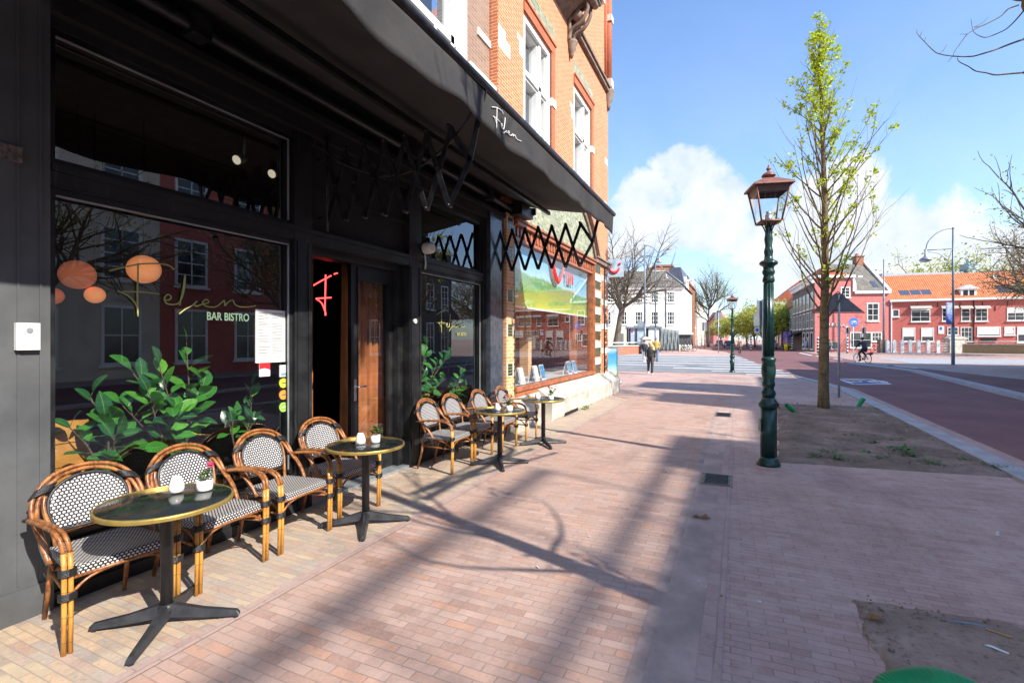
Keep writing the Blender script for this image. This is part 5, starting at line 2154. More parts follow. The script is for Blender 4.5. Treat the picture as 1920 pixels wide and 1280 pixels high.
# banner signs on its pole
d1 = -b1[0] * SA + b1[1] * CA
M['banner'] = plain('faded_blue_white_banner', (.32, .38, .62), .5, var=.45, scale=3, bump=.02)
M['banner2'] = plain('blue_banner', (.10, .16, .52), .5, var=.5, scale=3, bump=.02)
for (ya, yb_, m_, lb) in ((567, 592, 'banner', 'pale blue sign on the lamp pole, upper of two'), (590, 609, 'banner2', 'dark blue sign on the lamp pole, lower of two')):
    z1 = H + d1 * (YH - ya) / F
    z0 = H + d1 * (YH - yb_) / F
    mb = MB()
    mb.xf = lambda x, y, z: tuple(rx * x + fwd * y + Vector((0, 0, z)) + Vector((b1[0], b1[1], 0)))
    mb.box(-.46, -.08, -.03, .03, z0 + .03, z1)
    tag(mb.build('pole_sign', M[m_], None, (b1[0], b1[1], z0)), lb, 'sign', 'signs fixed to the lamp pole')
tall_lamp(1209, 655, 59.5, 460, 1.75, 'tall grey street lamp on the stone bridge pillar, left one', 1, 1.5)
tall_lamp(1229, 652, 66, 497, 1.45, 'grey street lamp behind the person in mustard coat', 1, 1.35)
# plain pole right of the pink house
pb = (*dp(1657, 655, 63)[:2], 0)
mb = MB()
mb.tube([(pb[0], pb[1], 0), (pb[0], pb[1], 4), (pb[0], pb[1], H + 63 * (YH - 486) / F)], [.14, .11, .07], 10)
tag(mb.build('flagpole', M['postblue'], None, pb), 'plain grey steel pole in front of the pink house', 'pole')

# ================================================================== SIGNS
def pole_thing(name, px, py, topy, lb, cat, r=.035, d=None, group=None, mat='galv'):
    b = (*gp(px, py), 0) if d is None else (*dp(px, py, d)[:2], 0)
    dd = -b[0] * SA + b[1] * CA
    ht = H + dd * (YH - topy) / F
    T = thing(name, b, lb, cat, group)
    mb = MB()
    mb.tube([(b[0], b[1], 0), (b[0], b[1], ht)], r, 10)
    mb.build('pole', M[mat], T, b)
    return T, b, dd, ht


def lf_(b):
    return lambda x, y, z: tuple(rx * x + fwd * y + Vector((0, 0, z)) + Vector((b[0], b[1], 0)))


M['signback'] = plain('grey_sign_back', (.16, .18, .20), .6, .2, var=.15, scale=4, bump=.02)
M['signblue'] = plain('blue_sign_face', (.02, .13, .60), .4, var=.05, bump=.0)
M['signred'] = plain('red_sign_edge', (.6, .03, .03), .4, var=.05, bump=.0)


def zpx(dd, py):
    return H + dd * (YH - py) / F


# give way sign seen from behind, near the tree
T, b, dd, ht = pole_thing('traffic_sign', 1573, 745, 552, 'triangular traffic sign seen from behind on a steel pole near the young tree', 'traffic sign', .032)
mb = MB()
mb.xf = lf_(b)
zt, zb = zpx(dd, 548), zpx(dd, 586)
hw = 50 / F * dd
mb.prism([(-hw + .02, zb + .02), (hw - .02, zb + .02), (.06, zt - .02), (-.06, zt - .02)], .032, .036, 'y')
mb.build('sign_plate', M['signback'], T, b)
mb = MB()
mb.xf = lf_(b)
mb.tube([(-hw, .045, zb), (hw, .045, zb), (0, .045, zt + .03), (-hw, .045, zb)], .016, 5)
mb.build('rim', M['signred'], T, b)
mb = MB()
mb.xf = lf_(b)
mb.box(-.05, .05, -.02, .03, zb + .1, zb + .14)
mb.box(-.05, .05, -.02, .03, zt - .25, zt - .21)
mb.build('clamp', M['galv'], T, b)


def disc(mb, cx_, z, r_, y0, y1, n=24):
    mb.prism([(cx_ + r_ * math.cos(a), z + r_ * math.sin(a)) for a in [i * 2 * math.pi / n for i in range(n)]], y0, y1, 'y')


# blue bicycle path sign
T, b, dd, ht = pole_thing('traffic_sign', 1600, 668, 612, 'round blue sign with white bicycle on a thin pole', 'traffic sign', .04, mat='plasticw')
mb = MB()
mb.xf = lf_(b)
zc = zpx(dd, 604)
disc(mb, 0, zc, .46, -.05, -.03)
mb.build('sign_plate', M['signblue'], T, b)
mb = MB()
mb.xf = lf_(b)
for s_ in (-.19, .19):
    mb.tube([(s_ + .12 * math.cos(a), -.06, zc - .05 + .12 * math.sin(a)) for a in [i * math.pi / 6 for i in range(13)]], .022, 4)
mb.tube([(-.19, -.06, zc - .05), (-.08, -.06, zc + .14), (.12, -.06, zc + .14), (.19, -.06, zc - .05)], .022, 4)
mb.tube([(-.08, -.06, zc + .14), (.02, -.06, zc - .05), (.12, -.06, zc + .14)], .022, 4)
mb.build('bicycle_symbol', M['white'], T, b)
# two round signs from behind
T, b, dd, ht = pole_thing('traffic_sign', 1347, 662, 586, 'two grey sign backs, disc above triangle, on a pole at the crossing', 'traffic sign', .05)
mb = MB(); mb.xf = lf_(b)
disc(mb, 0, zpx(dd, 592), .46, .05, .08)
mb.build('sign_plate', M['signback'], T, b)
mb = MB(); mb.xf = lf_(b)
mb.prism([(-.42, zpx(dd, 613)), (.42, zpx(dd, 613)), (.0, zpx(dd, 602))], .05, .08, 'y')
mb.build('sign_plate', M['signback'], T, b)
T, b, dd, ht = pole_thing('traffic_sign', 1321, 654, 604, 'stacked grey sign backs on a pole before the narrow street', 'traffic sign', .06, d=90)
mb = MB(); mb.xf = lf_(b)
mb.box(-.42, .42, .06, .09, zpx(dd, 620), zpx(dd, 604))
mb.build('sign_plate', M['signback'], T, b)
# pole with rectangular boards left of the near lamp
T, b, dd, ht = pole_thing('traffic_sign', 1431, 691, 561, 'light steel pole with two rectangular grey sign backs behind the lamp', 'traffic sign', .07)
mb = MB(); mb.xf = lf_(b)
mb.box(-.34, .42, .075, .10, zpx(dd, 588), zpx(dd, 563))
mb.build('sign_plate', M['signback'], T, b)
mb = MB(); mb.xf = lf_(b)
mb.box(-.52, .42, .075, .10, zpx(dd, 611), zpx(dd, 587.5))
mb.build('sign_plate', M['signback'], T, b)
# blue white parking sign
T, b, dd, ht = pole_thing('traffic_sign', 1419, 656, 612, 'white sign with a round blue symbol near the parked scooters', 'traffic sign', .05, d=78)
mb = MB(); mb.xf = lf_(b)
mb.box(-.38, .38, -.09, -.06, zpx(dd, 624.5), zpx(dd, 613))
mb.build('sign_plate', M['white'], T, b)
mb = MB(); mb.xf = lf_(b)
disc(mb, 0, zpx(dd, 618.5), .26, -.11, -.09)
mb.build('symbol', M['signblue'], T, b)

# advertising display, bollard, striped posts
b = (*dp(1475, 656, 78)[:2], 0)
T = thing('advertising_display', b, 'black framed advertising display with purple and yellow poster', 'advertising display')
mb = MB(); mb.xf = lf_(b)
for q_ in ((-.78, -.68, .45, 3.1), (.68, .78, .45, 3.1), (-.68, .68, 2.98, 3.1), (-.68, .68, .45, .62), (-.3, .3, 0, .45)):
    mb.box(q_[0], q_[1], -.12, .12, q_[2], q_[3])
mb.build('frame', M['iron'], T, b)
t_ = MT('purple_and_yellow_poster')
nn_ = t_.noise(t_.co('Object'), 2.6, 5)
so_ = t_.n('ShaderNodeSeparateXYZ')
t_.l(t_.co('Object'), so_.inputs[0])
cc_ = t_.ramp(nn_, [(.35, (.12, .08, .40)), (.5, (.30, .22, .62)), (.56, (.7, .45, .5)), (.62, (.15, .10, .45))])
cc_ = t_.mix(t_.math('LESS_THAN', so_.outputs[2], 1.0), cc_, (.55, .5, .05))
t_.set(cc_, .3)
mb = MB(); mb.xf = lf_(b)
mb.box(-.68, .68, -.08, .08, .62, 2.98)
mb.build('poster', t_.m, T, b)
b = (*gp(1474, 654.6), 0)
b = (*dp(1474, 655, 72)[:2], 0)
mb = MB(); mb.xf = lf_(b)
mb.lathe([(.24, 0), (.24, .9), (.20, 1.0), (.16, 1.02)], n=14)
mb.lathe([(.06, 1.0), (.05, 1.8)], n=8)
tag(mb.build('bollard', plain('yellow_plastic', (.80, .50, .01), .4, var=.05, bump=.02), None, b), 'yellow bollard standing before the purple poster', 'bollard')
M['zw'] = plain('white_band', (.75, .75, .73), .5, var=.05, bump=0)
for (px, py, d, hh, lb) in ((1408, 656, 74, 2.3, 'black and white striped post by the parked scooters'), (1485.5, 655, 76, 1.9, 'black and white striped post right of the poster display'), (1533.5, 655, 62, 1.8, 'black and white striped post left of the young tree trunk'), (1588.5, 655, 61, 2.0, 'black and white striped post left of the blue bicycle sign')):
    b = (*dp(px, py, d)[:2], 0)
    T = thing('striped_post', b, lb, 'post', 'black and white striped posts')
    m1, m2 = MB(), MB()
    m1.xf = m2.xf = lf_(b)
    k = 0
    z = 0
    while z < hh:
        (m1 if k % 2 == 0 else m2).lathe([(.11, z), (.11, z + .2)], n=10)
        z += .2
        k += 1
    m1.build('post', M['iron'], T, b)
    m2.build('white_bands', M['zw'], T, b)
# traffic lights near the pink house
for (px, lb) in ((1587, 'black traffic light on grey pole, left of the blue sign'), (1617, 'black traffic light behind the cyclist in dark coat')):
    T, b, dd, ht = pole_thing('traffic_light', px, 655, 608 if px < 1600 else 612, lb, 'traffic light', .06, d=60, group='traffic lights before the pink house')
    mb = MB(); mb.xf = lf_(b)
    mb.box(.05, .35, -.15, .1, zpx(dd, 624.5), zpx(dd, 614))
    mb.build('signal_head', M['iron'], T, b)
    mb = MB(); mb.xf = lf_(b)
    for k in range(3):
        disc(mb, .2, zpx(dd, 616 + k * 3.2), .09, -.18, -.15, 10)
    mb.build('lens', M['signback'], T, b)

# ================================================================== DRAINS, PIPES, LITTER
def grate(px0, px1, py0, py1, lb):
    xa, ya = gp(px0, py1)
    xb, yb_ = gp(px1, py0)
    c = ((xa + xb) / 2, (ya + yb_) / 2, .012)
    T = thing('drain_grate', c, lb, 'drain grate', 'drain grates in the gutter')
    mb = MB()
    x0, x1, y0, y1 = c[0] - .15, c[0] + .15, ya, yb_
    for q in ((x0, x0 + .02, y0, y1), (x1 - .02, x1, y0, y1), (x0 + .02, x1 - .02, y0, y0 + .025), (x0 + .02, x1 - .02, y1 - .025, y1)):
        mb.box(q[0], q[1], q[2], q[3], .008, .02)
    n = 7
    for k in range(n):
        yy = y0 + .03 + (y1 - y0 - .06) * (k + .5) / n
        mb.add([(x0 + .02, yy - .008 + .03, .008), (x1 - .02, yy - .008 - .03, .008), (x1 - .02, yy + .008 - .03, .008), (x0 + .02, yy + .008 + .03, .008),
                (x0 + .02, yy - .008 + .03, .019), (x1 - .02, yy - .008 - .03, .019), (x1 - .02, yy + .008 - .03, .019), (x0 + .02, yy + .008 + .03, .019)],
               [(0, 3, 2, 1), (4, 5, 6, 7), (0, 1, 5, 4), (1, 2, 6, 5), (2, 3, 7, 6), (3, 0, 4, 7)])
    mb.build('bars', M['iron'], T, c)
    mb = MB()
    mb.box(x0, x1, y0, y1, .0, .013)
    mb.build('pit', M['blackmatt'], T, c)
    mb = MB()
    for q in ((x0 - .03, x0 - .002, y0 - .03, y1 + .03), (x1 + .002, x1 + .03, y0 - .03, y1 + .03), (x0 - .002, x1 + .002, y1 + .002, y1 + .03), (x0 - .002, x1 + .002, y0 - .03, y0 - .002)):
        mb.box(q[0], q[1], q[2], q[3], .0, .016)
    mb.build('frame', M['stonedark'], T, c)


grate(1324, 1362, 893, 908, 'black drain grate in the gutter nearest the camera')
grate(1344, 1368, 775.5, 781, 'small drain grate at the far end of the gutter')


def corrugated(pts, r, name, lb, pitch=.012, n=28, cat='pipe', group=None):
    P = sm(pts, 10)
    # resample
    L_ = [0]
    for a, b in zip(P, P[1:]):
        L_.append(L_[-1] + (b - a).length)
    tot = L_[-1]
    cnt = int(tot / (pitch / 4))
    q, rs = [], []
    for i in range(cnt + 1):
        s = tot * i / cnt
        k = max(j for j in range(len(L_)) if L_[j] <= s + 1e-9)
        k = min(k, len(P) - 2)
        f = (s - L_[k]) / max(1e-9, L_[k + 1] - L_[k])
        q.append(P[k].lerp(P[k + 1], f))
        rs.append(r * (1.0 if (i % 4) in (0, 1) else .93))
    mb = MB()
    mb.tube(q, rs, n, cap=False)
    o = mb.build(name, M['pipe'], None, tuple(P[0]))
    md = o.modifiers.new('thickness', 'SOLIDIFY')
    md.thickness = .003
    tag(o, lb, cat, group)


a0 = dp(1680, 1308, 2.52)
pc = Vector((*gp(1660, 1275, .12), .10))
pe = Vector((*gp(1900, 1330, .10), .06))
corrugated([pc + Vector((-.0, -.045, -.055)), pc + Vector((.035, .0, -.005)), (pc + pe) / 2 + Vector((0, .035, .052)), pe + Vector((0, 0, -.01)), pe + Vector((.14, -.12, -.1))], .066, 'drain_pipe', 'thick bright green corrugated pipe curving out of the near soil bed', .0095)
for (pa, pb_, lb) in (((1474, 759), (1495, 775), 'short green corrugated pipe end left of the young tree'), ((1619, 747), (1607, 764), 'short green corrugated pipe end right of the young tree')):
    B_ = Vector((*gp(*pb_, .0), .0))
    dd = -B_.x * SA + B_.y * CA
    A_ = Vector(dp(*pa, dd))
    corrugated([B_ - Vector((0, 0, .03)), (A_ + B_) / 2, A_], .055, 'drain_pipe', lb, .02, 14, group='short green pipe ends in the far soil bed')

rn = random.Random(12)
mb = MB()
for i in range(1100):
    x = rn.uniform(.66, 3.0); y = rn.uniform(2.2, 3.95)
    r_ = abs(rn.gauss(.003, .0035)) + .002
    mb.ball((x, y, .035 + .02 * mnoise.noise(Vector((x * 1.7, y * 1.7, 0)))), r_, 3, (1, rn.uniform(.6, 1.2), .7))
for i in range(900):
    x = rn.uniform(.75, 3.0); y = rn.uniform(8.2, 15.0)
    r_ = abs(rn.gauss(.007, .008)) + .004
    mb.ball((x, y, .045 + .03 * mnoise.noise(Vector((x * 1.7, y * 1.7, 0)))), r_, 3, (1, rn.uniform(.6, 1.2), .7))
tag(mb.build('soil_clods', M['soil2'], None, (1.5, 3, 0)), 'small clods of sandy soil on the beds', 'soil', kind='stuff')
# weeds
def weed(x, y, s, lb=None, grp='weed tufts in the soil bed', cat='weed'):
    mb = MB()
    o = (x, y, .02)
    for i in range(int(34)):
        a = rn.uniform(0, 6.28)
        q = Vector(o) + Vector((rn.gauss(0, .05) * s, rn.gauss(0, .05) * s, rn.uniform(0, .045) * s))
        leaf_into(mb, q, (math.cos(a), math.sin(a), rn.uniform(.1, .9)), (0, 0, 1), rn.uniform(.03, .06) * s, rn.uniform(.018, .03) * s)
    ob = mb.build('weed', M['weed'], None, o)
    tag(ob, lb or 'low green weed tuft growing in the far soil bed', cat, grp if lb and 'plinth' not in lb else None)


for k_, (px, py, s) in enumerate(((1501, 847, .8), (1527, 860, 1.2), (1549, 853, 1.1), (1577, 865, 1.4), (1593, 850, .8), (1622, 855, 1.1), (1655, 865, 1.3), (1632, 836, 1.2), (1596, 822, 1.0), (1691, 850, 1.8), (1703, 858, 1.6), (1742, 873, 1.3),
                    (1670, 828, .8), (1640, 820, .7), (1810, 868, 1.0), (1846, 878, 1.2), (1645, 778, .8), (1640, 768, .7), (1576, 767, .7), (1565, 815, .7), (1880, 882, .9))):
    weed(*gp(px, py), s, ('small', 'broad', 'medium')[0 if s < 1 else (1 if s > 1.35 else 2)] + ' green weed tuft ' + (
        'leftmost at the near edge of the far soil bed', 'second from the left along the near bed edge', 'just behind the second tuft from the left', 'third from the left along the near bed edge',
        'between the front row and the middle row of weeds', 'middle of the front row in the far soil bed', 'left of the largest weed clump, near edge', 'in the middle of the far soil bed', 'left of the bed centre, below the tree trunk',
        'forming the back half of the largest clump', 'forming the front half of the largest clump', 'right of the largest weed clump', 'right of the bed centre, towards the kerb', 'behind the centre tuft towards the kerb',
        'near the right corner of the far soil bed', 'second from the right corner by the kerb', 'below the right green pipe end', 'touching the right green pipe end', 'at the foot of the young tree', 'alone in the left half of the bed', 'at the extreme right corner of the bed')[k_])
x, y = gp(1097, 768)
weed(x, y, 1.5, 'single green weed growing at the stone plinth by the corner shop')


def litter(name, px, py, pts, mat, lb, cat, z=.02, th=.002):
    x, y = gp(px, py)
    mb = MB()
    vs = [(x + a, y + b, z + c) for a, b, c in pts]
    n = len(vs)
    vs2 = [(a, b, c + th) for a, b, c in vs]
    fs = [tuple(range(n))[::-1], tuple(range(n, 2 * n))] + [(i, (i + 1) % n, n + (i + 1) % n, n + i) for i in range(n)]
    mb.add(vs + vs2, fs, smooth=False)
    tag(mb.build(name, M[mat], None, (x, y, z)), lb, cat)


M['dryleaf'] = plain('dry_brown_leaf', (.24, .13, .05), .8, var=.4, scale=30, bump=.3)
litter('fallen_leaf', 1316, 974, [(-.09, 0, .0), (-.05, .03, .02), (-.02, .015, .005), (.03, .035, .03), (.08, .005, .0), (.04, -.02, .015), (-.01, -.015, .0), (-.05, -.03, .02)], 'dryleaf', 'dry brown leaf lying in the gutter', 'leaf')
litter('fallen_leaf', 1642, 1170, [(-.05, 0, 0), (-.02, .03, .02), (.02, .01, .005), (.05, -.01, .01), (.02, -.03, .02), (-.02, -.02, 0)], 'dryleaf', 'dry brown leaf lying on the near soil bed', 'leaf', .035)
litter('paper_scrap', 1862, 1228, [(-.06, .02, 0), (-.05, .03, .002), (.0, .012, .006), (.06, -.022, .0), (.05, -.034, .0), (-.01, -.004, .004)], 'paper', 'torn white paper strip on the near soil bed', 'litter', .04)
litter('wood_splinter', 1872, 1200, [(-.05, .02, 0), (-.045, .027, 0), (.05, -.02, 0), (.045, -.028, 0)], 'woodor', 'small orange wood splinter on the near soil bed', 'litter', .04, .006)
p, q = Vector((*gp(1745, 1166), .02)), Vector((*gp(1905, 1193), .02))
mb = MB()
mb.tube([p, (p + q) / 2 + Vector((0, 0, .012)), q], .009, 8)
tag(mb.build('plastic_tube', M['postblue'], None, tuple(p)), 'thin grey blue plastic tube lying along the near soil bed', 'tube')
litter('leaf_litter', 1352, 1120, [(-.008, 0, 0), (0, .008, 0), (.012, .0, 0), (0, -.006, 0)], 'dryleaf', 'tiny brown scrap lying on the gutter', 'litter', .014)
for i, (px, py) in enumerate(((1345, 851), (1310, 1093), (1324, 1104), (1424, 1131), (1870, 1006), (1105, 1008), (1008, 1066), (1250, 885), (1700, 812), (1507, 790), (1520, 795), (1603, 770))):
    a = rn.uniform(0, 3)
    c_, s_ = math.cos(a), math.sin(a)
    k = 1 + (py < 900) * 1.2
    L_, W_ = rn.uniform(.008, .018) * k, rn.uniform(.002, .004) * k
    x, y = gp(px, py)
    mb = MB()
    mb.prism([(x + c_ * L_ - s_ * W_, y + s_ * L_ + c_ * W_), (x + c_ * L_ + s_ * W_, y + s_ * L_ - c_ * W_), (x - c_ * L_ + s_ * W_, y - s_ * L_ - c_ * W_), (x - c_ * L_ - s_ * W_, y - s_ * L_ + c_ * W_)], .012, .018 + (px > 1450) * .03, 'z')
    tag(mb.build('litter_scrap', M['paper'], None, (x, y, .012)), 'tiny pale scrap of litter on the ground', 'litter', 'pale litter scraps on the ground')


# ================================================================== TREES
def tree_thing(name, base, lb, cat='tree', group=None):
    return thing(name, base, lb, cat, group)


def branch_rec(mb, lf, p, d, L_, r, depth, rn, par):
    """grow one limb; children appear along it"""
    n = par.get('seg', 5)
    pts, rs = [Vector(p)], [r]
    cur = Vector(d).normalized()
    tipr = r * par['taper']
    for i in range(n):
        cur = (cur + Vector((rn.gauss(0, 1), rn.gauss(0, 1), rn.gauss(0, 1))) * par['wob'] + Vector((0, 0, par['up']))).normalized()
        pts.append(pts[-1] + cur * (L_ / n))
        rs.append(r + (tipr - r) * (i + 1) / n)
    sides = 7 if r > .05 else (5 if r > .015 else 3)
    mb.tube(pts, rs, sides, cap=False)
    if depth <= 0:
        if lf is not None:
            par['leaf'](lf, pts, rn)
        return
    k = par['kids'][len(par['kids']) - depth]
    for i in range(k):
        f = par['start'] + (1 - par['start']) * (i + rn.random() * .8) / k
        j = min(n - 1, int(f * n))
        q = pts[j].lerp(pts[j + 1], f * n - j)
        t = (pts[j + 1] - pts[j]).normalized()
        a = rn.uniform(0, 2 * math.pi)
        o = t.orthogonal()
        o2 = t.cross(o)
        side = o * math.cos(a) + o2 * math.sin(a)
        ang = rn.uniform(*par['ang'])
        nd = t * math.cos(ang) + side * math.sin(ang)
        branch_rec(mb, lf, q, nd, L_ * rn.uniform(*par['len']) * (1.15 - .4 * f), max(.0035, (rs[j] * .62)), depth - 1, rn, par)
    # continue the tip
    branch_rec(mb, lf, pts[-1], cur, L_ * .6, tipr, depth - 1, rn, par)


def puff(size, count, spread, cols=None):
    def f(lf, pts, rn):
        for _ in range(count):
            q = pts[rn.randrange(1, len(pts))] + Vector((rn.gauss(0, spread), rn.gauss(0, spread), rn.gauss(0, spread)))
            a = Vector((rn.gauss(0, 1), rn.gauss(0, 1), rn.gauss(0, 1))).normalized()
            b = a.orthogonal().normalized()
            c = a.cross(b)
            s = size * rn.uniform(.6, 1.3)
            lf.add([q - b * s, q - c * s * .7, q + b * s, q + c * s * .7], [(0, 1, 2, 3)], smooth=False)
    return f


def young_tree(base, ht, lb, seed, leaves=True, extra=None, r0=.118, nb=70, dens=1.0):
    rn = random.Random(seed)
    T = tree_thing('young_tree', base, lb, 'tree')
    tr, tw, lf = MB(), MB(), MB()
    B = Vector(base)
    pts, rs = [], []
    for i in range(25):
        t = i / 24
        z = ht * t
        pts.append(B + Vector((.10 * math.sin(t * 5) * t, .08 * math.sin(t * 4 + 1) * t, z - .05)))
        rs.append(r0 * (1 - t) ** .9 * (1 + (.12 if i == 0 else 0)) * (1 + .05 * math.sin(i * 2.3)) + .006)
    tr.tube(pts, rs, 12)
    # scars
    for k in range(26):
        z = rn.uniform(.3, 3.4)
        a = rn.uniform(0, 6.28)
        p = B + Vector((0, 0, z))
        tr.ball(p + Vector((math.cos(a), math.sin(a), 0)) * r0 * .88, .022, 4, (1, 1, .6))
    for i in range(nb):
        f = i / nb
        z = ht * (.235 + .73 * f)
        k = min(23, int(z / ht * 24))
        p = pts[k].lerp(pts[k + 1], z / ht * 24 - k)
        a = i * 2.4 + rn.uniform(-.4, .4)
        L_ = (2.95 * (1 - f) ** .95 + .24) * rn.uniform(.62, 1.12)
        el = rn.uniform(.62, .95) + .25 * f
        d = Vector((math.cos(a) * math.cos(el), math.sin(a) * math.cos(el), math.sin(el)))
        rr = .020 * (1 - f) ** .7 + .005
        n = 8
        q, qr = [p], [rr]
        cur = d
        for s in range(n):
            cur = (cur + Vector((rn.gauss(0, .09), rn.gauss(0, .09), .075))).normalized()
            q.append(q[-1] + cur * L_ / n)
            qr.append(rr * (1 - (s + 1) / n) + .003)
        tw.tube(q, qr, 5, cap=False)
        m = int((4 + L_ * 2.4) * dens)
        for j in range(m):
            fj = .15 + .85 * rn.random()
            kk = min(n - 1, int(fj * n))
            sp = q[kk].lerp(q[kk + 1], fj * n - kk)
            td = (q[kk + 1] - q[kk]).normalized()
            o = Vector((rn.gauss(0, 1), rn.gauss(0, 1), rn.gauss(0, .6))).normalized()
            dd2 = (td * .8 + o * .55 + Vector((0, 0, .25))).normalized()
            l2 = rn.uniform(.25, .85) * (.55 + .2 * L_)
            e1 = sp + dd2 * l2 * .5
            e2 = e1 + (dd2 + Vector((0, 0, .25))).normalized() * l2 * .5
            tw.tube([sp, e1, e2], [.005, .003, .0016], 3, cap=False)
            lit = leaves and (rn.random() < (.16 + .75 * max(0, (z / ht - .32)) + (.12 if z > ht * .55 else 0)))
            if lit:
                for c in range(rn.randrange(2, 5)):
                    cp = sp.lerp(e2, rn.uniform(.2, 1))
                    for _ in range(rn.randrange(5, 11)):
                        g = cp + Vector((rn.gauss(0, .05), rn.gauss(0, .05), rn.gauss(0, .045)))
                        aa = Vector((rn.gauss(0, 1), rn.gauss(0, 1), rn.gauss(0, 1))).normalized()
                        bb = aa.orthogonal().normalized()
                        c2 = aa.cross(bb)
                        s2 = rn.uniform(.022, .046)
                        lf.add([g - bb * s2, g - c2 * s2 * .8, g + bb * s2, g + c2 * s2 * .8], [(0, 1, 2, 3)], smooth=False)
    if extra:
        extra(tw, lf, rn)
    tr.build('trunk', M['bark'], T, base)
    tw.build('branches', M['bark'], T, base)
    if lf.v:
        lf.build('leaves', M['leafy'], T, base)
    return T


tb_ = (*gp(1544, 768), 0)
young_tree(tb_, 9.45, 'young street tree with fresh yellow green leaves in the soil bed', 21)


def overhang(tw, lf, rn):
    # the twigs that reach into the top right corner of the picture
    def cr_(p, d):
        return Vector(dp(1700 + p[0] / 8, p[1] / 8, d))
    for (pl, r0_, r1_) in (([(1760, 160), (1640, 300), (1540, 400), (1440, 470), (1210, 560), (1100, 545), (1000, 470), (965, 290)], .007, .002),
                           ([(1760, 590), (1560, 660), (1340, 745), (1100, 820), (960, 850), (700, 845), (490, 810), (400, 760), (260, 620), (160, 510), (155, 450)], .009, .002),
                           ([(1760, 1090), (1520, 1110), (1330, 1125), (1200, 1095), (1030, 1065), (930, 1000), (790, 930), (760, 870)], .009, .003),
                           ([(1680, 80), (1540, 130), (1470, 190), (1400, 255), (1200, 360), (1080, 410), (990, 465), (905, 520), (800, 660), (720, 770), (690, 845), (620, 930)], .007, .002),
                           ([(1100, 400), (1010, 410), (1130, 350), (1220, 265)], .003, .002), ([(905, 515), (800, 515)], .003, .002), ([(490, 810), (550, 760), (600, 675)], .003, .002),
                           ([(200, 545), (232, 475)], .003, .002), ([(265, 620), (285, 565)], .003, .002)):
        tw.tube(sm([cr_(p, 3.9) for p in pl], 3), [r0_ * .8, r1_ * .8], 5, cap=False)
    for (pl, r0_) in (([(1760, 160), (1900, 0), (2300, -300)], .012), ([(1760, 590), (2000, 470), (2400, 100)], .014), ([(1760, 1090), (2000, 1040), (2500, 700)], .014)):
        tw.tube([cr_(p, 3.9) for p in pl] + [Vector((2.3, 2.6, 4.6))], [r0_ * .8, r0_, r0_ * 1.3, r0_ * 2.0], 6, cap=False)
    tw.tube(sm([cr_((1350, -130), 4.2), cr_((1550, -70), 4.0), cr_((1780, -45), 3.9), cr_((2200, -160), 3.6), (2.3, 2.6, 4.4)], 5), [.018, .030, .038, .045], 9)


young_tree((2.45, 2.35, 0), 10.0, 'young street tree right of the camera whose twigs reach the top right corner', 33, True, overhang, nb=26, dens=.45)


def bare_tree(name, base, ht, lb, seed, par, r0, d0=(0, 0, 1), leafm=None, barkm='barkb', trunkf=.35, group=None, nlimb=6, spread=(.35, .9)):
    rn = random.Random(seed)
    T = tree_thing(name, base, lb, 'tree', group)
    tr, tw = MB(), MB()
    lf = MB() if leafm else None
    B = Vector(base)
    th = ht * trunkf
    d = Vector(d0).normalized()
    pts = [B + d * th * i / 6 + Vector((.12 * math.sin(i), .1 * math.cos(i * 1.3), 0)) * (i / 6) for i in range(7)]
    tr.tube(pts, [r0 * (1.3 if i == 0 else 1 - .06 * i) for i in range(7)], 10)
    for i in range(nlimb):
        a = i * 2.4 + rn.uniform(-.4, .4)
        el = rn.uniform(*spread)
        dr = Vector((math.cos(a) * math.sin(el), math.sin(a) * math.sin(el), math.cos(el)))
        q = pts[-1] if i < nlimb * .6 else pts[-2 - (i % 2)]
        branch_rec(tw, lf, q, dr, ht * rn.uniform(.28, .40), r0 * .5, par['depth'], rn, par)
    tr.build('trunk', M[barkm], T, base)
    tw.build('branches', M[barkm], T, base)
    if lf is not None:
        lf.build('leaves', leafm, T, base)
    return T


PB = dict(seg=5, taper=.45, wob=.14, up=.05, kids=[5, 5, 4], start=.25, ang=(.45, .95), len=(.45, .75), depth=3)
M['fog1'] = leafmat('spring_crown_leaf', [(.32, .37, .07), (.44, .48, .10), (.54, .55, .16)], .45, .6, .5)
M['fog2'] = leafmat('evergreen_leaf', [(.03, .06, .015), (.07, .10, .02)], .2, .6, .5)
M['fog3'] = leafmat('bud_leaf', [(.20, .15, .06), (.30, .22, .08)], .3, .6, .5)
# left bare tree before the white building
b = (*dp(1152, 664, 66)[:2], 0)
bare_tree('bare_tree', b, 17.5, 'large leafless tree leaning before the white building', 5, dict(PB, up=.03, depth=3), .48, (.18, 0, 1), None, trunkf=.34, nlimb=7, spread=(.3, 1.15))
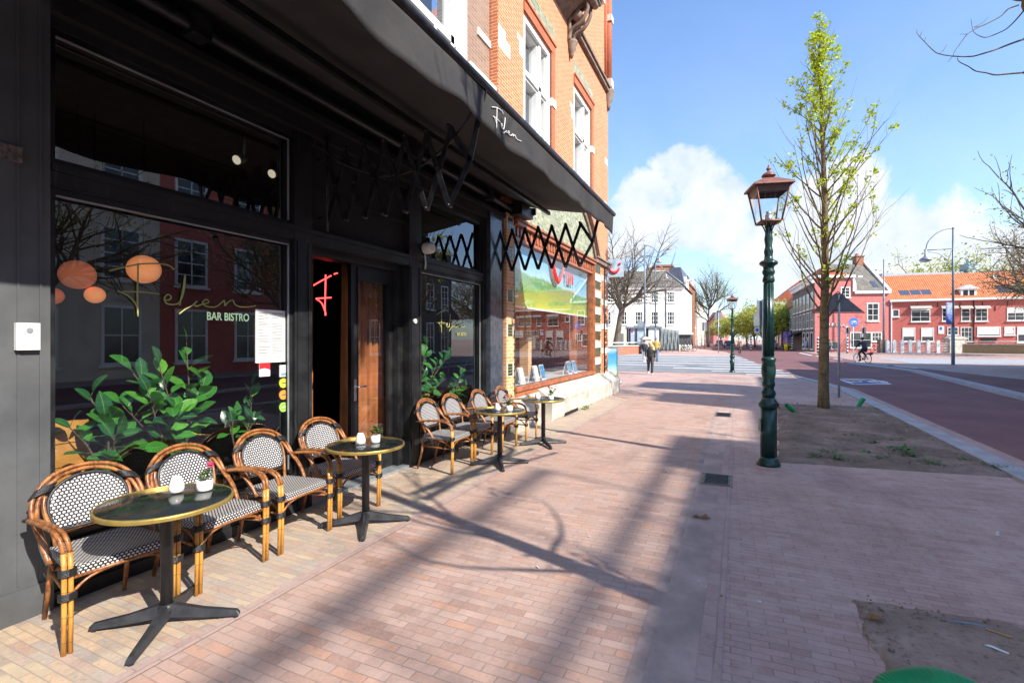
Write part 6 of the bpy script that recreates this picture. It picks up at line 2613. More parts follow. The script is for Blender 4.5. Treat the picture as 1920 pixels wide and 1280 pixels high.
# pollard in the street gap
b = (*dp(1328, 652, 110)[:2], 0)
T = bare_tree('pollard_tree', b, 16.0, 'pollard tree with a fan of thin twigs above the narrow street', 9, dict(PB, kids=[7, 6], depth=2, ang=(.15, .6), up=.05, len=(.5, .8), leaf=puff(.10, 3, .4)), .27, (.02, 0, 1), M['fog1'], trunkf=.52, nlimb=14, spread=(.1, 1.2))
LT_ = 'row of light green street trees down the avenue'
for i, (px, d, ht, sd, lb) in enumerate(((1400, 118, 10.5, 3, 'light green avenue tree, leftmost of the row'), (1415, 105, 10.5, 4, 'light green avenue tree behind the blue parking sign'), (1432, 98, 10.5, 6, 'light green avenue tree just left of the near lamp'), (1452, 92, 9.5, 7, 'light green avenue tree right of the near lamp'),
                                         (1376, 135, 10, 12, 'pale green avenue tree behind the far lamp'), (1352, 150, 10, 13, 'pale green tree far down the narrow street'))):
    b = (*dp(px, 653, d)[:2], 0)
    bare_tree('avenue_tree', b, ht, lb, sd, dict(PB, kids=[5, 5], depth=2, ang=(.3, .8), up=.07, leaf=puff(.20, 13, .55)), .22, (0, 0, 1), M['fog1'], trunkf=.25, nlimb=11, spread=(.15, 1.0), group=LT_)
# right bare tree at the frame edge
b = (*dp(1985, 660, 50)[:2], 0)
bare_tree('bare_tree', b, 17.0, 'large budding tree at the right edge before the orange roof', 15, dict(PB, up=-.005, kids=[6, 5, 4], depth=3, leaf=puff(.09, 3, .3)), .42, (-.05, 0, 1), M['fog3'], trunkf=.30, nlimb=9, spread=(.5, 1.35))
for i, (px, d, ht, sd, lb) in enumerate(((1735, 95, 18.0, 31, 'broad tree rising behind the orange roof, left one'), (1805, 92, 19.0, 32, 'tree rising behind the orange roof next to the blue chimney'), (1868, 98, 17.0, 33, 'tree rising behind the orange roof, right one'))):
    b = (*dp(px, 655, d)[:2], 0)
    bare_tree('background_tree', b, ht, lb, sd, dict(PB, kids=[5, 4], depth=2, up=.01, ang=(.4, 1.0), leaf=puff(.22, 10, .6)), .4, (0, 0, 1), M['fog1'] if i < 2 else M['fog3'], trunkf=.45, nlimb=10, spread=(.3, 1.2), group='trees behind the orange roof')

# ================================================================== BUILDINGS IN THE BACKGROUND
M['pane'] = plain('far_window_glass', (.035, .045, .05), .08, var=.5, scale=1.5, bump=0, spec=.8)
M['wred'] = bricks('dull_red_painted_brick', [(.44, .115, .095), (.53, .15, .12), (.48, .13, .105)], (.42, .13, .105), .22, .07, .006, dirt=.45, bump=.15)
M['wpink'] = bricks('pink_red_painted_brick', [(.46, .145, .13), (.54, .185, .165)], (.44, .15, .13), .22, .07, .006, dirt=.4, bump=.15)
M['wwhite'] = plain('white_render', (.78, .77, .73), .8, var=.06, scale=1.2, bump=.1)
M['wcream'] = plain('cream_render', (.62, .57, .46), .8, var=.1, scale=1.2, bump=.1)
M['wdark'] = bricks('dark_grey_brick', [(.10, .088, .08), (.14, .12, .11)], (.12, .11, .10), .22, .07, .005, dirt=.2, bump=.2)
M['wgreen'] = plain('grey_green_render', (.30, .34, .28), .8, var=.15, scale=1.2, bump=.1)
M['wbrown'] = bricks('brown_red_brick', [(.26, .10, .06), (.34, .15, .09)], (.30, .2, .15), .22, .07, .006, dirt=.2, bump=.2)


def tiles(name, c1, c2, c3):
    t = MT(name)
    v = t.co('UV')
    s_ = t.n('ShaderNodeSeparateXYZ')
    t.l(v, s_.inputs[0])
    a = t.math('SINE', t.math('MULTIPLY', s_.outputs[0], 26.0))
    b = t.math('FRACT', t.math('MULTIPLY', s_.outputs[1], 3.0))
    n_ = t.noise(t.co('Object'), 1.6, 6)
    n2 = t.noise(t.co('Object'), 9, 3)
    cc = t.ramp(t.math('ADD', t.math('MULTIPLY', n_, .6), t.math('MULTIPLY', n2, .4)), [(.35, c1), (.5, c2), (.65, c3)])
    cc = t.mix(t.math('MULTIPLY', t.mr(a, -.2, -.95), .45), cc, tuple(x * .35 for x in c1))
    cc = t.mix(t.math('MULTIPLY', t.mr(b, .0, .12, 1, 0), .4), cc, tuple(x * .4 for x in c1))
    t.set(cc, .7)
    t.bump(a, .5, .03)
    return t.m


M['t_or'] = tiles('orange_roof_tiles', (.42, .11, .04), (.56, .17, .055), (.62, .22, .08))
M['t_red'] = tiles('red_roof_tiles', (.40, .08, .04), (.52, .13, .06), (.55, .18, .09))
M['t_gr'] = tiles('grey_brown_roof_tiles', (.08, .075, .065), (.17, .155, .13), (.27, .24, .19))
M['t_sl'] = plain('slate_roof', (.10, .11, .15), .6, var=.3, scale=3, bump=.2)


class House:
    def __init__(s, name, label, A, B, cat='building', group=None, out=None):
        s.A, s.B = Vector((A[0], A[1], 0)), Vector((B[0], B[1], 0))
        s.e = (s.B - s.A).normalized()
        s.L = (s.B - s.A).length
        n = Vector((s.e.y, -s.e.x, 0))
        ref = Vector(out) if out else -s.A
        if n.dot(ref) < 0:
            n = -n
        s.n = n
        s.o = (s.A.x, s.A.y, 0)
        s.T = thing(name, s.o, label, cat, group)
        s.xf = lambda u, w, z: tuple(s.A + s.e * u + s.n * w + Vector((0, 0, z)))

    def mb(s):
        return MB(s.xf)

    def part(s, name, mat, *boxes, parent=None):
        if name in SPLIT and len(boxes) > 1:
            return [s.part(name, mat, b, parent=parent) for b in boxes][0]
        m = s.mb()
        for b in boxes:
            m.box(*b)
        return m.build(name, mat, parent or s.T, s.o)

    def walls(s, depth, h, mat, extra=None):
        m = s.mb()
        m.box(0, s.L, -depth, 0, -.1, h)
        if extra:
            extra(m)
        return m.build('wall', mat, s.T, s.o)

    def win(s, u0, u1, z0, z1, nx=2, ny=3, fm='white', pane='pane', fw=.09, sill=True, name='window', top=None, w0=0.0):
        m = s.mb()
        p = w0 + .05
        m.box(u0, u0 + fw, w0 - .02, p, z0, z1)
        m.box(u1 - fw, u1, w0 - .02, p, z0, z1)
        m.box(u0 + fw, u1 - fw, w0 - .02, p, z0, z0 + fw)
        m.box(u0 + fw, u1 - fw, w0 - .02, p, z1 - fw, z1)
        b = fw * .45
        for i in range(1, nx):
            u = u0 + (u1 - u0) * i / nx
            m.box(u - b / 2, u + b / 2, w0 - .02, p - .012, z0 + fw, z1 - fw)
        for i in range(1, ny):
            z = z0 + (z1 - z0) * i / ny
            m.box(u0 + fw, u1 - fw, w0 - .02, p - .018, z - b / 2, z + b / 2)
        if sill:
            m.box(u0 - .08, u1 + .08, w0 - .02, w0 + .14, z0 - .10, z0 - .002)
        f = m.build(name, M[fm], s.T, s.o)
        m = s.mb()
        m.box(u0 + fw * .5, u1 - fw * .5, w0 - .01, w0 + .018, z0 + fw * .5, z1 - fw * .5)
        m.build('pane', M[pane] if isinstance(pane, str) else pane, f, s.o)
        if top:
            m = s.mb()
            m.box(u0 + fw, u1 - fw, w0 + .018, w0 + .026, z1 - top, z1 - fw)
            m.build('blind_or_dark_sheet', M['white'], f, s.o)
        return f

    def slope(s, m, quad, uw, uh):
        vs = quad
        m.add(vs, [(0, 1, 2, 3)], [(0, 0), (uw, 0), (uw, uh), (0, uh)], smooth=False)

    def gable(s, depth, he, hr, mat, over=.25, u0=None, u1=None, hip=(0, 0)):
        u0 = -over * .3 if u0 is None else u0
        u1 = s.L + over * .3 if u1 is None else u1
        m = s.mb()
        d2 = depth / 2
        sl = math.hypot(d2, hr - he)
        L_ = u1 - u0
        s.slope(m, [(u0, over, he - .05), (u1, over, he - .05), (u1 - hip[1], -d2, hr), (u0 + hip[0], -d2, hr)], L_, sl)
        s.slope(m, [(u1, -depth - over, he - .05), (u0, -depth - over, he - .05), (u0 + hip[0], -d2, hr), (u1 - hip[1], -d2, hr)], L_, sl)
        m.add([(u0, over, he - .05), (u0, -depth - over, he - .05), (u0 + hip[0], -d2, hr)], [(0, 1, 2)], [(0, 0), (depth, 0), (d2, sl)], smooth=False)
        m.add([(u1, over, he - .05), (u1, -depth - over, he - .05), (u1 - hip[1], -d2, hr)], [(0, 2, 1)], [(0, 0), (depth, 0), (d2, sl)], smooth=False)
        m.add([(u0, over, he - .06), (u1, over, he - .06), (u1, -depth - over, he - .06), (u0, -depth - over, he - .06)], [(0, 3, 2, 1)], [(0, 0)] * 4, smooth=False)
        return m.build('roof', mat, s.T, s.o)

    def onroof(s, depth, he, hr, u0, u1, t0, t1, mat, name='skylight', up=.08, parent=None):
        m = s.mb()
        d2 = depth / 2

        def P(u, t, o=0):
            return (u, -d2 * t + o * .7, he + (hr - he) * t + o)
        vs = [P(u0, t0, .0), P(u1, t0, .0), P(u1, t1, .0), P(u0, t1, .0), P(u0, t0, up), P(u1, t0, up), P(u1, t1, up), P(u0, t1, up)]
        m.add(vs, [(0, 3, 2, 1), (4, 5, 6, 7), (0, 1, 5, 4), (1, 2, 6, 5), (2, 3, 7, 6), (3, 0, 4, 7)], smooth=False)
        return m.build(name, mat, parent or s.T, s.o)


def upx(hs, px):
    """distance along a house front that a photo column falls on"""
    m = (px - PX) / F
    # point A + e*u ; right/forward ratio = m
    r_, f_ = Vector((CA, SA, 0)), Vector((-SA, CA, 0))
    a = hs.A.dot(r_) - m * hs.A.dot(f_)
    b = hs.e.dot(r_) - m * hs.e.dot(f_)
    return -a / b


def zat(hs, px, py):
    u = upx(hs, px)
    p = hs.A + hs.e * u
    return zpx(p.dot(Vector((-SA, CA, 0))), py)


M['dkwin'] = plain('dark_awning_interior', (.02, .02, .022), .7, var=.1, bump=0)
M['roofwin'] = plain('roof_window_glass', (.07, .09, .13), .12, var=.2, bump=0)

M['awnst'] = plain('beige_grey_awning_canvas', (.42, .40, .36), .8, var=.2, scale=14, bump=.05)
# ---- long red building with the orange roof
A, B = dp(1669, 655, 66), dp(1990, 655, 59.5)
h = House('red_building', 'long dull red building with orange tiled roof and white framed windows on the right', A, B)
HE, HR, DP = 6.95, 10.7, 9.0
h.walls(DP, HE, M['wred'])
rf = h.gable(DP, HE, HR, M['t_or'])
h.part('gutter', M['white'], (-.1, h.L + .1, 0, .36, HE - .22, HE + .06))
for (pa, pb_) in ((1691, 1711), (1713, 1732), (1734, 1752)):
    h.onroof(DP, HE, HR, upx(h, pa), upx(h, pb_), .06, .36, M['roofwin'], 'skylight')
h.onroof(DP, HE, HR, upx(h, 1880), upx(h, 1905), .08, .42, M['roofwin'])
h.onroof(DP, HE, HR, upx(h, 1908), upx(h, 1930), .08, .42, M['roofwin'])
h.onroof(DP, HE, HR, upx(h, 1885), upx(h, 1902), .72, .82, M['white'])
u0, u1 = upx(h, 1804), upx(h, 1834)
m = h.mb()
m.box(u0, u1, -2.6, -.35, HE, HE + 1.25)
m.add([(u0 - .3, -.2, HE + 1.25), (u1 + .3, -.2, HE + 1.25), ((u0 + u1) / 2, -.2, HE + 1.85), (u0 - .3, -3.5, HE + 1.25), (u1 + .3, -3.5, HE + 1.25), ((u0 + u1) / 2, -3.5, HE + 1.85)],
      [(0, 1, 2), (3, 5, 4), (0, 2, 5, 3), (1, 4, 5, 2), (0, 3, 4, 1)], smooth=False)
dm = m.build('dormer', M['white'], h.T, h.o)
m = h.mb()
m.box(u0 + .25, (u0 + u1) / 2 - .08, -.36, -.33, HE + .15, HE + 1.1)
m.box((u0 + u1) / 2 + .08, u1 - .25, -.36, -.33, HE + .15, HE + 1.1)
m.build('pane', M['pane'], dm, h.o)


def zz(px, y0, y1):
    return zat(h, px, y1), zat(h, px, y0)


for (pa, pb_, ya, yb_, nx, ny, tp) in ((1673, 1686, 580, 594, 1, 1, None), (1708, 1744, 576, 603, 2, 3, .45), (1766, 1783, 577, 602, 2, 3, None), (1802, 1819, 577, 602, 1, 3, .2), (1828, 1852, 577, 602, 2, 3, .2),
                                       (1888, 1935, 576, 601, 3, 3, .7), (1692, 1716, 614, 640, 1, 2, 1.2), (1727, 1751, 614, 640, 1, 2, 1.2), (1776, 1797, 613, 628, 3, 2, None), (1801, 1823, 613, 640, 3, 3, None),
                                       (1832, 1876, 612, 630, 1, 1, 1.0), (1883, 1903, 612, 628, 1, 1, .9), (1907, 1940, 612, 642, 1, 2, 1.0)):
    pc_ = (pa + pb_) / 2
    f = h.win(upx(h, pa), upx(h, pb_), *zz(pc_, ya, yb_), nx, ny, top=tp)
for (pa, pb_) in ((1706, 1746), (1764, 1796), (1800, 1823), (1827, 1856)):
    za = zat(h, (pa + pb_) / 2, 573)
    m = h.mb()
    a, b = upx(h, pa), upx(h, pb_)
    m.prism([(.05, za), (.42, za - .34), (.42, za - .40), (.05, za - .06)], a, b, 'x')
    m.box(a, a + .04, .05, .40, za - 1.3, za - 1.24)
    m.box(b - .04, b, .05, .40, za - 1.3, za - 1.24)
    m.build('window_awning', M['awnst'], h.T, h.o)
h.part('drainpipe', M['iron'], (upx(h, 1824.5), upx(h, 1826), .02, .12, .0, HE - .2))
h.part('drainpipe', M['zw'], (.05, .18, .02, .15, 0, HE - .1))
for px in (1720, 1758, 1800, 1842, 1889, 1866):
    u = upx(h, px)
    h.part('wall_anchor', M['iron'], (u - .03, u + .03, .0, .05, 5.9 if px != 1866 else 5.3, 6.5 if px != 1866 else 5.9))
h.part('parking_plate', M['zw'], (upx(h, 1759), upx(h, 1770), .02, .05, zat(h, 1764, 626), zat(h, 1764, 611)))
h.part('parking_mark', M['signblue'], (upx(h, 1761.5), upx(h, 1766), .05, .06, zat(h, 1764, 618.5), zat(h, 1764, 613)))
h.part('shop_name_board', M['iron'], (upx(h, 1839), upx(h, 1868), .06, .10, zat(h, 1854, 640), zat(h, 1854, 634)))
# grey flat roofed block and chimney behind
A, B = dp(1655, 655, 86), dp(1800, 655, 84)
h2 = House('flat_roof_block', 'pale grey flat roofed block rising behind the orange roof', A, B)
h2.walls(8, zpx(86, 521), M['wgreen'])
h2.part('roof_edge', M['galv'], (-.3, h2.L + .3, -8.2, .4, zpx(86, 520.5), zpx(86, 513)))
A, B = dp(1832, 655, 84), dp(1935, 655, 80)
h2 = House('flat_roof_block', 'low grey flat roof behind the right tree and orange roof', A, B)
h2.walls(8, zpx(82, 517), M['wgreen'])
h2.part('roof_edge', M['stonedark'], (-.3, h2.L + .3, -8.2, .4, zpx(82, 516), zpx(82, 507)))
b = (*dp(1817, 655, 90)[:2], 0)
mb = MB(); mb.xf = lf_(b)
mb.box(-.9, .9, -.9, .9, 0, zpx(90, 496))
mb.box(-.35, .0, -.3, .3, zpx(90, 496), zpx(90, 485))
mb.box(-1.0, 1.0, -1.0, 1.0, zpx(90, 497), zpx(90, 495.5))
tag(mb.build('chimney_block', plain('pale_blue_panel', (.42, .55, .68), .6, var=.2), None, b), 'pale blue chimney block sticking up behind the orange roof', 'chimney')

# ---- pink house with the grey roof and front gable
A, B = dp(1528, 655, 67), dp(1668.5, 655, 66)
h = House('pink_house', 'pink red painted corner house with grey tiled roof and white cornices', A, B)
HE = zat(h, 1630, 549)
u0 = upx(h, 1600)
HL = zat(h, 1560, 521)


ey, wy = h.e.y * 9, h.n.y * 9
m = h.mb()
m.prism([(0, 0), (h.L, 0), (h.L + ey, wy), (ey, wy)], -.1, HE, 'z')
m.prism([(0, 0), (u0, 0), (u0 + ey, wy), (ey, wy)], HE, HL, 'z')
m.build('wall', M['wpink'], h.T, h.o)
h.part('cornice', M['white'], (u0 + .1, h.L, 0, .3, HE - .1, HE + .25))
h.part('cornice', M['white'], (-.1, u0 + .1, -.3, .35, HL, HL + .35))
m = h.mb()
hr = zpx(70, 500)
d2 = 4.5
h.slope(m, [(u0 + .1, .1, HE + .2), (h.L, .1, HE + .2), (h.L - .6, -d2, hr + .5), (u0 - 1.2, -d2, hr + .5)], h.L - u0, 5)
h.slope(m, [(h.L, -9, HE + .2), (u0, -9, HE + .2), (u0 - 1.2, -d2, hr + .5), (h.L - .6, -d2, hr + .5)], h.L - u0, 5)
m.add([(h.L, .1, HE + .2), (h.L, -9, HE + .2), (h.L - .6, -d2, hr + .5)], [(0, 1, 2)], [(0, 0), (9, 0), (4.5, 5)], smooth=False)
m.build('roof', M['t_gr'], h.T, h.o)
m = h.mb()
ua, ub = upx(h, 1549), u0 - .1
um = (ua + ub) / 2
h.slope(m, [(ua, .1, HL + .35), (ub, .1, HL + .35), (ub - 1.5, -4, HL + 1.9), (ua + 1.2, -4, HL + 1.9)], 5, 4)
m.add([(ua, .1, HL + .35), (ua + 1.2, -4, HL + 1.9), (ua, -8, HL + .35)], [(0, 1, 2)], [(0, 0), (4, 3), (8, 0)], smooth=False)
m.add([(ub, .1, HL + .35), (ub, -8, HL + .35), (ub - 1.5, -4, HL + 1.9)], [(0, 1, 2)], [(0, 0), (4, 3), (8, 0)], smooth=False)
m.add([(ua, -8, HL + .35), (ua + 1.2, -4, HL + 1.9), (ub - 1.5, -4, HL + 1.9), (ub, -8, HL + .35)], [(0, 1, 2, 3)], [(0, 0), (0, 1), (1, 1), (1, 0)], smooth=False)
m.build('roof', M['t_red'], h.T, h.o)
m = h.mb()
m.prism([(HE - .05, .25), (HE - .05, -.1), (hr + .6, -4.6), (hr + .6, -4.2)], h.L - .35, h.L + .02, 'x') if False else m.add(
    [(h.L - .25, .15, HE + .1), (h.L + .12, .15, HE + .1), (h.L - .5, -d2, hr + .65), (h.L - .85, -d2, hr + .65), (h.L - .25, .15, HE + .4), (h.L + .12, .15, HE + .4), (h.L - .5, -d2, hr + .95), (h.L - .85, -d2, hr + .95)],
    [(0, 3, 2, 1), (4, 5, 6, 7), (0, 1, 5, 4), (1, 2, 6, 5), (2, 3, 7, 6), (3, 0, 4, 7)], smooth=False)
m.add([(u0 - .1, .15, HL + .5), (u0 + .3, .15, HE + 1.2), (u0 + .3, .15, HE + .2), (u0 - .15, .15, HE + .2)], [(0, 1, 2, 3)], smooth=False)
m.build('gable_edge', M['white'], h.T, h.o)
u = upx(h, 1648)
ch_ = h.part('chimney', M['wbrown'], (u - .5, u + .5, -5.2, -4.2, hr - .8, hr + 1.5), (u - .6, u + .6, -5.3, -4.1, hr + 1.5, hr + 1.65), (u - .3, u + .0, -4.9, -4.6, hr + 1.65, hr + 2.0))
h.onroof(9, HE + .2, hr + .5, upx(h, 1643), upx(h, 1652), .12, .34, M['roofwin'])
m = h.mb()
ua, ub = upx(h, 1627), upx(h, 1636)
m.box(ua, ub, -3.2, -2.2, HE + 1.6, HE + 2.6)
m.build('dormer', M['white'], h.T, h.o)
h.win(upx(h, 1625), upx(h, 1648), zat(h, 1636, 602), zat(h, 1636, 567.5), 2, 3, fw=.14)
h.win(upx(h, 1576), upx(h, 1594), zat(h, 1585, 558), zat(h, 1585, 538), 2, 3, fw=.12)
h.win(upx(h, 1594), upx(h, 1634), zat(h, 1615, 652), zat(h, 1615, 622.5), 2, 2, fw=.10)
h.win(upx(h, 1634), upx(h, 1653), zat(h, 1643, 640), zat(h, 1643, 622.5), 3, 2, fw=.10)
h.win(upx(h, 1558), upx(h, 1571), zat(h, 1565, 654), zat(h, 1565, 640), 1, 1, fm='kerb', fw=.08)
m = h.mb()
za, zb = zat(h, 1560, 614), zat(h, 1560, 604)
scr = [[(1554, 606), (1555, 611), (1556.5, 612), (1558, 606), (1558, 611.5)], [(1560, 606), (1559.5, 612)], [(1561.5, 605), (1561, 612)], [(1563.5, 608.5), (1562.5, 610), (1563.5, 612), (1565, 609), (1565.2, 612)],
       [(1567.5, 612), (1568.5, 605), (1571.5, 606), (1570.5, 609), (1568.5, 609.3), (1572, 612.5)], [(1572.5, 610), (1574.5, 609.5), (1573.5, 608.5), (1572.3, 610.5), (1574.8, 612)], [(1575.5, 609), (1577, 611.5), (1579, 608.5), (1576.5, 614.5)],
       [(1580, 612), (1580.5, 609), (1583, 610), (1583.3, 612.5), (1590, 612.8)]]
for st in scr:
    m.tube([Vector((upx(h, a), .06, zat(h, a, b))) for a, b in st], .045, 4)
m.build('shop_lettering', M['white'], h.T, h.o)

# ---- dark brick terrace going away along the avenue
A, B = dp(1527, 655, 67), dp(1486.5, 655, 85)
h = House('dark_brick_terrace', 'dark grey brick terrace with pale cornice and rows of tall windows', A, B, out=(-1, -.2, 0))
HD = zpx(67, 523)
m = h.mb()
m.prism([(0, 0), (h.L, 0), (h.L + 5, -8), (5.2, -8)], -.1, HD, 'z')
m.build('wall', M['wdark'], h.T, h.o)
h.part('cornice', M['wwhite'], (-.2, h.L, 0, .35, HD - .55, HD + .05), (-.4, h.L, 0, .6, HD + .05, HD + .35))
m = h.mb()
h.slope(m, [(.1, .3, HD + .3), (h.L, .3, HD + .3), (h.L + 2.4, -4, HD + 1.9), (2.6, -4, HD + 1.9)], h.L, 4)
m.build('roof', M['t_sl'], h.T, h.o)
for i in range(6):
    ua = h.L * (i + .22) / 6
    h.win(ua, ua + h.L / 6 * .6, 6.0, 8.3, 2, 2, fw=.12)
    h.win(ua, ua + h.L / 6 * .6, 2.9 + .35, 5.6, 2, 2, fw=.12)
for i in range(3):
    ua = h.L * (i + .25) / 6
    h.win(ua, ua + h.L / 6 * .62, .3, 2.75, 1, 1, fw=.12)
m = h.mb()
m.prism([(.05, 2.9), (1.8, 2.2), (1.8, 2.1), (.05, 2.8)], h.L * .52, h.L * .97, 'x')
m.build('shop_canopy', M['blackmatt'], h.T, h.o)
A, B = dp(1486.5, 655, 85.5), dp(1455, 655, 108)
h = House('grey_green_house', 'grey green house front with an orange roof behind the near lamp', A, B, out=(-1, -.2, 0))
HG = zpx(86, 575)
h.walls(6, HG, M['wgreen'])
h.gable(6, HG, HG + 3.4, M['t_or'])
for i in range(5):
    ua = h.L * (i + .2) / 5
    h.win(ua, ua + h.L / 5 * .55, 3.4, 5.6, 2, 2)
    h.win(ua, ua + h.L / 5 * .6, .5, 2.8, 1, 1)
A, B = dp(1453, 655, 112), dp(1432, 655, 140)
h = House('red_roof_house', 'tall house with red roof beyond the grey green house', A, B, out=(-1, -.2, 0))
h.walls(10, 10.5, M['wcream'])
h.gable(10, 10.5, 15.0, M['t_red'])
for i in range(4):
    ua = h.L * (i + .2) / 4
    for z0 in (.8, 4.2, 7.4):
        h.win(ua, ua + h.L / 4 * .5, z0, z0 + 2.1, 2, 2)

# ---- white building on the left
A, B = dp(1085, 655, 76), dp(1283, 655, 75)
h = House('white_building', 'wide white rendered building with grey tiled roof and small paned windows', A, B)
HW = zpx(75.5, 539)
V = Vector((0, 1, 0))
m = MB()
P_ = [Vector((A[0], A[1], 0)), Vector((B[0], B[1], 0)), Vector((B[0], B[1], 0)) + V * 13, Vector((A[0], A[1], 0)) + V * 13]
m.prism([(p.x, p.y) for p in P_], -.1, HW, 'z')
m.build('wall', M['wwhite'], h.T, h.o)
m = MB()
rz = zpx(79, 506)
q = [p + Vector((0, 0, HW - .05)) for p in P_]
r1 = P_[0] + V * 6.5 + Vector((0, 0, rz))
r2 = P_[1] + V * 6.5 - (P_[1] - P_[0]).normalized() * 3.6 + Vector((0, 0, rz))
q[0] -= V * .4; q[1] -= V * .4; q[1] += Vector((.3, 0, 0)); q[2] += Vector((.3, 0, 0))
m.add([q[0], q[1], r2, r1], [(0, 1, 2, 3)], [(0, 0), (16, 0), (13, 7), (0, 7)], smooth=False)
m.add([q[1], q[2], r2], [(0, 1, 2)], [(0, 0), (13, 0), (6.5, 7)], smooth=False)
m.add([q[2], q[3], r1, r2], [(0, 1, 2, 3)], [(0, 0), (16, 0), (16, 7), (3, 7)], smooth=False)
m.build('roof', M['t_gr'], h.T, h.o)
m = MB()
m.tube([q[1] + Vector((0, 0, .1)), r2 + Vector((0, 0, .1))], .12, 6)
m.tube([r1 + Vector((0, 0, .1)), r2 + Vector((0, 0, .1))], .12, 6)
m.build('roof_ridge', M['kerb'], h.T, h.o)
h.part('gutter', M['white'], (0, h.L, 0, .35, HW - .25, HW))
for px in (1112, 1138, 1168.5, 1198, 1227.5, 1257.5):
    for (ya, yb_) in ((546, 567.5), (583.5, 609)):
        h.win(upx(h, px - 7.5), upx(h, px + 7.5), zat(h, px, yb_), zat(h, px, ya), 3, 3, fw=.14)
for px in (1153, 1180, 1239):
    h.onroof(13, HW, rz, upx(h, px - 3), upx(h, px + 3), .45, .62, M['roofwin'])
h.part('ground_floor_band', M['wcream'], (.0, h.L - .02, .0, .10, 0, zat(h, 1180, 614)))
h.part('door', M['signback'], (upx(h, 1160.5), upx(h, 1169), .1, .16, 0, zat(h, 1165, 625)))
h.part('drainpipe', M['iron'], (upx(h, 1247.6), upx(h, 1248.6), .02, .12, 2.8, HW - .2))
# brown gabled building behind
A, B = dp(1216, 655, 96), dp(1272, 655, 96)
h = House('brown_gable_building', 'brown brick building with broad gable rising behind the white building', A, B)
m = h.mb()
m.prism([(-1, 0), (h.L + 3.2, 0), (h.L + 3.2, zpx(96, 545)), (h.L - 1.2, zpx(96, 499)), (1.8, zpx(96, 499)), (-1, zpx(96, 520))], -8, 0, 'y')
m.build('wall', M['wbrown'], h.T, h.o)
m = h.mb()
m.add([(h.L - 1.3, .2, zpx(96, 498)), (h.L + 3.4, .2, zpx(96, 545)), (h.L + 3.4, -9, zpx(96, 545)), (h.L - 1.3, -9, zpx(96, 498)), (h.L - 1.3, .2, zpx(96, 498) + .3), (h.L + 3.4, .2, zpx(96, 545) + .3), (h.L + 3.4, -9, zpx(96, 545) + .3), (h.L - 1.3, -9, zpx(96, 498) + .3)],
      [(0, 3, 2, 1), (4, 5, 6, 7), (0, 1, 5, 4), (1, 2, 6, 5), (2, 3, 7, 6), (3, 0, 4, 7)], smooth=False)
m.box(1.4, h.L - 1.2, -8.3, .25, zpx(96, 499), zpx(96, 499) + .3)
m.build('roof', M['wbrown'], h.T, h.o)
# ornate brick houses with mansards beside it, along the narrow street
for i, (pa, d, top, ms, wm_, lb) in enumerate(((1283.5, 90, 541, 500, 'wbrown', 'ornate brick house with slate mansard next to the white building'), (1296, 104, 541, 516, 'ob', 'orange brick house with white bands and dark mansard, narrow street'))):
    A = Vector(dp(pa, 655, d)); B = A + Vector((0, 11, 0))
    h = House('brick_townhouse', lb, A, B, out=(1, -.3, 0), group='brick townhouses at the narrow street corner')
    ht = zpx(d, top)
    h.walls(3.2, ht, M[wm_])
    h.part('stone_band', M['stonew'], (-.1, h.L, -3.2, .12, ht - .3, ht + .2), (-.1, h.L, -3.2, .08, ht * .66, ht * .66 + .4), (-.1, h.L, -3.2, .08, ht * .33, ht * .33 + .5), (-.2, .5, -3.22, .2, 0, ht * .33 - .01))
    m = h.mb()
    m.prism([(.1, ht + .2), (-.7, zpx(d, ms)), (-2.6, zpx(d, ms)), (-3.2, ht + .2)], 0, h.L, 'x')
    m.build('roof', M['t_sl'], h.T, h.o)
    h.part('dormer', M['wwhite'], (1.5, 3.2, -.6, .15, ht + .2, ht + 2.4), (6, 7.7, -.6, .15, ht + .2, ht + 2.4))
    for z0 in (ht * .40, ht * .72):
        for k in range(4):
            h.win(1 + k * 2.6, 2.3 + k * 2.6, z0, z0 + ht * .2, 1, 2)
A = Vector(dp(1307, 655, 125)); B = A + Vector((0, 30, 0))
h = House('cream_townhouse', 'cream coloured townhouses half hidden by pale trees, narrow street', A, B, out=(1, -.3, 0))
h.walls(8, 11.5, M['wcream'])
h.gable(8, 11.5, 14.5, M['t_red'])
for k in range(9):
    for z0 in (1, 4.5, 8):
        h.win(1 + k * 3.2, 2.6 + k * 3.2, z0, z0 + 2.2, 2, 2)
A, B = dp(1338, 655, 190), dp(1366, 655, 190)
h = House('pink_gable_house', 'small pink house with pointed gable closing the narrow street', A, B)
h.walls(8, 8, M['wpink'])
m = h.mb()
m.prism([(-.2, 8), (h.L + .2, 8), (h.L / 2, 12.5)], -8, .2, 'y')
m.build('gable', M['wpink'], h.T, h.o)
h.win(1.5, 3.3, 2, 5, 2, 2); h.win(h.L - 3.3, h.L - 1.5, 2, 5, 2, 2)

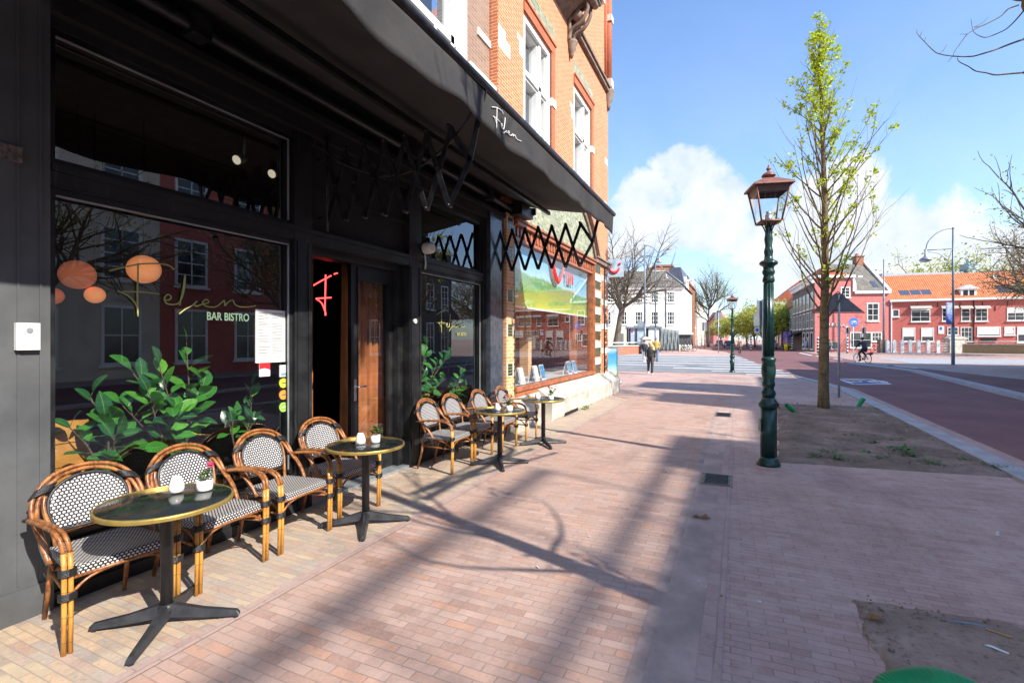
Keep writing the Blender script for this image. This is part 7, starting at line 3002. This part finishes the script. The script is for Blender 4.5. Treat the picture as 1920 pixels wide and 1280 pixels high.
# ---- site booth, tarpaulin fence and canopy
A, B = dp(1175.5, 656, 70), dp(1238, 656, 69)
h = House('site_booth', 'grey blue glazed booth with flat roof before the white building', A, B, cat='booth')
zt = zpx(70, 614)
h.walls(3, zt - .15, plain('pale_blue_panel_glass', (.42, .52, .62), .3, var=.15, scale=1, bump=0))
h.part('roof_edge', M['postblue'], (-.2, h.L + .2, -3.1, .25, zt - .15, zt + .12))
fr_ = h.mb()
for px in (1176.2, 1181, 1193, 1212.5, 1214.5, 1237.5):
    u = upx(h, px)
    fr_.box(u - .10, u + .10, .02, .09, 0, zt - .15)
fr_.box(0, upx(h, 1212), .02, .08, .95, 1.08)
fr_.build('frame', M['iron'], h.T, h.o)
h.part('white_panel', M['zw'], (upx(h, 1215.5), upx(h, 1237), .02, .07, .02, zt - .2))
h.part('round_logo', M['signred'], (upx(h, 1184), upx(h, 1187), .02, .05, zpx(70, 623), zpx(70, 619)))
h.part('notice_board', M['galv'], (upx(h, 1195), upx(h, 1210), -.5, -.4, zt + .12, zt + .9))


def tarp(pa, pb_, d, top0, top1, bot, lb, mat, label_cat='fence', amp=.10):
    A, B = Vector(dp(pa, 655, d)), Vector(dp(pb_, 655, d))
    e = (B - A)
    n = 50
    vs, fs = [], []
    rn_ = random.Random(int(pa))
    for i in range(n + 1):
        t = i / n
        top = top0 + (top1 - top0) * t
        for j in range(9):
            s = j / 8
            w_ = amp * (math.sin(t * 31 + s * 3) + .6 * math.sin(t * 57 - s * 5)) * (.3 + .7 * s)
            z = zpx(d, top) * (1 - s) + zpx(d, bot) * s
            vs.append(tuple(A.xy) and (A.x + e.x * t - fwd.x * w_, A.y + e.y * t - fwd.y * w_, z))
    for i in range(n):
        for j in range(8):
            k = i * 9 + j
            fs.append((k, k + 9, k + 10, k + 1))
    mb = MB()
    mb.add(vs, fs, smooth=True)
    o_ = (A.x, A.y, 0)
    T = thing('tarpaulin_fence', o_, lb, label_cat)
    ob = mb.build('tarpaulin', M[mat], T, o_)
    md = ob.modifiers.new('thickness', 'SOLIDIFY')
    md.thickness = .02
    mb = MB()
    for t in (0, .33, .66, 1):
        p = A + e * t
        mb.tube([(p.x + fwd.x * .15, p.y + fwd.y * .15, 0), (p.x + fwd.x * .15, p.y + fwd.y * .15, zpx(d, top0 + (top1 - top0) * t))], .035, 6)
    mb.build('fence_post', M['galv'], T, o_)


M['tarp'] = plain('grey_green_tarpaulin', (.16, .19, .19), .6, var=.25, scale=2, bump=.2)
M['tarpd'] = plain('dark_grey_tarpaulin', (.055, .06, .065), .7, var=.25, scale=2, bump=.2)
tarp(1239, 1273, 66, 616, 619.5, 657.5, 'crumpled grey green tarpaulin fence in front of the white building', 'tarp')
tarp(1273, 1299, 70, 627, 627, 645.5, 'dark grey tarpaulin hanging under the white canopy', 'tarpd', amp=.05)
A = Vector(dp(1273, 655, 69.5)); B = Vector(dp(1300, 655, 69.5))
mb = MB()
za, zb, zc = zpx(70, 619), zpx(70, 627), zpx(70, 624)
o_ = (A.x, A.y, 0)
mb.add([(A.x, A.y, za), (B.x, B.y, zc), (B.x, B.y, zb), (A.x, A.y, zb), (A.x + fwd.x * 4, A.y + fwd.y * 4, za), (B.x + fwd.x * 4, B.y + fwd.y * 4, zc), (B.x + fwd.x * 4, B.y + fwd.y * 4, zb), (A.x + fwd.x * 4, A.y + fwd.y * 4, zb)],
       [(0, 3, 2, 1), (4, 5, 6, 7), (0, 1, 5, 4), (1, 2, 6, 5), (2, 3, 7, 6), (3, 0, 4, 7)], smooth=False)
tag(mb.build('canopy', M['wwhite'], None, o_), 'white sloping canopy roof above the dark tarpaulin', 'canopy')

# ---- quay walls and railings
def quay(pA, pB, h_, lb, rail=True, mat='wbrown', capm='stone'):
    A, B = Vector((*pA, 0)), Vector((*pB, 0))
    h = House('quay_wall', lb, A, B, cat='wall')
    h.part('wall', M[mat], (0, h.L, -.45, 0, 0, h_))
    h.part('coping', M[capm], (-.05, h.L + .05, -.52, .07, h_, h_ + .12))
    if rail:
        m = h.mb()
        m.tube([(0, -.2, h_ + .42), (h.L, -.2, h_ + .42)], .045, 6)
        k = int(h.L / 2.6)
        for i in range(k + 1):
            m.tube([(h.L * i / k, -.2, h_ + .1), (h.L * i / k, -.2, h_ + .42)], .035, 6)
        m.build('railing', M['white'], h.T, h.o)
    return h


quay(gp(1120, 666.5), gp(1206, 663), .92, 'brown brick quay wall with white railing left of the pedestrians')
M['mossy'] = bricks('mossy_brown_brick', [(.24, .17, .09), (.32, .23, .13), (.28, .21, .11)], (.26, .21, .13), .22, .07, .006, dirt=.5, bump=.2)
quay(dp(1806, 655, 61.5)[:2], dp(2010, 655, 55)[:2], 1.05, 'mossy brick quay wall with white railing on the right', mat='mossy')
for (px, d, w_, t_, lb) in ((1211, 58, .95, 632.5, 'square sandstone bridge pillar at the end of the left quay wall'), (1790, 62, 2.0, 632, 'broad sandstone bridge pillar between white posts and right quay wall')):
    b = (*dp(px, 655, d)[:2], 0)
    T = thing('bridge_pillar', b, lb, 'pillar', 'sandstone bridge pillars')
    zt = zpx(d, t_)
    mb = MB(); mb.xf = lf_(b)
    mb.box(-w_ * .52, w_ * .52, -.5, .5, 0, zt - .25)
    mb.build('shaft', M['stone'], T, b)
    mb = MB(); mb.xf = lf_(b)
    mb.box(-w_ * .6, w_ * .6, -.6, .6, zt - .25, zt - .08)
    mb.prism([(-w_ * .5, zt - .08), (w_ * .5, zt - .08), (w_ * .3, zt + .1), (-w_ * .3, zt + .1)], -.5, .5, 'y')
    mb.build('cap', M['stone'], T, b)
pr_ = None
GW = 'white bridge posts in front of the red building'
px_ = [1664, 1676.5, 1691, 1706, 1722, 1740, 1758.5]
lbs = ['leftmost of the white bridge posts', 'second white bridge post from the left', 'third white bridge post from the left', 'middle one of the seven white bridge posts', 'third white bridge post from the right', 'second white bridge post from the right', 'rightmost of the white bridge posts']
for i, px in enumerate(px_):
    b = (*dp(px, 655, 62.6 - .25 * i)[:2], 0)
    if pr_ is None:
        pr_ = thing('bridge_post', b, 'x', 'post', GW)
        mb = MB()
        mb.box(-.19, .19, -.19, .19, 0, .12)
        mb.box(-.17, .17, -.17, .17, .12, 1.45)
        mb.build('post', M['white'], pr_)
        mb = MB()
        mb.prism([(-.19, 1.45), (.19, 1.45), (.0, 1.66)], -.19, .19, 'y')
        mb.build('cap', M['white'], pr_)
        mb = MB()
        for k in range(6):
            mb.box(.18, .98, -.02, .02, .22 + k * .2, .27 + k * .2)
        mb.build('rail', M['stonew'], pr_)
        place(pr_, True, b, R(8), 'white stone post, ' + lbs[i])
    else:
        place(pr_, False, b, R(8), 'white stone post, ' + lbs[i])
# grey cabinet beside the posts
b = (*dp(1654, 655, 64)[:2], 0)
mb = MB(); mb.xf = lf_(b)
mb.box(-.45, .45, -.3, .3, 0, 1.6)
mb.box(-.5, .5, -.35, .35, 1.6, 1.7)
tag(mb.build('cabinet', M['stonedark'], None, b), 'dark stone block left of the white bridge posts', 'cabinet')

for i, (x, y, ht, sd, lb) in enumerate(((11.5, 7.5, 9.3, 51, 'street tree across the road, mirrored in the left cafe window'), (12.0, 17.0, 9.5, 52, 'street tree across the road, mirrored in the right cafe window'), (12.3, 25.5, 9.5, 54, 'street tree across the road, mirrored in the upper right cafe window'))):
    bare_tree('bare_tree', (x, y, 0), ht, lb, sd, dict(PB, depth=2, kids=[7, 6], up=.04, leaf=puff(.05, 5, .25)), .2, (0, 0, 1), M['fog1'], trunkf=.35, nlimb=9, spread=(.2, 1.0))
# ---- houses across the street, outside the picture: they shade the street and show in the shop windows
OPP = 'houses across the street'
ow = [(-26, -16, 13.4, 'bb'), (-16, -7, 13.8, 'wbrown'), (-7, 3.4, 13.65, 'wbrown'), (3.4, 7.9, 13.0, 'bb'), (7.9, 13.9, 13.1, 'wcream'), (13.9, 20, 12.6, 'wred'), (20, 28, 11.2, 'wbrown'), (28, 39.5, 9.8, 'wdark')]
blk = {2: ((0, 6.9, 13.95), (8.2, 10.38, 14.35)), 4: ((0.02, 2.4, 15.3), (3.5, 5.98, 16.3))}
for i, (ya, yb_, hh, wm_) in enumerate(ow):
    h = House('row_house', ['brown brick house across the street, farthest behind the camera', 'dull brown house across the street, behind the camera', 'brown brick house with attic blocks across the street, level with the camera', 'greyish brown brick house mirrored left of the cream house', 'cream house with attic blocks mirrored in the left cafe window', 'red painted house mirrored behind the gold lettering', 'low brown brick house mirrored in the right cafe window', 'lowest dark grey house at the far end of the row across the street'][i], (16.4, ya), (16.4, yb_), out=(-1, 0, 0), group=OPP)
    h.walls(13, hh, M[wm_])
    h.part('cornice', M['white'], (0.02, h.L - .02, 0, .35, hh - .3, hh - .02))
    for (ua, ub, zt_) in blk.get(i, ()):
        h.part('attic', M[wm_], (ua + .02, ub, -3, -.02, hh, zt_))
    n_ = max(2, int(h.L / 2.3))
    for z0, zh in ((.6, 2.6), (4.3, 2.3), (7.5, 2.1), (10.4, 1.7)):
        if z0 + zh > hh - .6:
            continue
        for k in range(n_):
            ua = h.L * (k + .22) / n_
            h.win(ua, ua + h.L / n_ * .52, z0, z0 + zh, 2, 4 if z0 > 1 else 2, fw=.12)

for (xr, zr, ya, yb_) in ((17.2, 16.0, -9.5, -.4), (17.2, 14.85, -6.5, 2.5)):  # bars added out of view to cast soft shadow streaks on the sidewalk
    rr_ = MB()
    rr_.tube([(xr, ya, zr), (xr, yb_, zr)], .08, 8)
    yy = ya
    while yy <= yb_ + .01:
        rr_.tube([(xr, yy, 13.2), (xr, yy, zr)], .03, 6)
        yy += (yb_ - ya) / 5
    tag(rr_.build('shadow_railing', M['iron'], None, (xr, ya, 13.2)), 'unseen railing added over the houses across the street for its shadow streak, %s one' % ('higher' if zr > 15.5 else 'lower'), 'railing')


# ================================================================== BICYCLES
def bicycle(T, org, rz, mats=('iron', 'iron')):
    """parts of one bicycle, heading local +x"""
    O = Vector(org)
    c_, s_ = math.cos(rz), math.sin(rz)
    X = lambda x, y, z: (O.x + x * c_ - y * s_, O.y + x * s_ + y * c_, O.z + z)
    for wx in (-.54, .54):
        m = MB(X)
        m.tube([(wx + .33 * math.cos(a), 0, .35 + .33 * math.sin(a)) for a in [i * math.pi / 14 for i in range(29)]], .021, 6)
        wh = m.build('wheel', M['iron'], T, org)
        m = MB(X)
        for k in range(12):
            a = k * math.pi / 6
            m.tube([(wx, 0, .35), (wx + .31 * math.cos(a), 0, .35 + .31 * math.sin(a))], .004, 3)
        m.tube([(wx + .305 * math.cos(a), 0, .35 + .305 * math.sin(a)) for a in [i * math.pi / 14 for i in range(29)]], .010, 4)
        m.build('rim', M['steel'], wh, org)
    m = MB(X)
    m.tube([(-.54, 0, .35), (-.08, 0, .30), (-.20, 0, .80)], .018, 6)
    m.tube([(-.54, 0, .35), (-.18, 0, .72)], .013, 6)
    m.tube([(-.08, 0, .30), (.36, 0, .72), (.34, 0, .82)], .02, 6)
    m.tube([(-.18, 0, .68), (.36, 0, .78)], .018, 6)
    m.tube([(.54, 0, .35), (.40, 0, .66), (.33, 0, .98)], .018, 6)
    m.box(-.85, -.35, -.07, .07, .74, .76)
    m.tube([(-.86, 0, .36), (-.80, 0, .62), (-.54, 0, .73), (-.30, 0, .62)], .025, 6)
    m.build('frame', M[mats[0]], T, org)
    m = MB(X)
    m.tube(sm([(.10, -.28, 1.02), (.24, -.27, 1.05), (.35, -.10, 1.03), (.35, .10, 1.03), (.24, .27, 1.05), (.10, .28, 1.02)], 4), .015, 6)
    m.build('handlebar', M['steel'], T, org)
    m = MB(X)
    m.tube([(-.34, 0, .90), (-.24, 0, .91), (-.08, 0, .89)], [.10, .08, .03], 8)
    m.build('saddle', M['iron'], T, org)
    m = MB(X)
    m.tube([(-.08, -.09, .30), (-.08, .09, .30)], .05, 8)
    m.tube([(-.08, .10, .30), (.04, .11, .18)], .012, 5)
    m.tube([(-.08, -.10, .30), (-.20, -.11, .42)], .012, 5)
    m.box(-.02, .10, .10, .19, .165, .19)
    m.box(-.26, -.14, -.19, -.10, .41, .435)
    m.build('crank', M['iron'], T, org)


# ================================================================== PEOPLE
def loft(m, rings, n=14):
    """rings: (centre, side vector * rx, depth vector * ry)"""
    vs, fs = [], []
    for (c, a, b) in rings:
        c, a, b = Vector(c), Vector(a), Vector(b)
        for j in range(n):
            q = 2 * math.pi * j / n
            vs.append(c + a * math.cos(q) + b * math.sin(q))
    for i in range(len(rings) - 1):
        for j in range(n):
            j2 = (j + 1) % n
            fs.append((i * n + j, i * n + j2, (i + 1) * n + j2, (i + 1) * n + j))
    fs.append(tuple(range(n))[::-1])
    fs.append(tuple((len(rings) - 1) * n + j for j in range(n)))
    m.add(vs, fs, smooth=True)


M['skin'] = plain('skin', (.55, .33, .24), .5, var=.06, scale=12, bump=.03)
SKINM = M['skin']


def person(base, rz, ht, J, lb, mats, hair='short', coat=0, extras=None, group=None, cat='person', bag=None, hairm=None):
    """J: joints in a 1.75 m frame: x right, y ahead, z up"""
    T = thing('person', base, lb, cat, group, rz)
    k = ht / 1.75
    P = {a: Vector(b) * k for a, b in J.items()}
    vs, rs, es = [], [], []

    def chain(pts, start=None):
        last = start
        for p, r_ in pts:
            vs.append(tuple(p))
            rs.append(r_ * k)
            if last is not None:
                es.append((last, len(vs) - 1))
            last = len(vs) - 1
        return last
    vs.append(tuple(P['pelvis'])); rs.append(.125 * k)
    chest = chain([((P['pelvis'] + P['chest']) / 2, .115), (P['chest'], .13)], 0)
    nk = chain([(P['neck'], .055)], chest)
    fw = (P['face'] - P['head']).normalized()
    up = (P['head'] - P['neck']).normalized()
    hd = chain([(P['head'] - up * .045 * k + fw * .015 * k, .075), (P['head'] + up * .01 * k, .088), (P['head'] + up * .07 * k - fw * .01 * k, .078)], nk)
    for s in 'lr':
        sh = chain([(P['sh' + s], .062), (P['el' + s], .040), (P['wr' + s], .026)], chest)
        d = (P['wr' + s] - P['el' + s]).normalized()
        pm = chain([(P['wr' + s] + d * .05 * k, .028)], sh)
        o = d.orthogonal().normalized()
        o2 = d.cross(o)
        for f in range(4):
            off = o2 * ((f - 1.5) * .019) * k
            L_ = (.075, .085, .080, .062)[f] * k
            chain([(P['wr' + s] + d * .09 * k + off, .009), (P['wr' + s] + d * (.09 * k + L_ * .5) + off + o * .008 * k, .008), (P['wr' + s] + d * (.09 * k + L_) * .95 + off + o * .03 * k, .007)], pm)
        chain([(P['wr' + s] + d * .06 * k - o2 * .04 * k + o * .015 * k, .010), (P['wr' + s] + d * .10 * k - o2 * .045 * k + o * .03 * k, .009)], pm)
        hp = chain([(P['hp' + s], .095), (P['kn' + s], .056), (P['an' + s], .036)], 0)
        chain([(P['an' + s] + Vector((0, -.03, -.045)) * k, .035), (P['to' + s], .026)], hp)
    me = bpy.data.meshes.new('body')
    me.from_pydata(vs, es, [])
    me.materials.append(SKINM)
    o = bpy.data.objects.new('body', me)
    col.objects.link(o)
    o.parent = T
    md = o.modifiers.new('skin', 'SKIN')
    md.use_smooth_shade = True
    for i, v in enumerate(me.skin_vertices[0].data):
        v.radius = (rs[i], rs[i])
        v.use_root = (i == 0)
    sd = o.modifiers.new('sub', 'SUBSURF')
    sd.levels = sd.render_levels = 1
    # face
    m = MB()
    side = up.cross(fw).normalized()
    for s_ in (-1, 1):
        m.ball(P['head'] + fw * .078 * k + side * .032 * k * s_ + up * .012 * k, .011 * k, 5)
    m.build('eyes', M['iron'], T)
    m = MB()
    m.tube([P['head'] + fw * .082 * k + up * .012 * k, P['head'] + fw * .105 * k - up * .02 * k, P['head'] + fw * .082 * k - up * .03 * k], [.008 * k, .014 * k, .010 * k], 6)
    m.tube([P['head'] + fw * .083 * k - up * .055 * k - side * .022 * k, P['head'] + fw * .089 * k - up * .055 * k, P['head'] + fw * .083 * k - up * .055 * k + side * .022 * k], .006 * k, 5)
    for s_ in (-1, 1):
        m.ball(P['head'] + side * .088 * k * s_, .022 * k, 5, (.5, 1, 1.3))
    m.build('face', SKINM, T)
    # hair
    m = MB()
    m.ball(P['head'] + up * .038 * k - fw * .020 * k, .103 * k, 8)
    if hair == 'long':
        m.tube(sm([P['head'] - fw * .06 * k + up * .03 * k, P['head'] - fw * .08 * k - up * .08 * k + side * .05 * k, P['neck'] - fw * .05 * k + side * .12 * k, P['chest'] + side * .17 * k + fw * .06 * k + Vector((0, 0, .03))], 4), [.09 * k, .085 * k, .08 * k, .05 * k, .02 * k][:2], 8)
    m.build('hair' if hair != 'cap' else 'cap', M[hairm or 'hair_dark'], T)
    # top
    ax = (P['shr'] - P['shl']).normalized()
    fx = Vector((0, 1, 0))
    m = MB()
    rr = []
    lo_ = P['pelvis'] - Vector((0, 0, (.08 + coat) * k))
    for (c, a, b) in ((lo_, .185 + coat * .15, .13 + coat * .1), (P['pelvis'] + Vector((0, 0, .06 * k)), .175, .125), ((P['pelvis'] + P['chest']) / 2 + Vector((0, 0, .03 * k)), .168, .122), (P['chest'] + Vector((0, 0, .05 * k)), .20, .135), (P['neck'] - up * .06 * k, .17, .10), (P['neck'] + up * .0 * k, .07, .066)):
        rr.append((c, ax * a * k, fx * b * k))
    loft(m, rr)
    for s in 'lr':
        m.tube([P['sh' + s] + (P['chest'] - P['sh' + s]) * .15, P['sh' + s], (P['sh' + s] + P['el' + s]) / 2, P['el' + s], (P['el' + s] + P['wr' + s]) / 2, P['wr' + s]], [.07 * k, .078 * k, .066 * k, .056 * k, .05 * k, .040 * k], 9)
    m.build('jacket', M[mats[0]], T)
    m = MB()
    for s in 'lr':
        m.tube([P['hp' + s] + Vector((0, 0, .08 * k)), P['hp' + s] * .7 + P['kn' + s] * .3, P['kn' + s], (P['kn' + s] + P['an' + s]) / 2, P['an' + s]], [.105 * k, .098 * k, .073 * k, .062 * k, .052 * k], 10)
    loft(m, [(P['pelvis'] - Vector((0, 0, .14 * k)), ax * .15 * k, fx * .11 * k), (P['pelvis'] + Vector((0, 0, .08 * k)), ax * .155 * k, fx * .115 * k)])
    m.build('trousers', M[mats[1]], T)
    m = MB()
    for s in 'lr':
        m.tube([P['an' + s] + Vector((0, -.05, -.05)) * k, P['an' + s] + Vector((0, .0, -.04)) * k, P['to' + s]], [.045 * k, .052 * k, .036 * k], 8)
    m.build('shoes', M[mats[2]], T)
    return T


M['hair_dark'] = plain('dark_hair', (.03, .02, .015), .6, var=.2, bump=.1)
M['hair_blond'] = plain('blond_hair', (.62, .48, .24), .55, var=.2, bump=.1)
M['hair_grey'] = plain('grey_cap', (.22, .24, .25), .7, var=.1, bump=.1)
M['c_black'] = plain('black_jacket', (.022, .024, .022), .6, var=.25, bump=.1)
M['c_blackp'] = plain('black_trousers', (.03, .024, .028), .6, var=.2, bump=.1)
M['c_must'] = plain('mustard_coat', (.52, .33, .07), .8, var=.15, bump=.1)
M['c_jean'] = plain('blue_jeans', (.10, .17, .26), .8, var=.2, bump=.1)
M['c_navy'] = plain('navy_coat', (.025, .028, .05), .7, var=.2, bump=.1)
M['c_white'] = plain('white_cloth', (.72, .70, .68), .7, var=.05, bump=.05)
M['c_brown'] = plain('brown_coat', (.12, .055, .035), .7, var=.2, bump=.1)
M['c_tan'] = plain('tan_cloth', (.48, .34, .24), .7, var=.15, bump=.1)
M['c_lilac'] = plain('lilac_jacket', (.35, .35, .72), .7, var=.15, bump=.1)
WALK = dict(pelvis=(0, 0, .95), chest=(0, .02, 1.27), neck=(0, .02, 1.47), head=(0, .035, 1.61), face=(0, .12, 1.60),
            shl=(-.18, .02, 1.40), shr=(.18, .02, 1.40), ell=(-.24, -.10, 1.13), elr=(.23, .04, 1.12), wrl=(-.24, -.02, .90), wrr=(.22, .20, .93),
            hpl=(-.09, 0, .90), hpr=(.09, 0, .90), knl=(-.09, .16, .52), knr=(.08, -.03, .49), anl=(-.07, .22, .09), anr=(.07, -.28, .17), tol=(-.07, .36, .03), tor=(.07, -.16, .06))
cam_dir = math.atan2(-1, 0)


def face_to(base, tx, ty):
    # rotation that turns local +y towards the target point
    return math.atan2(-(tx - base[0]), (ty - base[1]))


b = (*gp(1219, 702), 0)
T = person(b, face_to(b, 0, 0) + .1, 1.62, dict(WALK, head=(0, .05, 1.59), face=(0, .13, 1.555)), 'person in black leather jacket with long blond hair and white sneakers walking on the paving', ('c_black', 'c_blackp', 'c_white'), 'long', .02, hairm='hair_blond')
b2 = (*gp(1230, 678), 0)
person(b2, face_to(b2, 0, 0), 1.88, dict(WALK, ell=(-.26, 0, 1.13), elr=(.26, 0, 1.13), wrl=(-.22, .12, .95), wrr=(.22, .12, .95)), 'person in mustard yellow coat, blue jeans and grey cap walking on the crossing', ('c_must', 'c_jean', 'c_navy'), 'cap', .04, hairm='hair_grey')
b3 = (*gp(1208, 678.5), 0)
person(b3, face_to(b3, 0, 0) - .1, 1.66, dict(WALK, wrl=(-.24, .03, .88)), 'person in navy jacket and white trousers walking left of the mustard coat', ('c_navy', 'c_white', 'c_white'), 'short', .02)
b4 = (*dp(1511, 655, 70)[:2], 0)
p4 = person(b4, -(math.pi / 2) + YAW, 1.75, dict(WALK, knl=(-.09, .26, .55), anl=(-.07, .34, .12), tol=(-.07, .48, .05), anr=(.07, -.34, .2)), 'person in lilac jacket with a large cream shoulder bag before the dark terrace', ('c_lilac', 'c_tan', 'stk_y'), 'short')
mb = MB()
c = Vector(b4) - rx * .28 + Vector((0, 0, 1.02)) - fwd * .2
mb.xf = lambda x, y, z: tuple(c + rx * x + fwd * y + Vector((0, 0, z)))
mb.prism([(-.36, -.18), (.30, -.18), (.22, .16), (-.26, .14)], -.10, .10, 'y')
mb.tube(sm([(-.2, 0, .12), (.05, 0, .42), (.2, 0, .12)], 4), .02, 5)
tag(mb.build('shoulder_bag', M['c_white'], None, tuple(c)), 'large cream shoulder bag carried by the person in lilac', 'bag')
b5 = (*dp(1556, 655, 61)[:2], 0)
person(b5, 2.2, 1.7, WALK, 'person in grey green coat partly hidden behind the young tree trunk', ('wgreen', 'c_navy', 'c_white'), 'short')
# cyclists
RIDE = dict(pelvis=(0, -.24, 1.02), chest=(0, -.08, 1.33), neck=(0, -.02, 1.52), head=(0, .02, 1.67), face=(0, .10, 1.655),
            shl=(-.19, -.04, 1.44), shr=(.19, -.04, 1.44), ell=(-.30, .08, 1.22), elr=(.30, .08, 1.22), wrl=(-.29, .22, 1.06), wrr=(.29, .22, 1.06),
            hpl=(-.10, -.22, .97), hpr=(.10, -.22, .97), knl=(-.12, .15, .72), knr=(.12, .16, .86), anl=(-.12, .05, .30), anr=(.12, -.16, .52), tol=(-.12, .18, .22), tor=(.12, -.03, .45))


def cyclist(base, heading, ht, lb, mats, blb, hair='short', hm=None):
    T = thing('bicycle', base, blb, 'bicycle')
    bicycle(T, base, heading)
    person(base, heading - math.pi / 2, ht, RIDE, lb, mats, hair, .0, hairm=hm)
    return T


b = (*gp(1617, 681), 0)
bt = cyclist(b, math.pi / 2 + .45, 1.82, 'person in dark navy coat and cap riding a bicycle away along the road', ('c_navy', 'c_navy', 'c_black'), 'black bicycle ridden away by the person in navy coat', 'short')
mb = MB()
mb.xf = lf_(b)
mb.ball((0.12, -.7, .72), .13, 6, (1.2, .6, .8))
mb.build('tail_light', M['signred'], bt, b)
b = (*gp(1386, 665.5), 0)
cyclist(b, -math.pi / 2, 1.85, 'person in brown coat with white sleeves cycling towards the camera beside far lamp', ('c_tan', 'c_brown', 'c_black'), 'dark bicycle ridden towards the camera beside the far lamp', 'short', 'c_tan')
# parked bicycles
GB = 'parked bicycles at the tarpaulin canopy'
proto = thing('bicycle', (0, 0, 0), 'x', 'bicycle', GB)
bicycle(proto, (0, 0, 0), 0, ('galv', 'iron'))
spots = [(1277, 70, 'first parked bicycle from the left under the canopy'), (1281.5, 70.5, 'second parked bicycle from the left under the canopy'), (1286, 70, 'middle one of the five parked bicycles under the canopy'), (1290.5, 70.5, 'fourth parked bicycle from the left under the canopy'), (1295, 70, 'last parked bicycle on the right under the canopy'),
         (1441, 80, 'parked bicycle right of the blue parking sign'), (1400, 84, 'parked bicycle left of the striped post'), (1456, 82, 'parked bicycle just right of the near lamp'), (1312, 84, 'parked bicycle at the mouth of the narrow street'), (1642, 63, 'parked bicycle against the pink house window')]
for i, (px, d, lb) in enumerate(spots):
    x, y = dp(px, 655, d)[:2]
    place(proto, i == 0, (x, y, .01), R(100 + 17 * i) if i < 5 else R(20 + 31 * i), lb)


# parked cars
def car(base, rz, lb, body, L_=4.1):
    T = thing('parked_car', base, lb, 'car', 'cars parked in the narrow street', rz)
    m = MB()
    side = [(-2.0, .35), (-2.02, .75), (-1.85, .92), (-1.45, .97), (-.95, 1.40), (.55, 1.46), (1.15, 1.05), (1.85, .88), (2.05, .70), (2.05, .35)]
    vs, fs = [], []
    n = len(side)
    for (yy, sc_) in ((-.84, .96), (-.80, 1.0), (.80, 1.0), (.84, .96)):
        for (x, z) in side:
            tum = max(0, z - .9) * .35
            vs.append((x * sc_, yy * (1 - tum / .84 * .9) if z > .9 else yy, z))
    for i in range(3):
        for j in range(n):
            fs.append((i * n + j, i * n + (j + 1) % n, (i + 1) * n + (j + 1) % n, (i + 1) * n + j))
    fs.append(tuple(range(n))[::-1]); fs.append(tuple(3 * n + j for j in range(n)))
    m.add(vs, fs, smooth=False)
    m.build('body', body, T)
    m = MB()
    m.box(-.85, .75, -.74, .74, 1.0, 1.34)
    m.add([(1.12, -.62, 1.08), (1.12, .62, 1.08), (.62, .55, 1.43), (.62, -.55, 1.43)], [(0, 1, 2, 3)], smooth=False)
    m.add([(-1.42, -.62, 1.0), (-1.42, .62, 1.0), (-1.0, .55, 1.37), (-1.0, -.55, 1.37)], [(3, 2, 1, 0)], smooth=False)
    m.build('windows', M['pane'], T)
    for x in (-1.25, 1.3):
        for s in (-1, 1):
            m = MB()
            m.tube([(x, s * .68, .32), (x, s * .87, .32)], .32, 14)
            w_ = m.build('wheel', M['iron'], T)
            m = MB()
            m.tube([(x, s * .86, .32), (x, s * .88, .32)], .19, 12)
            m.build('rim', M['galv'], w_)
    for s in (-1, 1):
        m = MB(); m.box(2.0, 2.06, s * .6 - .15, s * .6 + .15, .66, .8); m.build('headlight', M['zw'], T)
        m = MB(); m.box(-2.04, -1.99, s * .65 - .12, s * .65 + .12, .7, .86); m.build('tail_light', M['signred'], T)


M['carb'] = plain('dark_blue_car_paint', (.02, .03, .06), .25, .2, var=.05, bump=0)
M['carg'] = plain('grey_car_paint', (.15, .16, .18), .25, .2, var=.05, bump=0)
car((*dp(1366, 655, 98)[:2], 0), R(-88), 'dark blue car parked behind the far lamp', M['carb'])
car((*dp(1349, 654, 122)[:2], 0), R(-88), 'grey car parked farther down the narrow street', M['carg'])
car((*dp(1447, 654, 88)[:2], 0), R(88), 'grey car half hidden behind the near lamp column', M['carg'])
